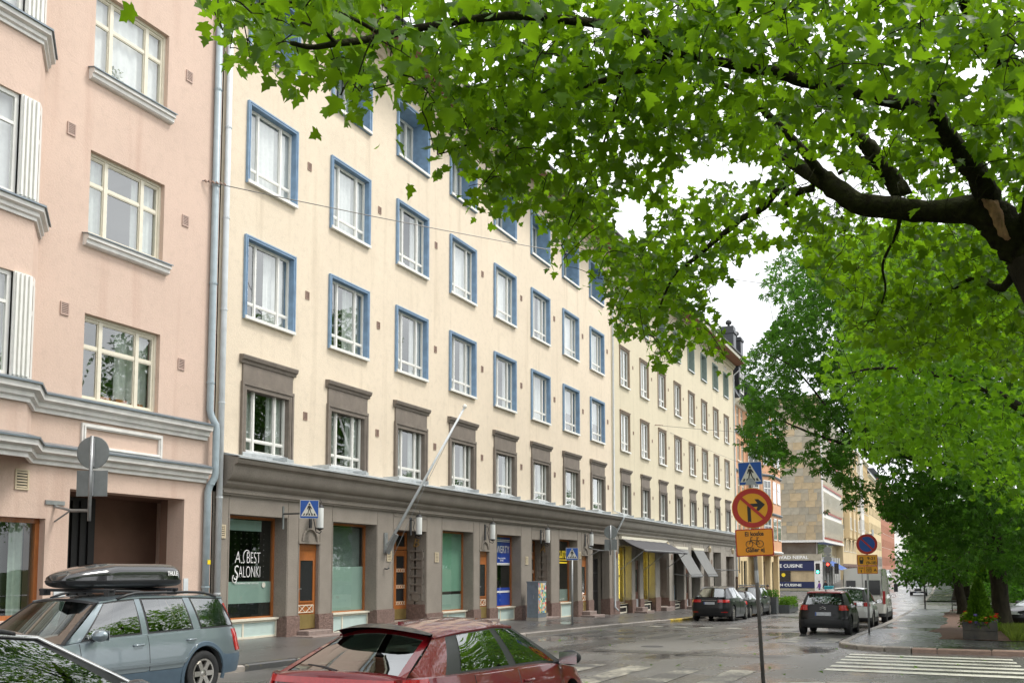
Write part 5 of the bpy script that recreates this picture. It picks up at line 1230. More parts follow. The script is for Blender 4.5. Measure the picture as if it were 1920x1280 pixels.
# electric cabinet with collage of stickers
ec = root('electric_cabinet', 'grey electric cabinet with a bright sticker collage on its door', 'cabinet', (35.62, FY-.6, zr(35.62)+.19))
part('base', MB().box(-.55, .55, -.32, .32, -.2, .14), K['greyshop2'], ec); part('body', MB().box(-.52, .52, -.3, .3, .145, 1.62), K['zincdark'], ec); part('lid', MB().box(-.55, .55, -.33, .33, 1.622, 1.67), K['zincdark'], ec)
cols = [(.75, .1, .08), (.9, .62, .05), (.1, .45, .2), (.08, .25, .6), (.85, .83, .75), (.05, .05, .06), (.9, .35, .1), (.3, .1, .4), (.2, .6, .65), (.85, .8, .5)]
stk = [mat('sticker_%d' % i, c, .5, .1, 20) for i, c in enumerate(cols)]; rk = random.Random(9)
part('door_panel', MB().box(-.5, .5, -.315, -.301, .33, 1.6), K['signwhite'], ec)
for i in range(11):
    for j in range(14):
        x, z = -.49 + i*.089, .34 + j*.089; w_, h_ = rk.uniform(.055, .1), rk.uniform(.06, .12)
        o = part('sticker', MB().box(x, min(x+w_, .5), -.3165-.0006*rk.random(), -.3145, z, min(z+h_, 1.6)), rk.choice(stk), ec)
part('handle', MB().box(-.535, -.522, -.08, -.04, .95, 1.1), K['galv'], ec); ec.scale = (.78, .8, .94)
# overhead wires
def wire(p, q, sag, label, r=.012, knot=True):
    p, q = Vector(p), Vector(q); t = root('span_wire', label, 'wire', p, 'overhead wires')
    pts = [p.lerp(q, i/16) - Vector((0, 0, sag*4*(i/16)*(1-i/16))) for i in range(17)]
    part('wire', MB().tube(pts, r, 5), K['galvdark'], t, True)
    if knot:
        k = MB(); d = (q-p).normalized()
        for i in range(6): c = p + d*(.05+.09*i); k.tube([c + Vector((0, 0, .03)), c + d*.06 - Vector((0, 0, .02))], .028 - .002*i, 6)
        part('wall_anchor', k, K['vent'], t, True)
wire((17.0, FY-.02, 10.9), (46, -2.5, 13.0), .55, 'thin span wire from the pink house across to the trees')
wire((54.6, FY-.02, 10.2), (72, -2.0, 10.5), .3, 'thin span wire from the pale yellow house across the street')
wire((58.0, FY-.02, 10.2), (95, FY-2, 10.2), .25, 'thin wire running along the front of the pale yellow house', .01, False)
# parklet planters at the far kerb
K['slat'] = mat('dark_grey_boards', (.07, .078, .08), .6, .15, 6)
for i, (x, y, w, l, lab) in enumerate(((60.2, 10.7, 1.3, .8, 'tall dark slatted planter box at the parking bay end'), (64.0, 10.0, .7, 3.6, 'long dark planter of green plants at the parking bay end'))):
    z = zr(x) + .02; r = root('planter_box', lab, 'planter', (x, y, z))
    n = 8 if i == 0 else 4
    for k in range(n): part('board', MB().box(-l/2, l/2, -w/2, -w/2+.03, .03+k*.125, .145+k*.125).box(-l/2, -l/2+.03, -w/2+.031, w/2, .03+k*.125, .145+k*.125), K['slat'], r)
    part('box', MB().box(-l/2+.032, l/2-.03, -w/2+.032, w/2-.02, 0, n*.125), K['slat'], r); 
pr = root('park_post', 'dark steel post at the next crossing beside the kerb', 'post', (78.0, 2.3, zr(78)+.1))
part('post', MB().tube([(0, 0, -.1), (0, 0, 2.9)], .055, 8), K['iron'], pr); part('side_plate', MB().box(-.02, .02, -.3, .3, 2.3, 2.9), K['iron'], pr)
# traffic light
tl = root('traffic_light', 'traffic light pole with red and green lamps lit before the stone corner house', 'traffic light', (112, 13.1, zr(112)+.1))
part('pole', MB().tube([(0, 0, -.1), (0, 0, 5.6)], .07, 8), K['galv'], tl)
for y_, z0, lit in ((.0, 2.5, ('red',)), (1.1, 2.4, ('green',)), (-.9, 2.4, ())):
    b = part('signal_head', MB().box(-.16, .12, y_-.22, y_+.22, z0, z0+1.15), K['black'], tl)
    for k, c in enumerate(('green', 'amber', 'red')):
        m_ = emit('lit_signal_'+c, {'red': (1, .03, .02), 'green': (.05, .9, .55)}[c], 6) if c in lit else K['iron']
        part('lens', MB().lathe([(0, -.02), (.13, -.02), (.14, 0)], (-.165, y_, z0+.22+k*.36), 'x', 12), m_, b)
for z0 in (4.0, 5.0): part('round_sign_back', MB().lathe([(0, -.02), (.42, -.02), (.42, .02), (0, .02)], (-.1, 0, z0), 'x', 20), K['signback'], tl); 
part('plate_back', MB().box(-.12, -.08, -.4, .4, 4.45, 4.6).box(-.12, -.08, -.4, .4, 3.0+.2, 3.55), K['signback'], tl)
# stone park wall with rail, marker post, low fence, bin
pw = root('park_wall', 'low stone wall with clipped green top along the park lane', 'wall', (62, -12, zr(62)))
for i in range(14): part('wall_stone', MB().box(44+i*2.2, 46.17+i*2.2, -14.4, -13.9, -1.6, .6+.01*(i % 3)), K['kerb'], pw, True)
for i in range(14): part('wall_stone', MB().box(75.0, 75.5, -13.8+i*1.1-.02, -12.72+i*1.1-.05, -1.8, .35) if i < 8 else MB().box(44+2.2*i, 46.17+2.2*i, -14.45, -13.85, .62, .75), K['kerb'], pw, True)
mk = root('marker_post', 'white marker post with an orange top beside the black car', 'post', (47.6, -4.9, zr(47.6)))
part('post', MB().tube([(0, 0, 0), (0, 0, 2.1)], .09, 10), K['white'], mk, smooth=True); part('orange_top', MB().lathe([(.093, 2.05), (.093, 2.25), (0, 2.27)], n=10), K['signyellow2'], mk)
lf = root('low_fence', 'low dark metal fence guarding the tree trunks', 'fence', (66, -.2, zr(66)+.1))
part('rail', MB().tube([(0, .6, 0), (0, .6, .95), (0, -.8, .95), (0, -.8, 0)], .035, 6), K['iron'], lf); part('rail', MB().tube([(0, .6, .5), (0, -.8, .5)], .03, 6), K['iron'], lf); part('base_slab', MB().box(-.15, .15, -.9, .7, -.05, .1), K['signwhite'], lf)
rb = root('recycling_bin', 'small turquoise bin standing by the traffic light', 'bin', (108, 12.6, zr(108)+.13)); K['turq'] = mat('turquoise_plastic', (.02, .32, .4), .5, .1, 6)
part('body', MB().prism([(-.45, 0), (.45, 0), (.55, 1.0), (-.55, 1.0)], 'y', -.4, .4), K['turq'], rb); part('lid', MB().box(-.6, .6, -.45, .45, 1.0, 1.1), K['turq'], rb)
# ------------------------------------------------------------------ cars
def interp(tab):
    xs, ys = zip(*tab)
    def f(x): return float(np.interp(x, xs, ys))
    return f
def smoothtab(tab, k=.12):
    """piecewise line rounded at its corners"""
    g = interp(tab); a = np.linspace(-k, k, 5)
    return lambda x: sum(g(x + d) for d in a) / 5
WHEEL_CACHE = {}
def wheel_meshes(r, w, spokes, rimmat):
    key = (round(r, 3), w, spokes, rimmat)
    if key in WHEEL_CACHE: return WHEEL_CACHE[key]
    rr = r * .66
    t = MB().lathe([(rr-.01, -w*.42), (rr+.01, -w*.5), (r*.9, -w*.52), (r*.975, -w*.46), (r, -w*.36), (r, w*.36), (r*.975, w*.46), (r*.9, w*.52), (rr+.01, w*.5), (rr-.01, w*.42)], n=36, axis='y')
    for i in range(36):      # tread blocks
        a = 2*math.pi*i/36; c = Vector((math.cos(a)*(r+.001), 0, -math.sin(a)*(r+.001)))
        tng = Vector((-math.sin(a), 0, -math.cos(a))); rad = Vector((math.cos(a), 0, -math.sin(a)))
        t.obox(c, tng*.012, Vector((0, w*.33, 0)), rad*.004)
    tyre = t.mesh('tyre', K['tyre']); smooth_angle(tyre, 40)
    m = MB().lathe([(rr-.012, w*.42), (rr-.004, w*.47), (rr-.03, w*.46), (rr-.035, w*.2), (rr-.05, -.02)], n=36, axis='y')
    for i in range(spokes):
        a = 2*math.pi*i/spokes; d = Vector((math.cos(a), 0, -math.sin(a))); s = Vector((-math.sin(a), 0, -math.cos(a)))
        for sg in ((-1, 1) if spokes <= 5 else (0,)):
            p0 = d*.05 + s*(.012*sg) + Vector((0, w*.40, 0)); p1 = d*(rr-.03) + s*(.05*sg) + Vector((0, w*.43, 0)); mid = (p0+p1)/2
            m.obox(mid, (p1-p0)/2, s*(.016 if spokes <= 5 else .036 if spokes == 6 else .02), Vector((0, .018, 0)))
    m.lathe([(0, w*.46), (.045, w*.45), (.06, w*.4), (.06, w*.2)], n=16, axis='y')
    rim = m.mesh('rim', K[rimmat]); smooth_angle(rim, 40)
    hub = MB().lathe([(0, .02), (rr-.02, .02), (rr-.02, -w*.4), (0, -w*.4)], n=24, axis='y').mesh('wheel', K['iron'])
    WHEEL_CACHE[key] = (hub, tyre, rim); return WHEEL_CACHE[key]

def make_car(label, loc, head, p, group=None, name='parked_car', cat='car'):
    """p: proportions; local x forward, y left, z up from the road.  Returns the root and the surface functions"""
    L, W, H = p['L'], p['W'], p['H']; r = p.get('r', .32); hl = L/2
    fa, ra = hl - p.get('fo', .9), -hl + p.get('ro', .95)         # axles
    body_m = p['paint']; detail = p.get('detail', 1)
    slope = math.atan2(zr(loc[0]+1) - zr(loc[0]-1), 2); hd = R(head)
    g = root(name, label, cat, (loc[0], loc[1], zr(loc[0]) + (loc[2] if len(loc) > 2 else 0)), group)
    g.rotation_mode = 'XYZ'; g.rotation_euler = (math.sin(hd)*slope*1.0, -math.cos(hd)*slope, hd)
    zs = smoothtab(p['shoulder']); xf = interp(p['nose']); xr_ = interp(p['tail']); zlow = p.get('clear', .19)
    nf, nr = p.get('nf', 4.5), p.get('nr', 6.5)
    prof = interp(p.get('flank', [(0, .90), (.2, .955), (.45, .99), (.62, 1.0), (.85, .975), (1.0, .93)]))
    Ra = r + p.get('archgap', .07); zc = r
    def zbot(x):
        for c in (fa, ra):
            d = abs(x - c)
            if d < Ra: return max(zlow, zc + math.sqrt(Ra*Ra - d*d))
        return zlow + (.06 if x > fa + Ra or x < ra - Ra else 0)
    def hw(z, x): return W/2 * prof(min(1, max(0, z / zs(x))))
    def yside(x, z):
        e, n = (xf(z), nf) if x > 0 else (xr_(z), nr); t = min(1, abs(x)/e); return hw(z, x) * max(0, 1 - t**n) ** (1/n)
    def S(t, v):                     # t -1 tail .. 1 nose, v 0 bottom .. 1 shoulder
        e = xf if t > 0 else xr_; n = nf if t > 0 else nr; x = t * e(.5)
        zb, zt = zbot(x), zs(x); z = zb + (zt - zb)*v; x = t * e(z)
        return Vector((x, hw(z, x) * max(0, 1 - abs(t)**n) ** (1/n), z))
    ts = set(np.linspace(-.985, .985, 46)); 
    for c in (fa, ra):
        for k in np.linspace(-1, 1, 17): ts.add((c + Ra*math.sin(k*math.pi/2)) / (xf(.5) if c > 0 else xr_(.5)))
    for k in (.985, .992, .997, .9993, 1.0): ts.add(k); ts.add(-k)
    ts = sorted(t for t in ts if -1 <= t <= 1); tt = [ts[0]]
    for t in ts[1:]:
        if t - tt[-1] > .0006: tt.append(t)
    ts = tt; NV = 12; NQ = 5
    mb = MB(); clad = p.get('clad'); cabin = (p['gh'][0][0] - .12, p['gh'][-1][0] + .12); cols_ = []
    for sgn in (1, -1):
        base = len(mb.v); k = NV + 1 + NQ + 1
        for t in ts:
            pts = [S(t, v/NV) for v in range(NV+1)]; s = pts[-1]; x = s.x
            cr = p.get('crown', .045)
            ins = Vector((s.x, max(0, pts[0].y - .06), pts[0].z + .0))
            row = [ins] + pts
            for q in range(1, NQ+1): u = q/NQ; row.append(Vector((x, s.y*(1-u), s.z + cr*(1-(1-u)**2.4)*min(1, s.y/(W*.3)))))
            mb.v += [(a.x, a.y*sgn, a.z) for a in row]
        k = NV + 2 + NQ
        for i in range(len(ts)-1):
            for j in range(k-1):
                f = (base+i*k+j, base+(i+1)*k+j, base+(i+1)*k+j+1, base+i*k+j+1)
                mi = 0; xm = (mb.v[f[0]][0] + mb.v[f[1]][0])/2; zm = (mb.v[f[0]][2]+mb.v[f[2]][2])/2
                if j == 0: mi = 1
                elif j >= NV+2 and cabin[1] < xm < cabin[0]: mi = 1
                elif clad and j <= NV and zm < clad: mi = 2
                elif p.get('bump_z') and j <= NV and zm < p['bump_z'] and (xm > fa + Ra*.98 or xm < ra - Ra*.98): mi = 2
                mb.f.append(f if sgn < 0 else f[::-1]); mb.m.append(mi)
    body = part('body', mb, [K[body_m], K['plasticdark'], K[p.get('cladmat', 'plasticdark')]], g, angle=32)
    # underside and inside of the cabin
    u = MB(); u.box(ra-.1, fa+.1, -W*.3, W*.3, zlow+.02, .75); u.box(ra+Ra+.05, fa-Ra-.05, -W*.44, W*.44, zlow-.01, .7); u.box(-hl+.2, ra-Ra-.02, -W*.38, W*.38, zlow+.08, .6); u.box(fa+Ra+.02, hl-.25, -W*.36, W*.36, zlow+.08, .55)
    part('underbody', u, K['plasticdark'], g)
    # glasshouse: ring of panels between belt and roof lines
    gh = p['gh']; kinds = p['panels']; zroof = smoothtab(p['roof']); yroof = interp(p['roofw']); inset = p.get('inset', .035)
    def belt(x): return Vector((x, yside(x, zs(x)) - inset, zs(x) + .004))
    def rpt(x): return Vector((x, yroof(x), zroof(x)))
    bulge = p.get('bulge', .03)
    def panel(i, a, b):
        B = belt(gh[i][0] + (gh[i+1][0]-gh[i][0])*a); T = rpt(gh[i][1] + (gh[i+1][1]-gh[i][1])*a); q = B.lerp(T, b); q.y += bulge*4*b*(1-b)*.6; return q
    def scr(i, bow0, bow1, sgnx):
        xb, xt = gh[i]; B, T = belt(xb), rpt(xt)
        def f(a, b):
            y = (1 - 2*a); q = Vector((xb, B.y*y, B.z)).lerp(Vector((xt, T.y*y, T.z)), b)
            q.x += sgnx*(bow0*(1-b) + bow1*b)*(1-y*y); q.z += p.get('roofcrown', .05)*b*b*(1-y*y) + .0; q.x += sgnx*.02*4*b*(1-b); return q
        return f
    shell = MB()
    def frame(fn, a0, a1, b0, b1, m, nu=6, nv=4):
        for (u0, u1, v0, v1) in ((0, a0, 0, 1), (a1, 1, 0, 1), (a0, a1, 0, b0), (a0, a1, b1, 1)):
            if u1 - u0 > 1e-4 and v1 - v0 > 1e-4: shell.grid(lambda s, t: fn(u0+(u1-u0)*s, v0+(v1-v0)*t), nu if u1-u0 > .3 else 1, nv if v1-v0 > .3 else 1, m)
    def outw(fn, a, b, d):
        e = 1e-3; q = fn(a, b); n = (fn(min(1, a+e), b) - fn(max(0, a-e), b)).cross(fn(a, min(1, b+e)) - fn(a, max(0, b-e)))
        return q + n.normalized()*d if n.length > 0 else q
    def glassp(fn, a0, a1, b0, b1, nm, m='carglass', d=-.006, nu=8, nv=5, obj_parent=None):
        q = MB().grid(lambda s, t: outw(fn, a0+(a1-a0)*s, b0+(b1-b0)*t, d), nu, nv); o = part(nm, q, K[p.get('glassmat', m)] if m == 'carglass' else K[m], obj_parent or g, smooth=True); return o
    fW, fR = scr(0, p.get('bowf', .14), .05, 1), scr(len(gh)-1, p.get('bowr', .07), .04, -1)
    frame(lambda a, b: fW(1-a, b), .035, .965, .02, .95, 1); wind = glassp(lambda a, b: fW(1-a, b), .035, .965, .02, .95, 'windscreen', nu=12)
    rg0, rg1 = p.get('rearglass', (.05, .92)); frame(lambda a, b: fR(a, b), .06, .94, rg0, rg1, 0); rear = glassp(lambda a, b: fR(a, b), .06, .94, rg0, rg1, 'rear_window', nu=12)
    for sgn in (1, -1):
        for i, k in enumerate(kinds):
            fn = (lambda a, b, i=i: panel(i, 1-a, b)) if sgn > 0 else (lambda a, b, i=i: (lambda q: Vector((q.x, -q.y, q.z)))(panel(i, a, b)))
            if k == 'win':
                w_ = abs(gh[i][0]-gh[i+1][0]); ea = .035 / max(.2, w_); frame(fn, ea, 1-ea, .05, .93, 1); glassp(fn, ea, 1-ea, .05, .93, 'side_window')
            elif k == 'lamp':
                shell.grid(fn, 3, 4, 0); glassp(fn, .1, .9, 0, .8, 'tail_lamp', 'taillight', -.012, 3, 4)
            else: shell.grid(fn, 3, 4, {'pil': 0, 'blk': 1}[k])
    # roof skin
    x0, x1 = gh[0][1], gh[-1][1]; rc = p.get('roofcrown', .05)
    roofm = MB()
    def RF(a, b):
        y = 1-2*b; x = x0 + (x1-x0)*a; q = rpt(x); xx = x + ((.05)*(1-y*y) if a < 1e-6 else (-.04*(1-y*y) if a > 1-1e-6 else 0)); return Vector((xx, q.y*y, q.z + rc*(1-y*y)))
    roofm.grid(RF, 14, 12, 0, True)
    for sgn in (1, -1): roofm.tube([rpt(x0+(x1-x0)*k/10)*1 if sgn > 0 else Vector((rpt(x0+(x1-x0)*k/10).x, -rpt(x0+(x1-x0)*k/10).y, rpt(x0+(x1-x0)*k/10).z)) for k in range(11)], .018, 6)
    part('roof', roofm, K[p.get('roofmat', body_m)], g, angle=50)
    part('cabin_shell', shell, [K[p.get('pillarmat', body_m)], K['plasticdark']], g, angle=40)
    # seats
    if detail:
        for sx, ys in ((fa-1.55, (.36, -.36)), (fa-2.45, (.4, 0, -.4))):
            for y_ in ys:
                m = MB(); bw = .24 if len(ys) == 2 else .2
                m.obox((sx, y_*W/1.8, .62), (.07, 0, .0), (0, bw, 0), (-.07, 0, .32)); m.obox((sx-.1, y_*W/1.8, 1.04 if H > 1.4 else .98), (.045, 0, 0), (0, .13, 0), (-.015, 0, .09)); o = part('seat', m, K['seat'], g); bv = o.modifiers.new('b', 'BEVEL'); bv.width = .03; bv.segments = 2
        m = MB().obox((gh[0][0]-.3, 0, zs(gh[0][0])-.06), (.26, 0, -.02), (0, W*.4, 0), (0, 0, .07)); o = part('dashboard', m, K['plasticdark'], g)
        sw_ = MB().tube([(gh[0][0]-.62+.05*math.sin(R(a)), .36+.18*math.cos(R(a)), zs(0)-.0+.17*math.sin(R(a))) for a in range(0, 361, 24)], .014, 6); part('steering_wheel', sw_, K['plasticdark'], g)
    # wheels
    hub, tyre, rim = wheel_meshes(r, p.get('tw', .21), p.get('spokes', 5), p.get('rim', 'alloy'))
    for x in (fa, ra):
        for sgn in (1, -1):
            o = link('wheel', hub, g, (x, sgn*(W/2 - p.get('tw', .21)/2 - .03), r), (0, 0, 0 if sgn > 0 else math.pi)); link('tyre', tyre, o); link('rim', rim, o)
    # surface patches
    def side_patch(nm, x0_, x1_, z0, z1, m, off=.006, sides=(1, -1), nu=8, nv=8, parent=None, slantx=0.0):
        res = []
        for sgn in sides:
            q = MB()
            def f(a, b):
                x = x0_+(x1_-x0_)*a; zl = max(z0, zbot(x)+.05); zh = z1(x) if callable(z1) else z1; z = zl + (max(zh, zl+.02)-zl)*b; edge = min(a, 1-a, b, 1-b) < 1e-6
                return Vector((x, sgn*(yside(x, z) + (off if not edge else -.004)), z))
            ew = .011 if nm == 'door' else .004; A = [0, ew] + [i/nu for i in range(1, nu)] + [1-ew, 1]; Bv = [0, ew] + [i/nv for i in range(1, nv)] + [1-ew, 1]; bidx = len(q.v)
            for a in A:
                for b in Bv: q.v.append(tuple(f(a, b)))
            nb = len(Bv)
            for i in range(len(A)-1):
                for j in range(nb-1): ff = (i*nb+j, (i+1)*nb+j, (i+1)*nb+j+1, i*nb+j+1); q.f.append(ff if sgn < 0 else ff[::-1]); q.m.append(1 if nm == 'door' and (i in (0, len(A)-2) or j == 0) else 0)
            res.append(part(nm, q, [K[m], K['plasticdark']], parent or g, angle=35))
        return res
    def end_patch(nm, y0_, y1_, z0, z1, m, front=False, off=.008, nu=8, nv=4, parent=None, mirror=True, taper=0.0):
        res = []
        for sgn in ((1, -1) if mirror else (1,)):
            q = MB(); e, n = (xf, nf) if front else (xr_, nr)
            def f(a, b):
                z = z0 + (z1-z0)*b; y = y0_ + (y1_-y0_)*a; 
                if taper: z = (z0+z1)/2 + (z-(z0+z1)/2)*(1 - taper*(1-a))
                def ev(y, z): 
                    h_ = hw(z, hl if front else -hl); t = max(0, 1 - min(.925, abs(y)/h_)**n) ** (1/n); y = math.copysign(min(abs(y), .925*h_), y) if abs(y) > .925*h_ else y; return Vector(((1 if front else -1)*t*e(z), y, z))
                c = ev(y, z); n_ = (ev(y+.01, z)-ev(y-.01, z)).cross(ev(y, z+.01)-ev(y, z-.01)).normalized()
                if n_.x*(1 if front else -1) < -.01: n_ = -n_
                edge = min(a, 1-a, b, 1-b) < 1e-6; c = c + n_*(off if not edge else -.004); return Vector((c.x, c.y*sgn, c.z))
            A = [0, .01] + [i/nu for i in range(1, nu)] + [.99, 1]; Bv = [0, .02] + [i/nv for i in range(1, nv)] + [.98, 1]; nb = len(Bv)
            for a in A:
                for b in Bv: q.v.append(tuple(f(a, b)))
            for i in range(len(A)-1):
                for j in range(nb-1): q.f.append((i*nb+j, (i+1)*nb+j, (i+1)*nb+j+1, i*nb+j+1)); q.m.append(0)
            res.append(part(nm, q, K[m], parent or g, angle=40))
        return res
    def arch_trim(m, w_=.06, off=.012):
        for c in (fa, ra):
            for sgn in (1, -1):
                q = MB()
                def f(a, b):
                    an = math.pi*(a*1.16-.08); rad = Ra - .012 + (w_+.012)*b; x, z = c + rad*math.cos(an), zc + rad*math.sin(an); return Vector((x, sgn*(yside(x, max(z, .2)) + (off if 0 < b < 1 else -.01)), z))
                q.grid(f, 20, 6, 0, sgn > 0); part('wheel_arch', q, K[m], g, angle=50)
    S_ = dict(yside=yside, zs=zs, xf=xf, xr=xr_, side=side_patch, end=end_patch, arch=arch_trim, rpt=rpt, belt=belt, fa=fa, ra=ra, hl=hl, Ra=Ra, rear=fR, zroof=zroof, body=body, glassp=glassp, panel=panel, outw=outw)
    # doors with handles, mirrors, lamps, plates
    doors = p.get('doors', [])
    for (a, b) in doors:
        for o in side_patch('door', b, a, max(.3, (clad or 0)+.005), lambda x: zs(x)-.012, body_m, .005):
            sgn = 1 if o.data.vertices[0].co.y > 0 else -1; xh = b + .17; zh = zs(xh) - .13
            hm = MB().tube([(xh-.09, sgn*(yside(xh, zh)+.0), zh), (xh-.07, sgn*(yside(xh, zh)+.035), zh), (xh+.07, sgn*(yside(xh, zh)+.035), zh), (xh+.09, sgn*(yside(xh, zh)+.0), zh)], .013, 6); part('handle', hm, K[p.get('handlemat', body_m)], o, smooth=True)
    for sgn in (1, -1):
        xm = gh[0][0] - p.get('mirx', .42); b_ = belt(xm); m = MB()
        c = Vector((xm+.02, sgn*(b_.y+.17), b_.z+.06))
        m.grid(lambda a, b: c + Vector((.085*math.sin(math.pi*b)*math.cos(2*math.pi*a)**1 * (1.2 if math.cos(2*math.pi*a) > 0 else .55), .125*math.cos(math.pi*b), .082*math.sin(math.pi*b)*math.sin(2*math.pi*a))), 14, 9); o = part('mirror', m, K[p.get('mirmat', body_m)], g, smooth=True)
        part('mirror_foot', MB().tube([(xm+.0, sgn*(b_.y-.01), b_.z-.01), (xm+.01, sgn*(b_.y+.1), b_.z+.03)], [.035, .025], 6), K['plasticdark'], o)
        part('mirror_glass', MB().obox(c + Vector((-.055, 0, 0)), (.002, 0, 0), (0, .1, 0), (0, 0, .062)), K['chrome'], o)
    lz = p.get('lampz', (.62, .76)); end_patch('headlight', W*.22, W*.455, lz[0], lz[1], 'headlight', True, .01)
    gz = p.get('grillez', (.42, .66)); end_patch('grille', -W*.2, W*.2, gz[0], gz[1], 'plasticdark', True, .008, mirror=False)
    tz = p.get('tailz', (.72, .95)); ty = p.get('taily', (.3, .47))
    if tz: end_patch('tail_lamp', W*ty[0], W*ty[1], tz[0], tz[1], 'taillight', False, .012)
    pz = p.get('platez', .6)
    for fr_ in (True, False):
        zz = .42 if fr_ else pz; e = xf if fr_ else xr_; sx = 1 if fr_ else -1
        o = part('number_plate', MB().obox((sx*(e(zz)+.014), 0, zz), (.006, 0, 0), (0, .26, 0), (0, 0, .058)), K['plate'], g); part('blue_strip', MB().obox((sx*(e(zz)+.022), .235 if sx < 0 else -.235, zz), (.001, 0, 0), (0, .022, 0), (0, 0, .056)), K['signblue'], o)
    if p.get('wiper', 1):
        a = fR(.5, rg0+.02); b = fR(.22, rg0+.12); part('wiper', MB().tube([outw(fR, .5, rg0+.02, .02), outw(fR, .36, rg0+.09, .025), outw(fR, .2, rg0+.13, .02)], [.014, .01, .006], 5), K['black'], g)
    return g, S_
def rails(g, S_, x0, x1, m, z=.05):
    for sgn in (1, -1):
        P = [S_['rpt'](x0+(x1-x0)*k/12) for k in range(13)]
        pts = [Vector((q.x, sgn*(q.y+.01), q.z + z*min(1, 4*min(k, 12-k)/6) + .012)) for k, q in enumerate(P)]; part('roof_rail', MB().tube(pts, .02, 8), K[m], g, smooth=True)
def fin(g, S_, x, m):
    q = S_['zroof'](x) + .045; part('antenna_fin', MB().prism([(x+.09, q), (x-.06, q), (x-.07, q+.06), (x-.04, q+.062)], 'y', -.015, .015), K[m], g)

K['p_volvo'] = car_paint('grey_blue_metallic', (.2, .245, .268), .5); K['p_clad'] = mat('blue_grey_cladding', (.075, .115, .155), .5, .08, 9)
K['p_red'] = car_paint('deep_red_paint', (.16, .004, .007), 0, .1, .2, 1.0, .2); K['p_dark'] = car_paint('black_paint', (.007, .007, .008), 0, .05, .1, .3, .15); K['p_grey'] = car_paint('dark_grey_paint', (.055, .058, .062), .3, .05, .3, .6, .3)
K['p_graphite'] = car_paint('graphite_paint', (.017, .018, .02), 0, .05, .12, .45, .2); K['p_white'] = car_paint('white_paint', (.7, .71, .7), 0, .02); K['p_silver'] = car_paint('silver_paint', (.42, .44, .45), .7); K['p_van'] = car_paint('van_white', (.66, .65, .6), 0, .02)
K['p_c3red'] = car_paint('bright_red_roof', (.4, .012, .015), 0, .04, .1, .4, .2)
# estate with roof box, parked facing towards the camera's side
EST = dict(L=4.73, W=1.86, H=1.5, r=.335, fo=.92, ro=1.05, clear=.24, paint='p_volvo', shoulder=[(-2.5, .985), (-1.2, .985), (.55, .955), (.8, .93), (1.6, .86), (2.1, .78), (2.4, .68)],
    nose=[(0, 2.2), (.35, 2.34), (.5, 2.365), (.66, 2.33), (.85, 2.2)], tail=[(0, 2.2), (.35, 2.34), (.55, 2.365), (.75, 2.3), (1.0, 2.27)],
    gh=[(1.1, .42), (.86, .33), (-.17, -.17), (-.27, -.26), (-1.16, -1.07), (-1.3, -1.2), (-2.14, -1.88), (-2.25, -1.97)], panels=['pil', 'win', 'pil', 'win', 'pil', 'win', 'lamp'],
    roof=[(-2.0, 1.43), (-1.2, 1.465), (-.2, 1.47), (.3, 1.43), (.5, 1.4)], roofw=[(-2, .6), (-1, .66), (.4, .62)], roofcrown=.05, clad=.46, cladmat='p_clad', bump_z=.6, doors=[(.92, -.2), (-.22, -1.2)], spokes=6, tailz=(.62, .96), taily=(.41, .478), platez=.75, archgap=.075, tw=.23, lampz=(.6, .74), mirmat='p_volvo')
vo, S = make_car('grey blue estate car carrying a black roof box', (9.82, 11.08), 180, EST)
S['arch']('p_clad', .07); rails(vo, S, .12, -1.82, 'plasticdark', .055)
for o in S['side']('side_moulding', -1.15, .9, .535, .575, 'p_volvo', .02, nv=2): pass
rb_ = root('roof_box', 'glossy black roof box strapped on the grey blue estate car', 'roof box', (10.14, 11.08, zr(10.1)), None, math.pi)
K['boxgloss'] = mat('glossy_black_shell', (.012, .012, .013), .12, .1, 5, coat=1.0); K['boxmatt'] = mat('black_box_base', (.017, .018, .02), .38, .1, 5)
def bxs(t): return max(0, 1 - abs(t)**5) ** .2
def lid(a, b):
    x = .95 - 2.05*a; t = 2*a-1; w = .4*min(1, .55 + 1.5*a)*(max(0, 1-abs(t)**7)**(1/7)); hgt = .05 + .2*min(1, (a*2.6)**.6)*(1 if a < .93 else 1 - (a-.93)*2.5); an = math.pi*b
    c = math.cos(an); return Vector((x, w*math.copysign(abs(c)**.55, c), 1.70 + hgt*abs(math.sin(an))**.6 * (max(0, 1-abs(t)**9)**(1/9)) ))
o = part('lid', MB().grid(lid, 40, 20), K['boxgloss'], rb_, angle=40); 
def tub(a, b):
    x = .96 - 2.07*a; t = 2*a-1; w = .415*min(1, .55+1.5*a)*(max(0, 1-abs(t)**7)**(1/7)); an = math.pi*b; c = math.cos(an); return Vector((x - .1*math.sin(an)*(1-a)*.8, w*math.copysign(abs(c)**.6, c), 1.705 - (.11)*abs(math.sin(an))**.5*(max(0, 1-abs(t)**6)**(1/6))))
part('tub', MB().grid(tub, 40, 16), K['boxmatt'], rb_, angle=40)
part('seam', MB().grid(lambda a, b: (lambda q: Vector((q.x*1.004, q.y*1.015, 1.70 + .025*(b-.5))))(lid(a, 0)), 40, 1).grid(lambda a, b: (lambda q: Vector((q.x*1.004, q.y*1.015, 1.70 + .025*(b-.5))))(lid(a, 1)), 40, 1), K['plasticdark'], rb_)
for x in (.55, -.6): part('cross_bar', MB().tube([(x, -.72, 1.575), (x, .72, 1.575)], .022, 8), K['plasticdark'], rb_)
for x in (.55, -.6):
    for s in (1, -1): part('bar_foot', MB().box(x-.06, x+.06, s*.62-.04, s*.62+.04, 1.5, 1.58), K['plasticdark'], rb_)
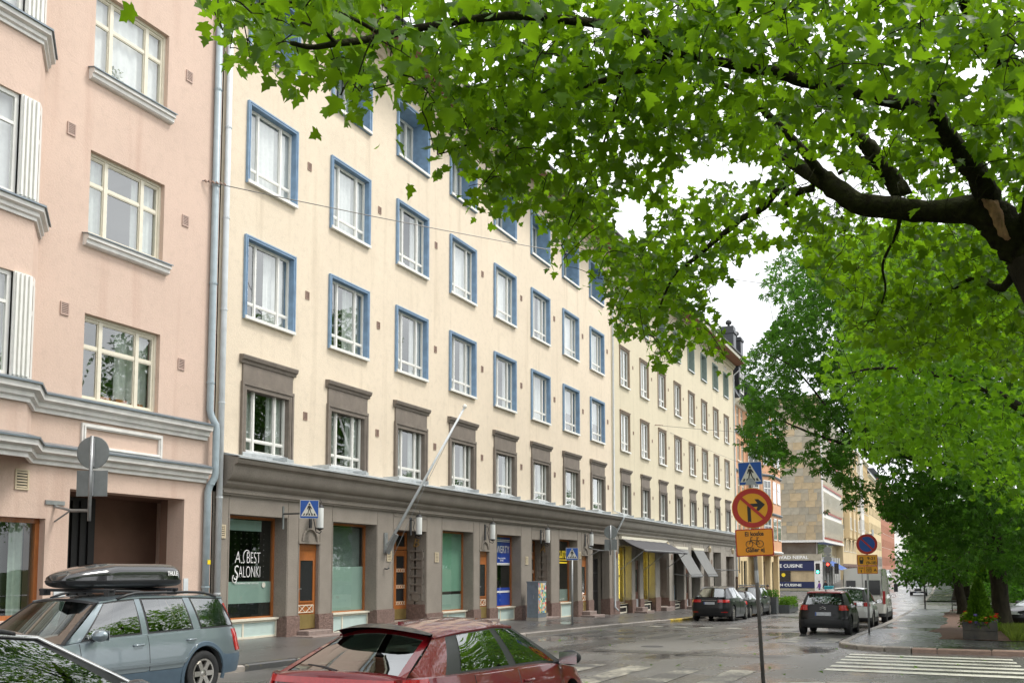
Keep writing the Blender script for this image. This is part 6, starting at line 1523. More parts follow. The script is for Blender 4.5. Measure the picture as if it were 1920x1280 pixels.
me = text_mesh('THULE', .085, K['letter'], .2, ext=.001, bold=.004); link('lettering', me, rb_, (-.72, .409, 1.775), (R(90), 0, R(180)))
# deep red hatchback
HAT = dict(L=4.3, W=1.77, H=1.4, r=.32, fo=.9, ro=.85, paint='p_red', shoulder=[(-2.2, 1.0), (-1.5, .985), (.5, .93), (.85, .9), (1.6, .8), (2.1, .66)],
    nose=[(0, 2.0), (.4, 2.13), (.55, 2.14), (.75, 1.98)], tail=[(0, 2.0), (.4, 2.14), (.6, 2.15), (.85, 2.1), (1.02, 2.06)],
    gh=[(1.25, .3), (.95, .22), (-.12, -.16), (-.22, -.25), (-1.28, -.9), (-1.5, -1.05), (-1.95, -1.25)], panels=['blk', 'win', 'blk', 'win', 'blk', 'pil'],
    roof=[(-1.4, 1.265), (-.8, 1.31), (-.1, 1.33), (.3, 1.295)], roofw=[(-1.4, .47), (-.5, .54), (.3, .52)], roofcrown=.085, doors=[(.95, -.18), (-.2, -1.1)], spokes=5, tailz=(.78, .995), taily=(.36, .485), platez=.55, rearglass=(.06, .9), mirmat='plasticdark', bowr=.1, inset=.05, mirx=.36)
rc_, S = make_car('deep red hatchback wet with raindrops standing by the near kerb', (8.72, 4.72, -.03), 0, HAT)
fR = S['rear']
part('spoiler', MB().grid(lambda a, b: S['outw'](fR, a, .9+.12*b, .03+.02*(1-b)) + Vector((-.12*(1-b)*(1-(2*a-1)**4), 0, .015)), 16, 4), K['p_dark'], rc_, smooth=True)
S['end']('light_bar', -.6, .6, .93, .985, 'taillight', False, .045, 20, 3, mirror=False); S['end']('lower_rear_window', -.58, .58, .7, .92, 'film_dark', False, .012, 14, 4, mirror=False); fin(rc_, S, -.95, 'p_red')
# dark grey car in the near lane
SAL = dict(L=4.6, W=1.83, H=1.46, r=.33, fo=.9, ro=1.0, paint='p_grey', shoulder=[(-2.4, .98), (-1.6, .99), (.5, .95), (.9, .92), (1.6, .84), (2.2, .7)],
    nose=[(0, 2.1), (.4, 2.28), (.55, 2.3), (.8, 2.15)], tail=[(0, 2.1), (.45, 2.29), (.7, 2.3), (1.0, 2.2)],
    gh=[(1.2, .28), (1.0, .2), (-.15, -.18), (-.25, -.27), (-1.15, -.95), (-1.3, -1.05), (-1.9, -1.35), (-2.0, -1.42)], panels=['blk', 'win', 'blk', 'win', 'blk', 'win', 'pil'],
    roof=[(-1.5, 1.37), (-.8, 1.42), (-.1, 1.43), (.3, 1.38)], roofw=[(-1.5, .52), (-.5, .6), (.3, .57)], doors=[(1.0, -.2), (-.22, -1.15)], spokes=5, tailz=(.72, .93), platez=.6)
dg, S = make_car('dark grey car with chrome window trim driving behind the red hatchback', (4.35, 6.3), 0, SAL, name='driving_car')
for sgn in (1, -1):
    P = [S['rpt'](.28 - 1.7*k/14) for k in range(15)]; A = [S['belt'](1.2-.0*k) for k in range(1)]
    pts = [S['belt'](1.2)] + [S['belt'](1.2).lerp(S['rpt'](.28), k/4) for k in (1, 2, 3)] + P; part('chrome_trim', MB().tube([Vector((q.x, sgn*(q.y+.012), q.z)) for q in pts], .016, 6), K['chrome'], dg, smooth=True)
rails(dg, S, .1, -1.3, 'plasticdark', .02)
# black crossover, seen from behind
X1 = dict(L=5.0, W=2.0, H=1.66, r=.37, fo=.93, ro=1.0, paint='p_graphite', shoulder=[(-2.6, 1.1), (-1.5, 1.1), (.6, 1.04), (1.0, 1.0), (1.8, .9), (2.4, .76)],
    nose=[(0, 2.3), (.4, 2.48), (.6, 2.5), (.9, 2.3)], tail=[(0, 2.25), (.4, 2.44), (.6, 2.5), (.9, 2.46), (1.1, 2.4)],
    gh=[(1.5, .45), (1.2, .35), (-.1, -.12), (-.2, -.22), (-1.3, -1.1), (-1.75, -1.4), (-2.25, -1.5)], panels=['blk', 'win', 'blk', 'win', 'blk', 'pil'],
    roof=[(-1.7, 1.52), (-.9, 1.62), (0, 1.64), (.5, 1.58)], roofw=[(-1.7, .56), (-.5, .64), (.5, .6)], doors=[(1.1, -.15), (-.18, -1.25)], spokes=10, tailz=(.9, 1.03), taily=(.2, .48), platez=.86, wiper=0, rearglass=(.04, .95))
tx, S = make_car('large graphite crossover parked by the far kerb in front of the steep awnings', (48.35, 10.85), 0, X1, 'cars parked along the far kerb')
part('rear_bar', MB().box(-2.5, -2.47, -.35, .35, .98, 1.0), K['chrome'], tx); S['end']('reflector', .55, .85, .42, .46, 'taillight')
part('tail_spoiler', MB().box(-2.42, -2.2, -.72, .72, 1.13, 1.155), K['p_dark'], tx)
SED = dict(L=4.6, W=1.8, H=1.44, r=.32, fo=.88, ro=1.0, paint='p_dark', shoulder=[(-2.3, .95), (-1.7, .97), (.5, .93), (.9, .9), (1.7, .82), (2.2, .68)],
    nose=[(0, 2.1), (.4, 2.28), (.55, 2.3), (.8, 2.1)], tail=[(0, 2.1), (.45, 2.28), (.7, 2.3), (.95, 2.2)],
    gh=[(1.1, .25), (.85, .15), (-.15, -.2), (-.25, -.3), (-1.2, -.9), (-1.65, -1.0)], panels=['blk', 'win', 'blk', 'win', 'pil'],
    roof=[(-1.1, 1.36), (-.5, 1.41), (.25, 1.36)], roofw=[(-1.1, .52), (-.4, .58), (.3, .55)], doors=[(.9, -.18), (-.22, -1.2)], spokes=10, tailz=(.72, .9), taily=(.28, .48), platez=.72, wiper=0)
make_car('small black saloon parked between the graphite crossover and the grey roof rack car', (53.6, 11.0), 0, SED, 'cars parked along the far kerb')
SUV = dict(L=4.45, W=1.83, H=1.66, r=.35, fo=.88, ro=.9, clear=.24, paint='p_grey', shoulder=[(-2.3, 1.05), (-1.5, 1.06), (.5, 1.02), (.9, 1.0), (1.7, .92), (2.2, .8)],
    nose=[(0, 2.05), (.45, 2.2), (.7, 2.22), (.9, 2.1)], tail=[(0, 2.0), (.45, 2.2), (.7, 2.22), (1.0, 2.14)],
    gh=[(1.25, .5), (1.0, .4), (-.05, -.08), (-.15, -.18), (-1.1, -.98), (-1.22, -1.1), (-1.85, -1.5), (-2.05, -1.65)], panels=['blk', 'win', 'blk', 'win', 'blk', 'win', 'pil'],
    roof=[(-1.7, 1.56), (-.9, 1.62), (0, 1.63), (.5, 1.58)], roofw=[(-1.7, .56), (-.5, .63), (.5, .6)], doors=[(1.0, -.1), (-.12, -1.15)], spokes=5, tailz=(.88, 1.05), taily=(.32, .485), platez=.78, clad=.42, lampz=(.74, .88), grillez=(.5, .82))
sg, S = make_car('grey car with a roof rack parked facing the others by the dark planters', (57.3, 11.1), 180, SUV, 'cars parked along the far kerb')
rails(sg, S, .2, -1.5, 'plasticdark'); [part('cross_bar', MB().tube([(x, -.7, 1.74), (x, .7, 1.74)], .03, 6), K['galv'], sg) for x in (.1, -1.0)]
# near side queue
C3 = dict(L=4.0, W=1.75, H=1.48, r=.32, fo=.8, ro=.66, clear=.2, paint='p_dark', shoulder=[(-2.0, .99), (-1.2, 1.0), (.5, .98), (.8, .95), (1.4, .88), (1.95, .74)],
    nose=[(0, 1.85), (.45, 1.97), (.7, 2.0), (.9, 1.85)], tail=[(0, 1.88), (.4, 1.99), (.55, 2.0), (.75, 1.93), (1.0, 1.88)],
    gh=[(1.15, .45), (.9, .35), (-.05, -.08), (-.15, -.18), (-.95, -.85), (-1.3, -1.1), (-1.72, -1.42)], panels=['blk', 'win', 'blk', 'win', 'blk', 'blk'],
    roof=[(-1.45, 1.39), (-.8, 1.44), (0, 1.46), (.45, 1.42)], roofw=[(-1.5, .56), (-.5, .61), (.45, .58)], roofmat='p_c3red', pillarmat='p_dark', doors=[(.9, -.12), (-.15, -1.0)], spokes=8, rim='iron', tailz=(.82, 1.0), taily=(.29, .475), platez=.7, clad=.34, bump_z=.5, bowr=.09)
c3, S = make_car('black hatchback with a red roof parked at the crossing', (36.1, 4.2), 0, C3, 'cars queued along the park kerb')
part('roof_spoiler', MB().box(-1.6, -1.42, -.55, .55, 1.405, 1.435), K['p_c3red'], c3); fin(c3, S, -1.0, 'plasticdark')
em = MB()
for k in (0, .05): em.tube([(-1.955, .1, .85+k), (-1.958, 0, .9+k), (-1.955, -.1, .85+k)], .012, 5)
part('badge', em, K['chrome'], c3); S['end']('bumper_insert', -.62, .62, .36, .52, 'plasticdark', False, .03, 14, 3, mirror=False); S['arch']('plasticdark', .05)
SW = dict(SUV); SW.update(paint='p_white', roofmat='p_white', pillarmat='plasticdark', L=4.4)
sw_, S = make_car('white crossover parked between the black hatchback and the white van', (43.6, 4.1), 0, SW, 'cars queued along the park kerb'); S['arch']('plasticdark', .05); fin(sw_, S, -1.2, 'p_white')
part('sticker', MB().box(-2.245, -2.235, -.35, -.2, .9, 1.02), K['signred'], sw_)
# white van
VAN = dict(L=6.0, W=2.02, H=2.65, r=.35, fo=1.0, ro=1.1, clear=.25, paint='p_van', shoulder=[(-3.1, 1.25), (1.6, 1.25), (1.9, 1.2), (2.4, 1.12), (2.9, .95)], nf=5, nr=14,
    nose=[(0, 2.8), (.5, 2.98), (.8, 3.0), (1.1, 2.8)], tail=[(0, 2.9), (.5, 2.98), (1.25, 2.98)],
    gh=[(2.25, 1.35), (2.0, 1.2), (1.1, .9), (.95, .8), (-2.9, -2.85)], panels=['pil', 'win', 'pil', 'pil'], roof=[(-2.9, 2.52), (.5, 2.58), (1.1, 2.5), (1.4, 2.3)], roofw=[(-2.9, .82), (.8, .82), (1.4, .75)], roofcrown=.06, inset=.02, bulge=.06,
    doors=[(2.0, 1.0)], spokes=8, rim='iron', tailz=(.85, 1.2), taily=(.455, .496), platez=.75, wiper=0, rearglass=(.25, .251), bowr=.02, tw=.24, clad=.5, mirx=.3, mirmat='plasticdark', detail=0)
vn, S = make_car('white high roofed panel van parked ahead of the white crossover', (51.0, 4.1), 0, VAN, 'cars queued along the park kerb', name='parked_van', cat='van')
part('rear_door_window', MB().box(-2.985, -2.965, -.78, -.12, 1.32, 2.0), K['film_dark'], vn); part('rear_door_window', MB().box(-2.99, -2.965, .3, .72, 1.45, 1.98), K['film_dark'], vn)
part('rear_lamp', MB().box(-3.0, -2.93, -1.0, -.88, .9, 1.5), K['taillight'], vn); part('rear_lamp', MB().box(-3.0, -2.93, .88, 1.0, .9, 1.5), K['taillight'], vn)
part('door_seam', MB().box(-2.992, -2.96, -.008, .008, .55, 2.45), K['plasticdark'], vn)
for s in (1, -1): part('long_mirror', MB().box(1.55, 1.72, s*1.12, s*1.3, 1.45, 1.85), K['plasticdark'], vn)
# intersection and hill traffic
make_car('silver grey car turning at the crossing behind the black hatchback', (72.5, 8.6), 0, dict(SED, paint='p_silver', detail=0), None, 'driving_car')
make_car('pale silver car waiting at the crossing before the traffic light', (80.5, 9.2), 0, dict(HAT, paint='p_silver', pillarmat='p_silver', detail=0), None, 'driving_car')
make_car('white crossover coming downhill by the park kerb', (121, 4.2), 180, dict(SW, detail=0), None, 'driving_car')
make_car('dark car parked high on the hill by the yellow houses', (150, 10.4), 180, dict(SUV, paint='p_graphite', detail=0), 'cars on the hill')
make_car('white car parked high on the hill by the red house', (166, 10.6), 180, dict(SED, paint='p_white', detail=0), 'cars on the hill')
make_car('grey car parked high on the hill near the ochre house', (158, 6.5), 180, dict(SUV, paint='p_silver', detail=0), 'cars on the hill')
make_car('brown dark car coming over the top of the hill', (170, 7.2), 180, dict(SUV, paint='p_grey', detail=0), 'cars on the hill')
BM = dict(SAL); BM.update(paint='p_dark', lampz=(.6, .72), grillez=(.5, .72))
bm1, S = make_car('black car with a chrome double grille nosing out of the park lane', (44.6, -3.4, .06), 122, BM)
for s in (1, -1): S['end']('kidney_grille', s*.03 if s > 0 else -.25, s*.25 if s > 0 else -.03, .5, .7, 'plasticdark', True, .03, 8, 4, mirror=False)
for s in (1, -1):
    e = S['xf']; part('grille_frame', MB().tube([(e(.6)+.03, s*y_, z_) for y_, z_ in ((.03, .52), (.22, .52), (.26, .62), (.22, .7), (.03, .7), (.03, .52))], .014, 6), K['chrome'], bm1)
# ------------------------------------------------------------------ trees
def mesh_np(name, V, Fidx, mat_, tone=None):
    """V (n,3), F (m,k) polygons of equal size"""
    me = bpy.data.meshes.new(name); n, (m, k) = len(V), Fidx.shape
    me.vertices.add(n); me.vertices.foreach_set('co', V.astype(np.float32).ravel())
    me.loops.add(m*k); me.loops.foreach_set('vertex_index', Fidx.astype(np.int32).ravel())
    me.polygons.add(m); me.polygons.foreach_set('loop_start', np.arange(0, m*k, k, dtype=np.int32)); me.polygons.foreach_set('loop_total', np.full(m, k, dtype=np.int32))
    me.materials.append(mat_); me.update(calc_edges=True)
    if tone is not None:
        a = me.attributes.new('tone', 'FLOAT', 'POINT'); a.data.foreach_set('value', tone.astype(np.float32))
    return me
# maple leaf: five pointed lobes, folded along the mid rib; stem at the origin
_half = [(.02, .0), (-.02, .16), (.0, .36), (.12, .26), (.2, .42), (.36, .56), (.42, .38), (.5, .22), (.66, .3), (.74, .16), (1.0, 0)]
def maple_leaf():
    V = [(0.02, 0, 0)]; up = [(x, y, .2*abs(y)**1.3 - .28*x*x) for x, y in _half[1:-1]]; tip = (1.0, 0, -.28)
    V += up + [tip] + [(x, -y, z) for x, y, z in reversed(up)] + [(.33, 0, -.045)]
    n = len(V) - 1; F = [(i, (i+1) % n, n) for i in range(n)]
    return np.array(V), np.array(F)
def oval_leaf():
    V = np.array([(0, 0, 0), (.35, .26, .05), (.75, .2, .0), (1, 0, -.12), (.75, -.2, 0), (.35, -.26, .05), (.5, 0, -.03)]); F = np.array([(0, 1, 6), (1, 2, 6), (2, 3, 6), (3, 4, 6), (4, 5, 6), (5, 0, 6)]); return V, F
def palm_leaf():
    """five leaflets fanned like a hand"""
    V, F = [], []
    for k, a in enumerate((-70, -35, 0, 35, 70)):
        c, s = math.cos(R(a)), math.sin(R(a)); L = (.7, .92, 1, .92, .7)[k]; b = len(V)
        for x, y, z in ((.03, 0, 0), (.55, .15, .03), (1, 0, -.25), (.55, -.15, .03)): V.append((L*(x*c - y*s), L*(x*s + y*c), z))
        F.append((b, b+1, b+2)); F.append((b, b+2, b+3))
    return np.array(V), np.array(F)
def frames(n, rng, up=.7, rand=.8, lean=None):
    """random leaf frames: rows are x axis (tip), y axis, normal"""
    N = rng.normal(size=(n, 3)); N /= np.linalg.norm(N, axis=1)[:, None]; N = N*rand + np.array([0, 0, up])
    if lean is not None: N += lean
    N /= np.linalg.norm(N, axis=1)[:, None]
    T = rng.normal(size=(n, 3)); T[:, 2] -= .7; T -= (T*N).sum(1)[:, None]*N; T /= np.linalg.norm(T, axis=1)[:, None]
    return np.stack([T, np.cross(N, T), N], axis=1)
def leaves_mesh(name, P, size, Fr, leaf, mat_, rng):
    LV, LF = leaf; n, v = len(P), len(LV)
    V = (LV[None] * size[:, None, None]) @ Fr + P[:, None]; Fi = (LF[None] + (np.arange(n)*v)[:, None, None]).reshape(-1, LF.shape[1])
    return mesh_np(name, V.reshape(-1, 3), Fi, mat_, np.repeat(rng.random(n), v))
def in_poly(x, y, poly):
    P = np.array(poly, float); r = np.zeros(len(x), bool); j = len(P) - 1
    for i in range(len(P)):
        a = ((P[i, 1] > y) != (P[j, 1] > y)) & (x < (P[j, 0]-P[i, 0])*(y-P[i, 1])/(P[j, 1]-P[i, 1]+1e-9)+P[i, 0]); r ^= a; j = i
    return r
def idw(x, y, pts):
    p = np.array(pts, float); d = (x[:, None]-p[:, 0])**2 + (y[:, None]-p[:, 1])**2 + 400; w = d**-1.5; return (w*p[:, 2]).sum(1)/w.sum(1)
_f, _r, _u = np.array(FWD), np.array(RIGHT), np.array(UP); _c = np.array([0, 0, EYE])
def at_np(x, y, d): return _c + (_f + np.outer((x-960)/F_PX, _r) + np.outer(-(y-Y0)/F_PX, _u)) * d[:, None]
def px_np(P):
    v = P - _c; z = v @ _f; return 960 + F_PX*(v @ _r)/z, Y0 - F_PX*(v @ _u)/z, z
def hull_leaves(poly, holes, dpts, leafsize, layers, rng, spread=.28, per=9, djit=(-.1, .25), area_k=.45):
    """leaf points: twig-end clusters through a crown whose outline and distance are known"""
    P = np.array(poly); x0, y0 = P.min(0); x1, y1 = P.max(0); want = []
    # cell by cell so that near (large) leaves are fewer
    M = 120000; cx = rng.uniform(x0, x1, M); cy = rng.uniform(y0, y1, M); ok = in_poly(cx, cy, poly)
    for h in holes: ok &= ~in_poly(cx, cy, h)
    cx, cy = cx[ok], cy[ok]; cellarea = (x1-x0)*(y1-y0)/M; d = idw(cx, cy, dpts); s = F_PX*leafsize/d
    prob = cellarea*layers/(area_k*s*s)/per; keep = rng.random(len(cx)) < prob
    cx, cy, d = cx[keep], cy[keep], d[keep]; d = d*(1 + rng.uniform(djit[0], djit[1], len(d)))
    C = at_np(cx, cy, d); n = rng.poisson(per, len(C)); idx = np.repeat(np.arange(len(C)), n)
    off = rng.normal(size=(len(idx), 3))*spread*np.array([1, 1, .6]); L = C[idx] + off
    x, y, z = px_np(L); ok = in_poly(x, y, poly)
    for h in holes:
        hp = np.array(h); c = hp.mean(0); ok &= ~in_poly(x, y, c + (hp-c)*.9)
    ok |= (rng.random(len(ok)) < .06)
    return C, L[ok], idx[ok]
def grow_twigs(limb_pts, C, rmax=.02, rmin=.005, stuff=True, sag=.12, maxlen=3.0):
    """joins every twig end to the nearest wood already there"""
    wood = np.array(limb_pts); d0 = ((C[:, None]-wood[None])**2).sum(2).min(1); order = np.argsort(d0); mb = MB(); W = list(map(tuple, wood)); Wn = np.array(W)
    cap = np.zeros((len(W)+len(C)*4, 3)); cap[:len(W)] = Wn; k = len(W)
    for i in order:
        c = C[i]; dd = ((cap[:k]-c)**2).sum(1); j = int(dd.argmin()); L = math.sqrt(dd[j])
        if L < .05: continue
        p = cap[j].copy(); mid = (p+c)/2 + np.array([random.uniform(-.08, .08)*L, random.uniform(-.08, .08)*L, sag*L]); r0 = min(rmax, .004+.006*L)
        mb.tube([p, p*.45+mid*.55 + np.array([0, 0, .02*L]), mid*.5+c*.5, c], [r0, r0*.85, r0*.6, rmin*.6], 4, cap=False)
        for t in (mid, (mid+c)/2, c): cap[k] = t; k += 1
    return mb
def limb(pts, n=10, wob=.03, seed=0):
    """(px, py, distance, radius) list -> smooth tube"""
    rr = random.Random(seed); P = [at(a, b, c) for a, b, c, _ in pts]; Rr = [q[3] for q in pts]; out_, ro = [], []
    for i in range(len(P)-1):
        p0, p1, p2, p3 = P[max(0, i-1)], P[i], P[i+1], P[min(len(P)-1, i+2)]
        for k in range(4):
            t = k/4; q = .5*((2*p1)+(p2-p0)*t+(2*p0-5*p1+4*p2-p3)*t*t+(3*p1-p0-3*p2+p3)*t**3); r_ = Rr[i]+(Rr[i+1]-Rr[i])*t
            out_.append(q + Vector((rr.uniform(-1, 1), rr.uniform(-1, 1), rr.uniform(-1, 1)))*wob*r_*2); ro.append(r_*rr.uniform(.93, 1.08))
    out_.append(P[-1]); ro.append(Rr[-1]); mb = MB().tube(out_, ro, n)
    if Rr[0] > .045:        # ridged bark and knots
        nv = []
        for i, v in enumerate(mb.v):
            k = min(i // n, len(out_)-1); c = out_[k]; a = (i % n)/n*6.283; g = 1 + .05*math.sin(a*5+k*.9) + .05*math.sin(a*3-k*1.7+seed) + rr.uniform(-.035, .035) + (.12 if rr.random() < .012 else 0)
            nv.append(tuple(c + (Vector(v)-c)*g))
        mb.v = nv
    return mb, out_
def trunk_mesh(h, r0, r1, seed, lean=(0, 0), n=14):
    rr = random.Random(seed); pts, rad = [], []
    for i in range(12):
        t = i/11; pts.append(Vector((lean[0]*t + .12*math.sin(t*4+seed), lean[1]*t + .12*math.cos(t*3.3+seed), h*t - .15))); rad.append((r0 + (r1-r0)*t) * (1 + .55*max(0, 1-t*9)) * rr.uniform(.94, 1.06))
    return MB().tube(pts, rad, n), pts

# --- the maple at the near corner, its boughs reach out over the street
rng = np.random.default_rng(11)
TB = Vector((11.4, -2.6, zr(11.4)+.1))
maple = root('maple_tree', 'broad green maple whose mossy boughs hang over the street and house fronts', 'tree', TB)
limbs_all = []
FORK = at(1935, 480, 10.4)
tk = MB().tube([TB + Vector((0, 0, -.2)), TB + Vector((.02, .0, .5)), TB.lerp(FORK, .45) + Vector((.1, -.1, 0)), FORK], [.5, .36, .31, .27], 16); part('trunk', tk, K['bark'], maple, True, angle=60)
LIMBS = [
 [(1935, 480, 10.4, .27), (1918, 455, 10.4, .235), (1880, 425, 10.4, .21), (1843, 396, 10.5, .17), (1768, 396, 10.7, .125), (1698, 393, 10.9, .122), (1618, 384, 11.1, .118), (1581, 365, 11.2, .115), (1548, 340, 11.3, .112), (1525, 326, 11.4, .1), (1487, 305, 11.6, .08), (1459, 286, 11.8, .07), (1435, 262, 12, .05), (1405, 250, 12.2, .03)],
 [(1548, 342, 11.3, .07), (1520, 300, 11.1, .055), (1478, 253, 10.9, .048), (1440, 215, 10.7, .042), (1412, 192, 10.4, .036), (1370, 165, 10, .025), (1330, 150, 9.7, .015)],
 [(1528, 352, 11.4, .05), (1492, 363, 11.5, .042), (1469, 392, 11.6, .03), (1455, 405, 11.7, .015)],
 [(1487, 335, 11.6, .05), (1455, 361, 11.8, .045), (1431, 389, 12, .045), (1394, 408, 12.2, .042), (1366, 431, 12.3, .04), (1337, 454, 12.4, .036), (1300, 487, 12.5, .028), (1262, 520, 12.6, .02), (1235, 580, 12.7, .012)],
 [(1850, 390, 10.5, .15), (1848, 358, 10.3, .12), (1825, 319, 10, .11), (1787, 272, 9.7, .1), (1769, 244, 9.5, .09), (1740, 200, 9.2, .07), (1703, 197, 9, .06), (1656, 187, 8.8, .055), (1600, 173, 8.6, .05), (1506, 152, 8.4, .048), (1455, 136, 8.3, .044), (1394, 126, 8.2, .04), (1290, 103, 8, .036), (1262, 97, 7.9, .034), (1219, 125, 8, .032), (1171, 139, 8.2, .028), (1127, 153, 8.4, .024), (1065, 172, 8.6, .016)],
 [(1290, 103, 8, .035), (1200, 60, 7.6, .034), (1080, 40, 7.2, .032), (950, 30, 6.9, .03), (800, 50, 6.7, .028), (720, 68, 6.6, .026), (672, 77, 6.5, .026), (629, 82, 6.4, .022), (586, 89, 6.4, .018), (545, 81, 6.3, .014)],
 [(629, 80, 6.4, .014), (600, 55, 6.3, .01), (545, 36, 6.3, .006)], [(720, 68, 6.6, .015), (650, 30, 6.5, .012), (560, 5, 6.4, .009), (470, 10, 6.3, .006)],
 [(1690, 365, 11.4, .12), (1675, 338, 11.4, .1), (1650, 305, 11.3, .095), (1630, 275, 11.2, .085), (1608, 255, 11.1, .07), (1590, 215, 11, .05), (1570, 170, 10.8, .03)],
 [(1650, 300, 11.3, .05), (1612, 300, 11.2, .04), (1585, 318, 11.2, .03), (1572, 326, 11.2, .02)],
 [(1769, 244, 9.5, .06), (1740, 120, 9, .05), (1690, 40, 8.6, .04), (1620, -40, 8.2, .03)], [(1935, 480, 10.4, .2), (1960, 300, 9.8, .17), (1930, 160, 9.2, .14), (1890, 130, 9, .1), (1840, 60, 8.6, .06), (1790, -30, 8.2, .04)],
 [(1690, 393, 10.9, .03), (1680, 440, 11, .02), (1655, 495, 11.2, .016), (1660, 545, 11.4, .012), (1640, 600, 11.6, .006)], [(1920, 470, 10.5, .06), (1880, 540, 11, .045), (1830, 520, 11.6, .03), (1760, 560, 12.2, .02), (1700, 600, 12.8, .01)],
 [(1394, 126, 8.2, .025), (1365, 60, 7.8, .03), (1385, 10, 7.5, .03), (1400, -40, 7.2, .03)], [(1171, 139, 8.2, .015), (1150, 210, 8.8, .013), (1120, 300, 9.6, .011), (1080, 380, 10.2, .008), (1060, 440, 10.6, .005)], [(1065, 172, 8.6, .012), (960, 220, 8.2, .01), (880, 270, 8, .008), (820, 290, 7.8, .005)],
]
for i, l in enumerate(LIMBS):
    mb, pts = limb(l, 18 if l[0][3] > .08 else 8, .03, i); part('branch', mb, K['barkmoss'], maple, True, smooth=True); limbs_all += [tuple(p) for p in pts]
sc_ = MB(); c = at(1864, 410, 10.28); ax = (at(1890, 440, 10.25) - at(1845, 385, 10.3)).normalized(); sd = RIGHT.cross(ax).normalized(); 
sc_.grid(lambda a, b: c + ax*(.5*(a-.5)) + (UP*.8+RIGHT*.5).normalized()*((b-.5)*(.17*math.sin(math.pi*a)**.7+.03*math.sin(a*23)*(b-.2)) + .05*math.sin(a*5)) - FWD*(.035+.045*math.sin(math.pi*b)+.012*math.sin(a*31+b*17)), 26, 12); part('torn_bark_scar', sc_, K['rawwood'], maple, True, smooth=True)
NEAR = [(365, -70), (372, 10), (398, 40), (420, 60), (412, 112), (450, 140), (505, 140), (520, 165), (555, 188), (590, 160), (622, 165), (640, 200), (655, 236), (680, 215), (690, 165), (732, 165), (745, 192), (788, 196), (798, 260), (795, 328), (835, 332), (850, 290), (876, 300), (870, 370), (905, 412), (960, 396), (1003, 400), (1030, 440), (1026, 500), (1066, 512), (1088, 482), (1128, 488), (1102, 522), (1140, 560), (1150, 630), (1172, 640), (1208, 620), (1215, 680), (1245, 696), (1284, 676), (1275, 640), (1310, 655), (1362, 682), (1372, 640), (1352, 640), (1346, 575), (1332, 556), (1350, 510), (1420, 470), (1445, 450), (1480, 470), (1560, 560), (1600, 640), (1700, 690), (1800, 660), (1920, 720), (2050, 720), (2050, -70)]
HOLES = [[(1150, 360), (1208, 368), (1245, 405), (1215, 436), (1165, 465), (1146, 420)], [(1250, 345), (1278, 312), (1300, 290), (1338, 278), (1373, 296), (1450, 305), (1462, 338), (1420, 352), (1345, 345), (1328, 338), (1322, 362), (1282, 376), (1252, 384)],
         [(1000, 275), (1045, 300), (1048, 335), (1010, 322)], [(1788, 100), (1855, 138), (1808, 190), (1790, 140)], [(1580, 125), (1625, 135), (1620, 160), (1585, 150)], [(1240, 440), (1262, 445), (1258, 470), (1240, 466)], [(1415, 395), (1460, 398), (1480, 440), (1440, 455), (1420, 430)], [(1530, 60), (1560, 55), (1570, 85), (1540, 90)], [(1660, 110), (1700, 120), (1690, 145)], [(1640, 240), (1680, 235), (1670, 262)]]
DP = [(450, 60, 6.3), (700, 100, 6.5), (800, 290, 7.6), (890, 360, 9), (1040, 470, 10.6), (1100, 250, 8.6), (1000, 80, 7), (1250, 100, 7.5), (1150, 560, 12), (1250, 640, 12.5), (1350, 560, 12.5), (1350, 430, 12), (1500, 120, 6.9), (1700, 100, 6.6), (1880, 100, 7), (1600, 300, 9.3), (1800, 280, 9.6), (1650, 500, 13), (1880, 560, 12), (1800, 680, 14), (1480, 280, 10.4)]
C, Lp, cid = hull_leaves(NEAR, HOLES, DP, .118, 5.2, rng)
def clear_of(limb_, L, frac, pad):
    # leaves mostly grow above and behind a thick bough
    x, y, z = px_np(L); keep = np.ones(len(L), bool)
    for a, b in zip(limb_, limb_[1:]):
        ax, ay, bx, by = a[0], a[1], b[0], b[1]; t = np.clip(((x-ax)*(bx-ax)+(y-ay)*(by-ay))/((bx-ax)**2+(by-ay)**2+1e-6), 0, 1)
        d = np.hypot(x-ax-(bx-ax)*t, y-ay-(by-ay)*t); r = F_PX*(a[3]+(b[3]-a[3])*t)/a[2]; keep &= ~((d < r + pad) & (z < a[2]+.3) & (rng.random(len(L)) < frac))
    return keep
kp = clear_of(LIMBS[0][:10], Lp, .9, 22) & clear_of(LIMBS[4][:5], Lp, .75, 14) & clear_of(LIMBS[8][:5], Lp, .75, 10) & clear_of(LIMBS[1][:5], Lp, .7, 8) & clear_of(LIMBS[3][:7], Lp, .55, 6) & clear_of(LIMBS[4][6:12], Lp, .5, 6) & clear_of(LIMBS[5][5:], Lp, .55, 6)
Lp = Lp[kp]
Fr = frames(len(Lp), rng, .55, .85, np.array([-.2, -.12, 0])); size = rng.uniform(.07, .155, len(Lp)) 
ML = maple_leaf(); px, py, pz = px_np(Lp); seen = (px > 10) & (px < 1910) & (py > 5) & (py < 1270); score = np.where(seen, size/pz, 0); big = np.argsort(-score)[:300]; rest = np.setdiff1d(np.arange(len(Lp)), big)
fo = link('foliage', leaves_mesh('foliage', Lp[rest]-np.array(TB), size[rest], Fr[rest], ML, K['leaf'], rng), maple); fo['kind'] = 'stuff'
leaf_me = mesh_np('leaf', ML[0], ML[1], K['leaf'])
for i in big:
    o = link('leaf', leaf_me, maple); M4 = Matrix.Identity(4)
    for a in range(3):
        for b in range(3): M4[b][a] = Fr[i][a][b]*size[i]
    M4.translation = Vector(Lp[i]) - TB; o.matrix_local = M4
tw = grow_twigs(limbs_all, C); o = part('twigs', tw, K['barkmoss'], maple, True); o['kind'] = 'stuff'

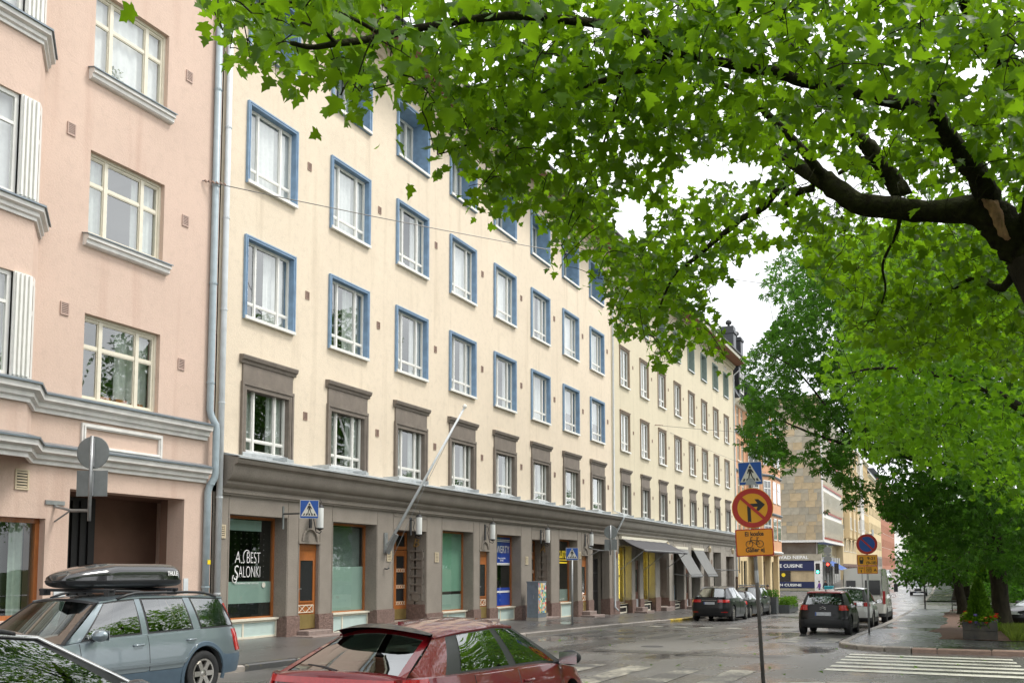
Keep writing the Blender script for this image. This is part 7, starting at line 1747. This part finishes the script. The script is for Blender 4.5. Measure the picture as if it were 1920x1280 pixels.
# --- second maple, round the corner, and the chestnut with the visible trunk behind the planter
def hull_tree(name, label, base, trunk, poly, holes, dpts, lsize, layers, leaf, mat_, limbs, seed, spread=.35, per=12, djit=(-.08, .3), group=None):
    rg = np.random.default_rng(seed); t = root(name, label, 'tree', base, group)
    mb, pts = trunk_mesh(*trunk); part('trunk', mb, K['bark'], t, angle=60); wood = [tuple(Vector(p) + Vector(base)) for p in pts]
    for i, l in enumerate(limbs):
        m, q = limb(l, 8, .04, seed+i); part('branch', m, K['bark'], t, True, smooth=True); wood += [tuple(p) for p in q]
    C, L, _ = hull_leaves(poly, holes, dpts, lsize, layers, rg, spread, per, djit)
    F_ = frames(len(L), rg, .6, .75, np.array([-.15, -.1, 0])); s = rg.uniform(.75, 1.25, len(L))*lsize
    o = link('foliage', leaves_mesh('foliage', L-np.array(base), s, F_, leaf, K[mat_], rg), t); o['kind'] = 'stuff'
    o = part('twigs', grow_twigs(wood, C[::2], .05, .012), K['bark'], t, True); o['kind'] = 'stuff'
    return t
b2 = at(2060, 1200, 21); b2 = Vector((27.6, -5.6, zr(27.6)+.1))
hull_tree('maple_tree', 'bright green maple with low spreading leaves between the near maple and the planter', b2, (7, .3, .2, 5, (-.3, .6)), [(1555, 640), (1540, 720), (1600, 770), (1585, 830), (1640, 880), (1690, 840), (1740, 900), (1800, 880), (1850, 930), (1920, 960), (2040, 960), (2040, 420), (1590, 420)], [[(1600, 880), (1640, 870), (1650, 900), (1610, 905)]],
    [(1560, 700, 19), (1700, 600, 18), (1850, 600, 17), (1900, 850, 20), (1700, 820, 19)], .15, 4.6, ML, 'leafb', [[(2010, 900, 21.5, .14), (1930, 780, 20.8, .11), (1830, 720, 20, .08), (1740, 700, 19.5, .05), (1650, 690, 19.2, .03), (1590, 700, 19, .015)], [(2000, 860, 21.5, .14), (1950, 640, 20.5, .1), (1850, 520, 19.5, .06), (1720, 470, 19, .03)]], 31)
b3 = Vector((40.3, -1.35, zr(40.3)+.1))
PL = palm_leaf()
hull_tree('chestnut_tree', 'dark green chestnut with drooping leaves standing behind the flower planter', b3, (6.5, .33, .25, 2, (.2, .3)), [(1460, 470), (1418, 556), (1472, 572), (1440, 625), (1398, 672), (1384, 742), (1408, 772), (1386, 806), (1402, 852), (1446, 868), (1440, 908), (1500, 872), (1560, 900), (1584, 930), (1568, 962), (1604, 958), (1640, 930), (1668, 985), (1700, 1005), (1725, 1040), (1760, 1035), (1785, 1062), (1815, 1070), (1850, 1055), (1880, 1088), (1930, 1098), (2060, 1090), (2060, 430), (1700, 420)],
    [[(1470, 780), (1520, 790), (1515, 850), (1480, 855)], [(1500, 690), (1530, 700), (1525, 740), (1500, 735)], [(1545, 600), (1570, 610), (1560, 640)], [(1596, 840), (1640, 855), (1650, 905), (1600, 900)]],
    [(1430, 650, 32), (1420, 820, 30), (1550, 880, 30), (1650, 800, 33), (1850, 900, 28), (1880, 1050, 29), (1750, 600, 30), (1600, 560, 31), (1760, 980, 33)], .21, 5.2, PL, 'leaf2',
    [[(1856, 990, 37, .24), (1800, 900, 35, .17), (1740, 868, 34, .13), (1680, 850, 33, .1), (1600, 835, 32, .07), (1530, 815, 31, .045), (1470, 790, 30.5, .02)], [(1858, 980, 37, .22), (1830, 840, 35, .16), (1760, 720, 33, .1), (1650, 640, 32, .06), (1540, 590, 31, .03)], [(1858, 980, 37, .24), (1900, 820, 36, .18), (1880, 640, 34, .1)], [(1600, 835, 32, .05), (1500, 700, 31, .03), (1430, 660, 31, .015)]], 41)
# --- row of limes beyond, copies of three crowns with real 3-D volume
def crown_mesh(seed, n, rad, mat_, leaf, lsize):
    rg = np.random.default_rng(seed); nl = 90; U = rg.normal(size=(nl, 3)); U /= np.linalg.norm(U, axis=1)[:, None]; U[:, 2] = np.where(U[:, 2] < -.55, -.55, U[:, 2])
    Cc = U*np.array(rad)*rg.uniform(.55, 1.0, nl)[:, None]; lr = rg.uniform(.5, 1.15, nl)
    i = rg.integers(0, nl, n); D = rg.normal(size=(n, 3)); D /= np.linalg.norm(D, axis=1)[:, None]; P = Cc[i] + D*(lr[i]*rg.uniform(.4, 1.05, n))[:, None]*np.array([1, 1, .6])
    return leaves_mesh('crown', P, rg.uniform(.7, 1.3, n)*lsize, frames(n, rg, .6, .8), leaf, K[mat_], rg), Cc
OV = oval_leaf()
crowns = [crown_mesh(51, 9000, (4.2, 4.6, 3.9), 'leaf3', OV, .24), crown_mesh(52, 9000, (4.4, 4.2, 4.3), 'leaf2', OV, .24), crown_mesh(53, 9000, (4.0, 4.8, 3.6), 'leaf', OV, .22)]
def row_tree(i, x, y, h, kind, label, group='trees along the park side of the street', s=1.0):
    base = Vector((x, y, zr(x)+.05)); t = root('lime_tree', label, 'tree', base, group); me, Cc = crowns[kind]
    mb, pts = trunk_mesh(h, .3*s, .16*s, i+3, (.3*math.sin(i), .3*math.cos(i)), 10)
    for c in Cc[::9]: mb.tube([pts[7], Vector(pts[9]) + Vector((c[0]*.3, c[1]*.3, .6)), Vector((c[0]*s, c[1]*s, c[2]*s+h))], [.11*s, .07*s, .015], 5)
    part('trunk', mb, K['bark'], t, angle=60)
    o = link('crown', me, t, (0, 0, h+.3), (0, 0, i*1.3)); o.scale = (s, s, s); o['kind'] = 'stuff'
LB = [(62.8, -.1, 4.2, 1, 'lime tree with thick dark trunk beside the low fence', 1.05), (66.5, -.6, 4.2, 0, 'slim lime tree right behind the low fence', .8), (74.5, -2.6, 4.4, 2, 'lime tree at the corner of the next crossing', 1.0), (101, .2, 3.9, 0, 'first lime tree beyond the next crossing', 1.0), (110, .2, 4.0, 2, 'second lime tree beyond the next crossing', 1.0), (120, .3, 4.1, 1, 'third lime tree beyond the next crossing', 1.05),
      (131, .2, 4.3, 0, 'lime tree where the street begins to climb', 1.1), (144, -.4, 5.4, 2, 'lime tree halfway up the hill', 1.1), (160, -.3, 5.4, 1, 'lime tree high on the hill', 1.2), (180, 0, 5.6, 0, 'lime tree near the top of the hill', 1.3), (205, .3, 5.6, 2, 'lime tree on top of the hill', 1.4), (235, .5, 5.8, 0, 'lime tree behind the top of the hill', 1.5)]
for i, (x, y, h, k, lab, s) in enumerate(LB): row_tree(i, x, y, h, k, lab, s=s)
for i, (x, y, h, k, s) in enumerate([(52, -9, 6, 0, 1.1), (60, -14, 6, 2, 1.3), (70, -11, 5.6, 1, 1.2), (80, -18, 6, 0, 1.5), (58, -22, 6.5, 1, 1.5), (92, -14, 6, 2, 1.4), (105, -10, 6, 1, 1.3), (120, -12, 6, 0, 1.5), (48, -17, 6, 2, 1.3)]):
    row_tree(20+i, x, y, h, k, 'leafy park tree standing behind the park lane', 'park trees behind the lane', s)
for i, (x, y, h, k, s) in enumerate([(-2, -7, 6.5, 1, 1.2), (4, -10, 6.5, 0, 1.3), (-9, -5, 6.5, 2, 1.2)]): row_tree(40+i, x, y, h, k, 'tall street tree growing behind the near pavement', 'trees behind the near pavement', s)

rgp = np.random.default_rng(9); n = 30000; bx = rgp.uniform(50, 150, 260); by = np.where(bx < 78, -14.5, -3.5) - rgp.uniform(0, 14, 260); br = rgp.uniform(1.2, 2.6, 260); ii = rgp.integers(0, 260, n); D = rgp.normal(size=(n, 3)); D /= np.linalg.norm(D, axis=1)[:, None]
P = np.stack([bx[ii], by[ii], np.interp(bx[ii], _S, _Z) + br[ii]*.6], 1) + D*(br[ii]*rgp.uniform(.5, 1, n))[:, None]*np.array([1, 1, 1.1]); keep = ~((P[:, 0] > 77) & (P[:, 0] < 97.5) & (P[:, 1] > -6)); P = P[keep]
o = link('shrubbery', leaves_mesh('shrubbery', P, rgp.uniform(.25, .5, len(P)), frames(len(P), rgp, .5, .9), OV, K['leaf2'], rgp)); o['kind'] = 'stuff'; o['label'] = 'dense dark shrubbery of the park beyond the next crossing'; o['category'] = 'shrubs'
# --- planting, grass, hedge
def tufts(name, label, cat, area, n, hgt, mat_, seed, parent=None, kind=True):
    rg = np.random.default_rng(seed); P = area(rg, n); a = rg.uniform(0, 6.28, n); h = rg.uniform(.5, 1.2, n)*hgt; w = .006 + h*.03; dx, dy = np.cos(a), np.sin(a); ln = rg.uniform(.1, .6, n)*h; b = rg.uniform(0, 6.28, n)
    V = np.stack([P + np.stack([-dx*w, -dy*w, 0*w], 1), P + np.stack([dx*w, dy*w, 0*w], 1), P + np.stack([np.cos(b)*ln*.5+dx*w*.6, np.sin(b)*ln*.5+dy*w*.6, h*.65], 1), P + np.stack([np.cos(b)*ln, np.sin(b)*ln, h], 1)], 1)
    o = link(name, mesh_np(name, V.reshape(-1, 3), np.arange(n*4).reshape(n, 4), K[mat_], np.repeat(rg.random(n), 4)), parent); 
    o['kind'] = 'stuff'
    if not parent: o['label'] = label; o['category'] = cat
    return o
def g_area(x0, x1, y0, y1, dz=.12):
    def f(rg, n):
        x = rg.uniform(x0, x1, n); y = rg.uniform(y0, y1, n)*1.0; z = np.interp(x, _S, _Z) + dz; return np.stack([x, y, z], 1)
    return f
tufts('grass', 'long grass growing beside the flower planter', 'grass', g_area(30.8, 40, -4.6, -1.3), 9000, .28, 'grass', 3); tufts('grass', 'thin grass round the tree trunks', 'grass', g_area(38, 60, -3.2, -.6), 5000, .2, 'grass', 4); tufts('grass', 'park grass behind the lane', 'grass', g_area(44, 75, -30, -14.6, 0), 9000, .35, 'grass', 5)
rgp = np.random.default_rng(8); n = 9000; P = np.stack([rgp.uniform(44, 76, n), rgp.normal(-14.2, .25, n), rgp.uniform(.3, 1.5, n) + 0], 1)
o = link('hedge', leaves_mesh('hedge', P, rgp.uniform(.06, .13, n), frames(n, rgp, .4, 1), OV, K['thuja'], rgp)); o['kind'] = 'stuff'; o['label'] = 'clipped green hedge along the top of the park wall'; o['category'] = 'hedge'
K['planterwood'] = mat('weathered_black_boards', (.022, .024, .025), .7, .3, 5, .3, 30, bdist=.006, c2=(.07, .06, .045))
K['petalred'] = mat('red_petal', (.7, .035, .015), .5, .2, 10); K['petalblue'] = mat('lilac_petal', (.25, .2, .5), .5, .2, 10); K['petalyel'] = mat('lime_leafage', (.45, .6, .03), .5, .2, 10); K['petalpk'] = mat('salmon_petal', (.75, .25, .12), .5, .2, 10)
def flower_planter(x, y, label, seed):
    z = zr(x) + .117; r = root('flower_planter', label, 'planter', (x, y, z), 'wooden flower planters')
    for k in range(2):
        for a in range(4):
            m = MB().box(-.45, .45, -.455, -.42, .02+k*.255, .265+k*.255); o = part('board', m, K['planterwood'], r); o.rotation_euler = (0, 0, a*math.pi/2)
    part('soil', MB().box(-.42, .42, -.42, .42, .3, .47), K['soil'], r)
    rg = np.random.default_rng(seed); n = 5200; t = rg.random(n)**.75; a = rg.uniform(0, 6.28, n); rad = .36*(1-t)**.75*(.55+.45*rg.random(n))*(1+.12*np.sin(a*5+t*9)); P = np.stack([rad*np.cos(a), rad*np.sin(a), .45+t*1.25], 1)
    F_ = frames(n, rg, .2, .6); out2 = np.stack([np.cos(a), np.sin(a), np.full(n, .9)], 1); out2 /= np.linalg.norm(out2, axis=1)[:, None]; F_[:, 0] = out2; F_[:, 1] = np.cross(F_[:, 2], out2); F_[:, 1] /= np.linalg.norm(F_[:, 1], axis=1)[:, None]; F_[:, 2] = np.cross(out2, F_[:, 1])
    o = link('conifer', leaves_mesh('conifer', P, rg.uniform(.06, .12, n), F_, OV, K['thuja'], rg), r); o['kind'] = 'stuff'
    n = 900; a = rg.uniform(0, 6.28, n); q = rg.uniform(.25, .55, n); P = np.stack([q*np.cos(a), q*np.sin(a), .5+rg.uniform(-.12, .2, n)], 1); o = link('bedding_leaves', leaves_mesh('bedding_leaves', P, rg.uniform(.05, .1, n), frames(n, rg, .6, .8), OV, K['leaf'], rg), r); o['kind'] = 'stuff'
    for k in range(34):
        a = rg.uniform(0, 6.28); q = rg.uniform(.36, .55); c = Vector((q*math.cos(a), q*math.sin(a), .62+rg.uniform(-.16, .14))); m = MB(); nn = 6
        for j in range(nn):
            b = 6.28*j/nn + k; d = Vector((math.cos(b), math.sin(b), .35))*.075; e = Vector((-math.sin(b), math.cos(b), 0))*.034; m.quad(c, c+d*.6+e, c+d, c+d*.6-e)
            m.quad(c+Vector((0, 0, .02)), c+d*.4+e+Vector((0, 0, .04)), c+d*.7+Vector((0, 0, .05)), c+d*.4-e+Vector((0, 0, .04)))
        part('flower', m, K[('petalred', 'petalpk', 'petalblue', 'petalyel', 'petalred')[k % 5]], r)
flower_planter(31.4, -.52, 'wooden planter with a small conifer and red flowers at the kerb corner', 3); flower_planter(32.6, -2.55, 'wooden planter with flowers next to the parked black car nose', 4)
# parklet greenery
for (x, y, l, w, z, lab) in ((64.0, 10.0, 3.6, .7, .5, 'green'),):
    rg = np.random.default_rng(77); n = 2600; P = np.stack([x+rg.uniform(-l/2, l/2, n), y+rg.uniform(-w/2-.05, w/2+.05, n), zr(x)+.35+rg.uniform(0, .65, n)], 1); pb = [o for o in bpy.data.objects if o.get('label') == 'long dark planter of green plants at the parking bay end'][0]
    o = link('planting', leaves_mesh('planting', P-np.array(pb.location), rg.uniform(.07, .14, n), frames(n, rg, .5, .9), OV, K['thuja'], rg), pb); o['kind'] = 'stuff'
pb = [o for o in bpy.data.objects if o.get('label') == 'tall dark slatted planter box at the parking bay end'][0]; rg = np.random.default_rng(78); n = 1200
P = np.stack([rg.uniform(-.45, .45, n), rg.uniform(-.7, .7, n), .95+rg.uniform(0, .5, n)], 1); o = link('planting', leaves_mesh('planting', P, rg.uniform(.06, .12, n), frames(n, rg, .5, .9), OV, K['leaf2'], rg), pb); o['kind'] = 'stuff'
# fallen leaves on the wet ground
rg = np.random.default_rng(5); n = 90; xx = rg.uniform(10, 34, n); yy = rg.uniform(-2, 12.5, n); P = np.stack([xx, yy, np.interp(xx, _S, _Z) + np.where((yy > 2.9) & (yy < 12), .02, .15)], 1); F_ = frames(n, rg, 6, .5)
ok = ~((P[:, 0] > 6) & (P[:, 0] < 14) & (P[:, 1] > 3.4)); P, F_ = P[ok], F_[ok]
o = link('fallen_leaves', leaves_mesh('fallen_leaves', P, rg.uniform(.06, .12, len(P)), F_, ML, K['leaf'], rg)); o['kind'] = 'stuff'; o['label'] = 'fallen maple leaves scattered on the wet asphalt'; o['category'] = 'leaves'
# ------------------------------------------------------------------ people far down the pavement
def person(label, loc, face, top, bottom, height=1.74, stride=.18):
    s = height/1.75; r = root('person', label, 'person', loc, None, face)
    V = [(0, 0, .95), (0, 0, 1.15), (0, 0, 1.38), (0, 0, 1.5), (.02, 0, 1.58), (.03, 0, 1.68),
         (0, .09, .9), (stride, .1, .5), (stride*.6, .1, .1), (stride*.6+.14, .1, .04), (0, -.09, .9), (-stride*.3, -.1, .5), (-stride*1.4, -.1, .13), (-stride*1.4+.13, -.1, .05),
         (0, .19, 1.4), (-.03, .25, 1.12), (.1, .24, .9), (.14, .23, .82), (0, -.19, 1.4), (.05, -.25, 1.12), (.2, -.22, .95), (.25, -.2, .88)]
    E = [(0, 1), (1, 2), (2, 3), (3, 4), (4, 5), (0, 6), (6, 7), (7, 8), (8, 9), (0, 10), (10, 11), (11, 12), (12, 13), (2, 14), (14, 15), (15, 16), (16, 17), (2, 18), (18, 19), (19, 20), (20, 21)]
    rad = [.15, .14, .16, .065, .085, .085, .1, .065, .05, .045, .1, .065, .05, .045, .075, .055, .045, .035, .075, .055, .045, .035]
    me = bpy.data.meshes.new('body'); me.from_pydata([(x*s, y*s, z*s) for x, y, z in V], E, []); o = link('body', me, r)
    sk = o.modifiers.new('skin', 'SKIN'); lay = me.skin_vertices[0].data if me.skin_vertices else None
    if lay is None:
        bm = bmesh.new(); bm.from_mesh(me); bm.verts.layers.skin.verify(); bm.to_mesh(me); bm.free(); lay = me.skin_vertices[0].data
    for i, q in enumerate(rad): lay[i].radius = (q*s, q*s*(1.15 if i in (1, 2) else 1)); 
    lay[0].use_root = True
    sb = o.modifiers.new('sub', 'SUBSURF'); sb.levels = 2; sb.render_levels = 2
    dg = bpy.context.evaluated_depsgraph_get(); m2 = bpy.data.meshes.new_from_object(o.evaluated_get(dg)); bpy.data.objects.remove(o)
    m2.materials.clear()
    for m in (top, bottom, K['skin'], K['black']): m2.materials.append(m)
    for f in m2.polygons:
        z = f.center.z/s; y = abs(f.center.y)/s; f.use_smooth = True
        f.material_index = 3 if z < .12 else 2 if z > 1.49 or (z < .9 and y > .17) else 0 if z > .88 else 1
    link('body', m2, r)
    part('hair', MB().grid(lambda a, b: Vector((.02, 0, 1.68))*s + Vector((math.sin(b*1.9)*math.cos(a*6.283)*1.0-.02, math.sin(b*1.9)*math.sin(a*6.283), math.cos(b*1.9)+.08))*.105*s, 14, 8), K['hair'], r, smooth=True)
    return r
K['jacket'] = mat('brown_jacket', (.13, .055, .035), .8, .2, 8); K['purple'] = mat('purple_coat', (.16, .06, .28), .8, .2, 8); K['jeans'] = mat('dark_trousers', (.03, .035, .05), .8, .2, 8); K['coat'] = mat('dark_coat', (.025, .025, .03), .8, .2, 8)
person('person in a brown jacket walking past the dark planters', (67.5, 11.9, zr(67.5)+.0), R(190), K['jacket'], K['jeans'])
person('person in a purple coat waiting at the traffic light', (113.0, 14.2, zr(113)+.02), R(120), K['purple'], K['jeans'], 1.66, .05)
person('person in a dark coat beside the one in purple', (113.6, 13.6, zr(113.6)+.02), R(150), K['coat'], K['jeans'], 1.75, .05)
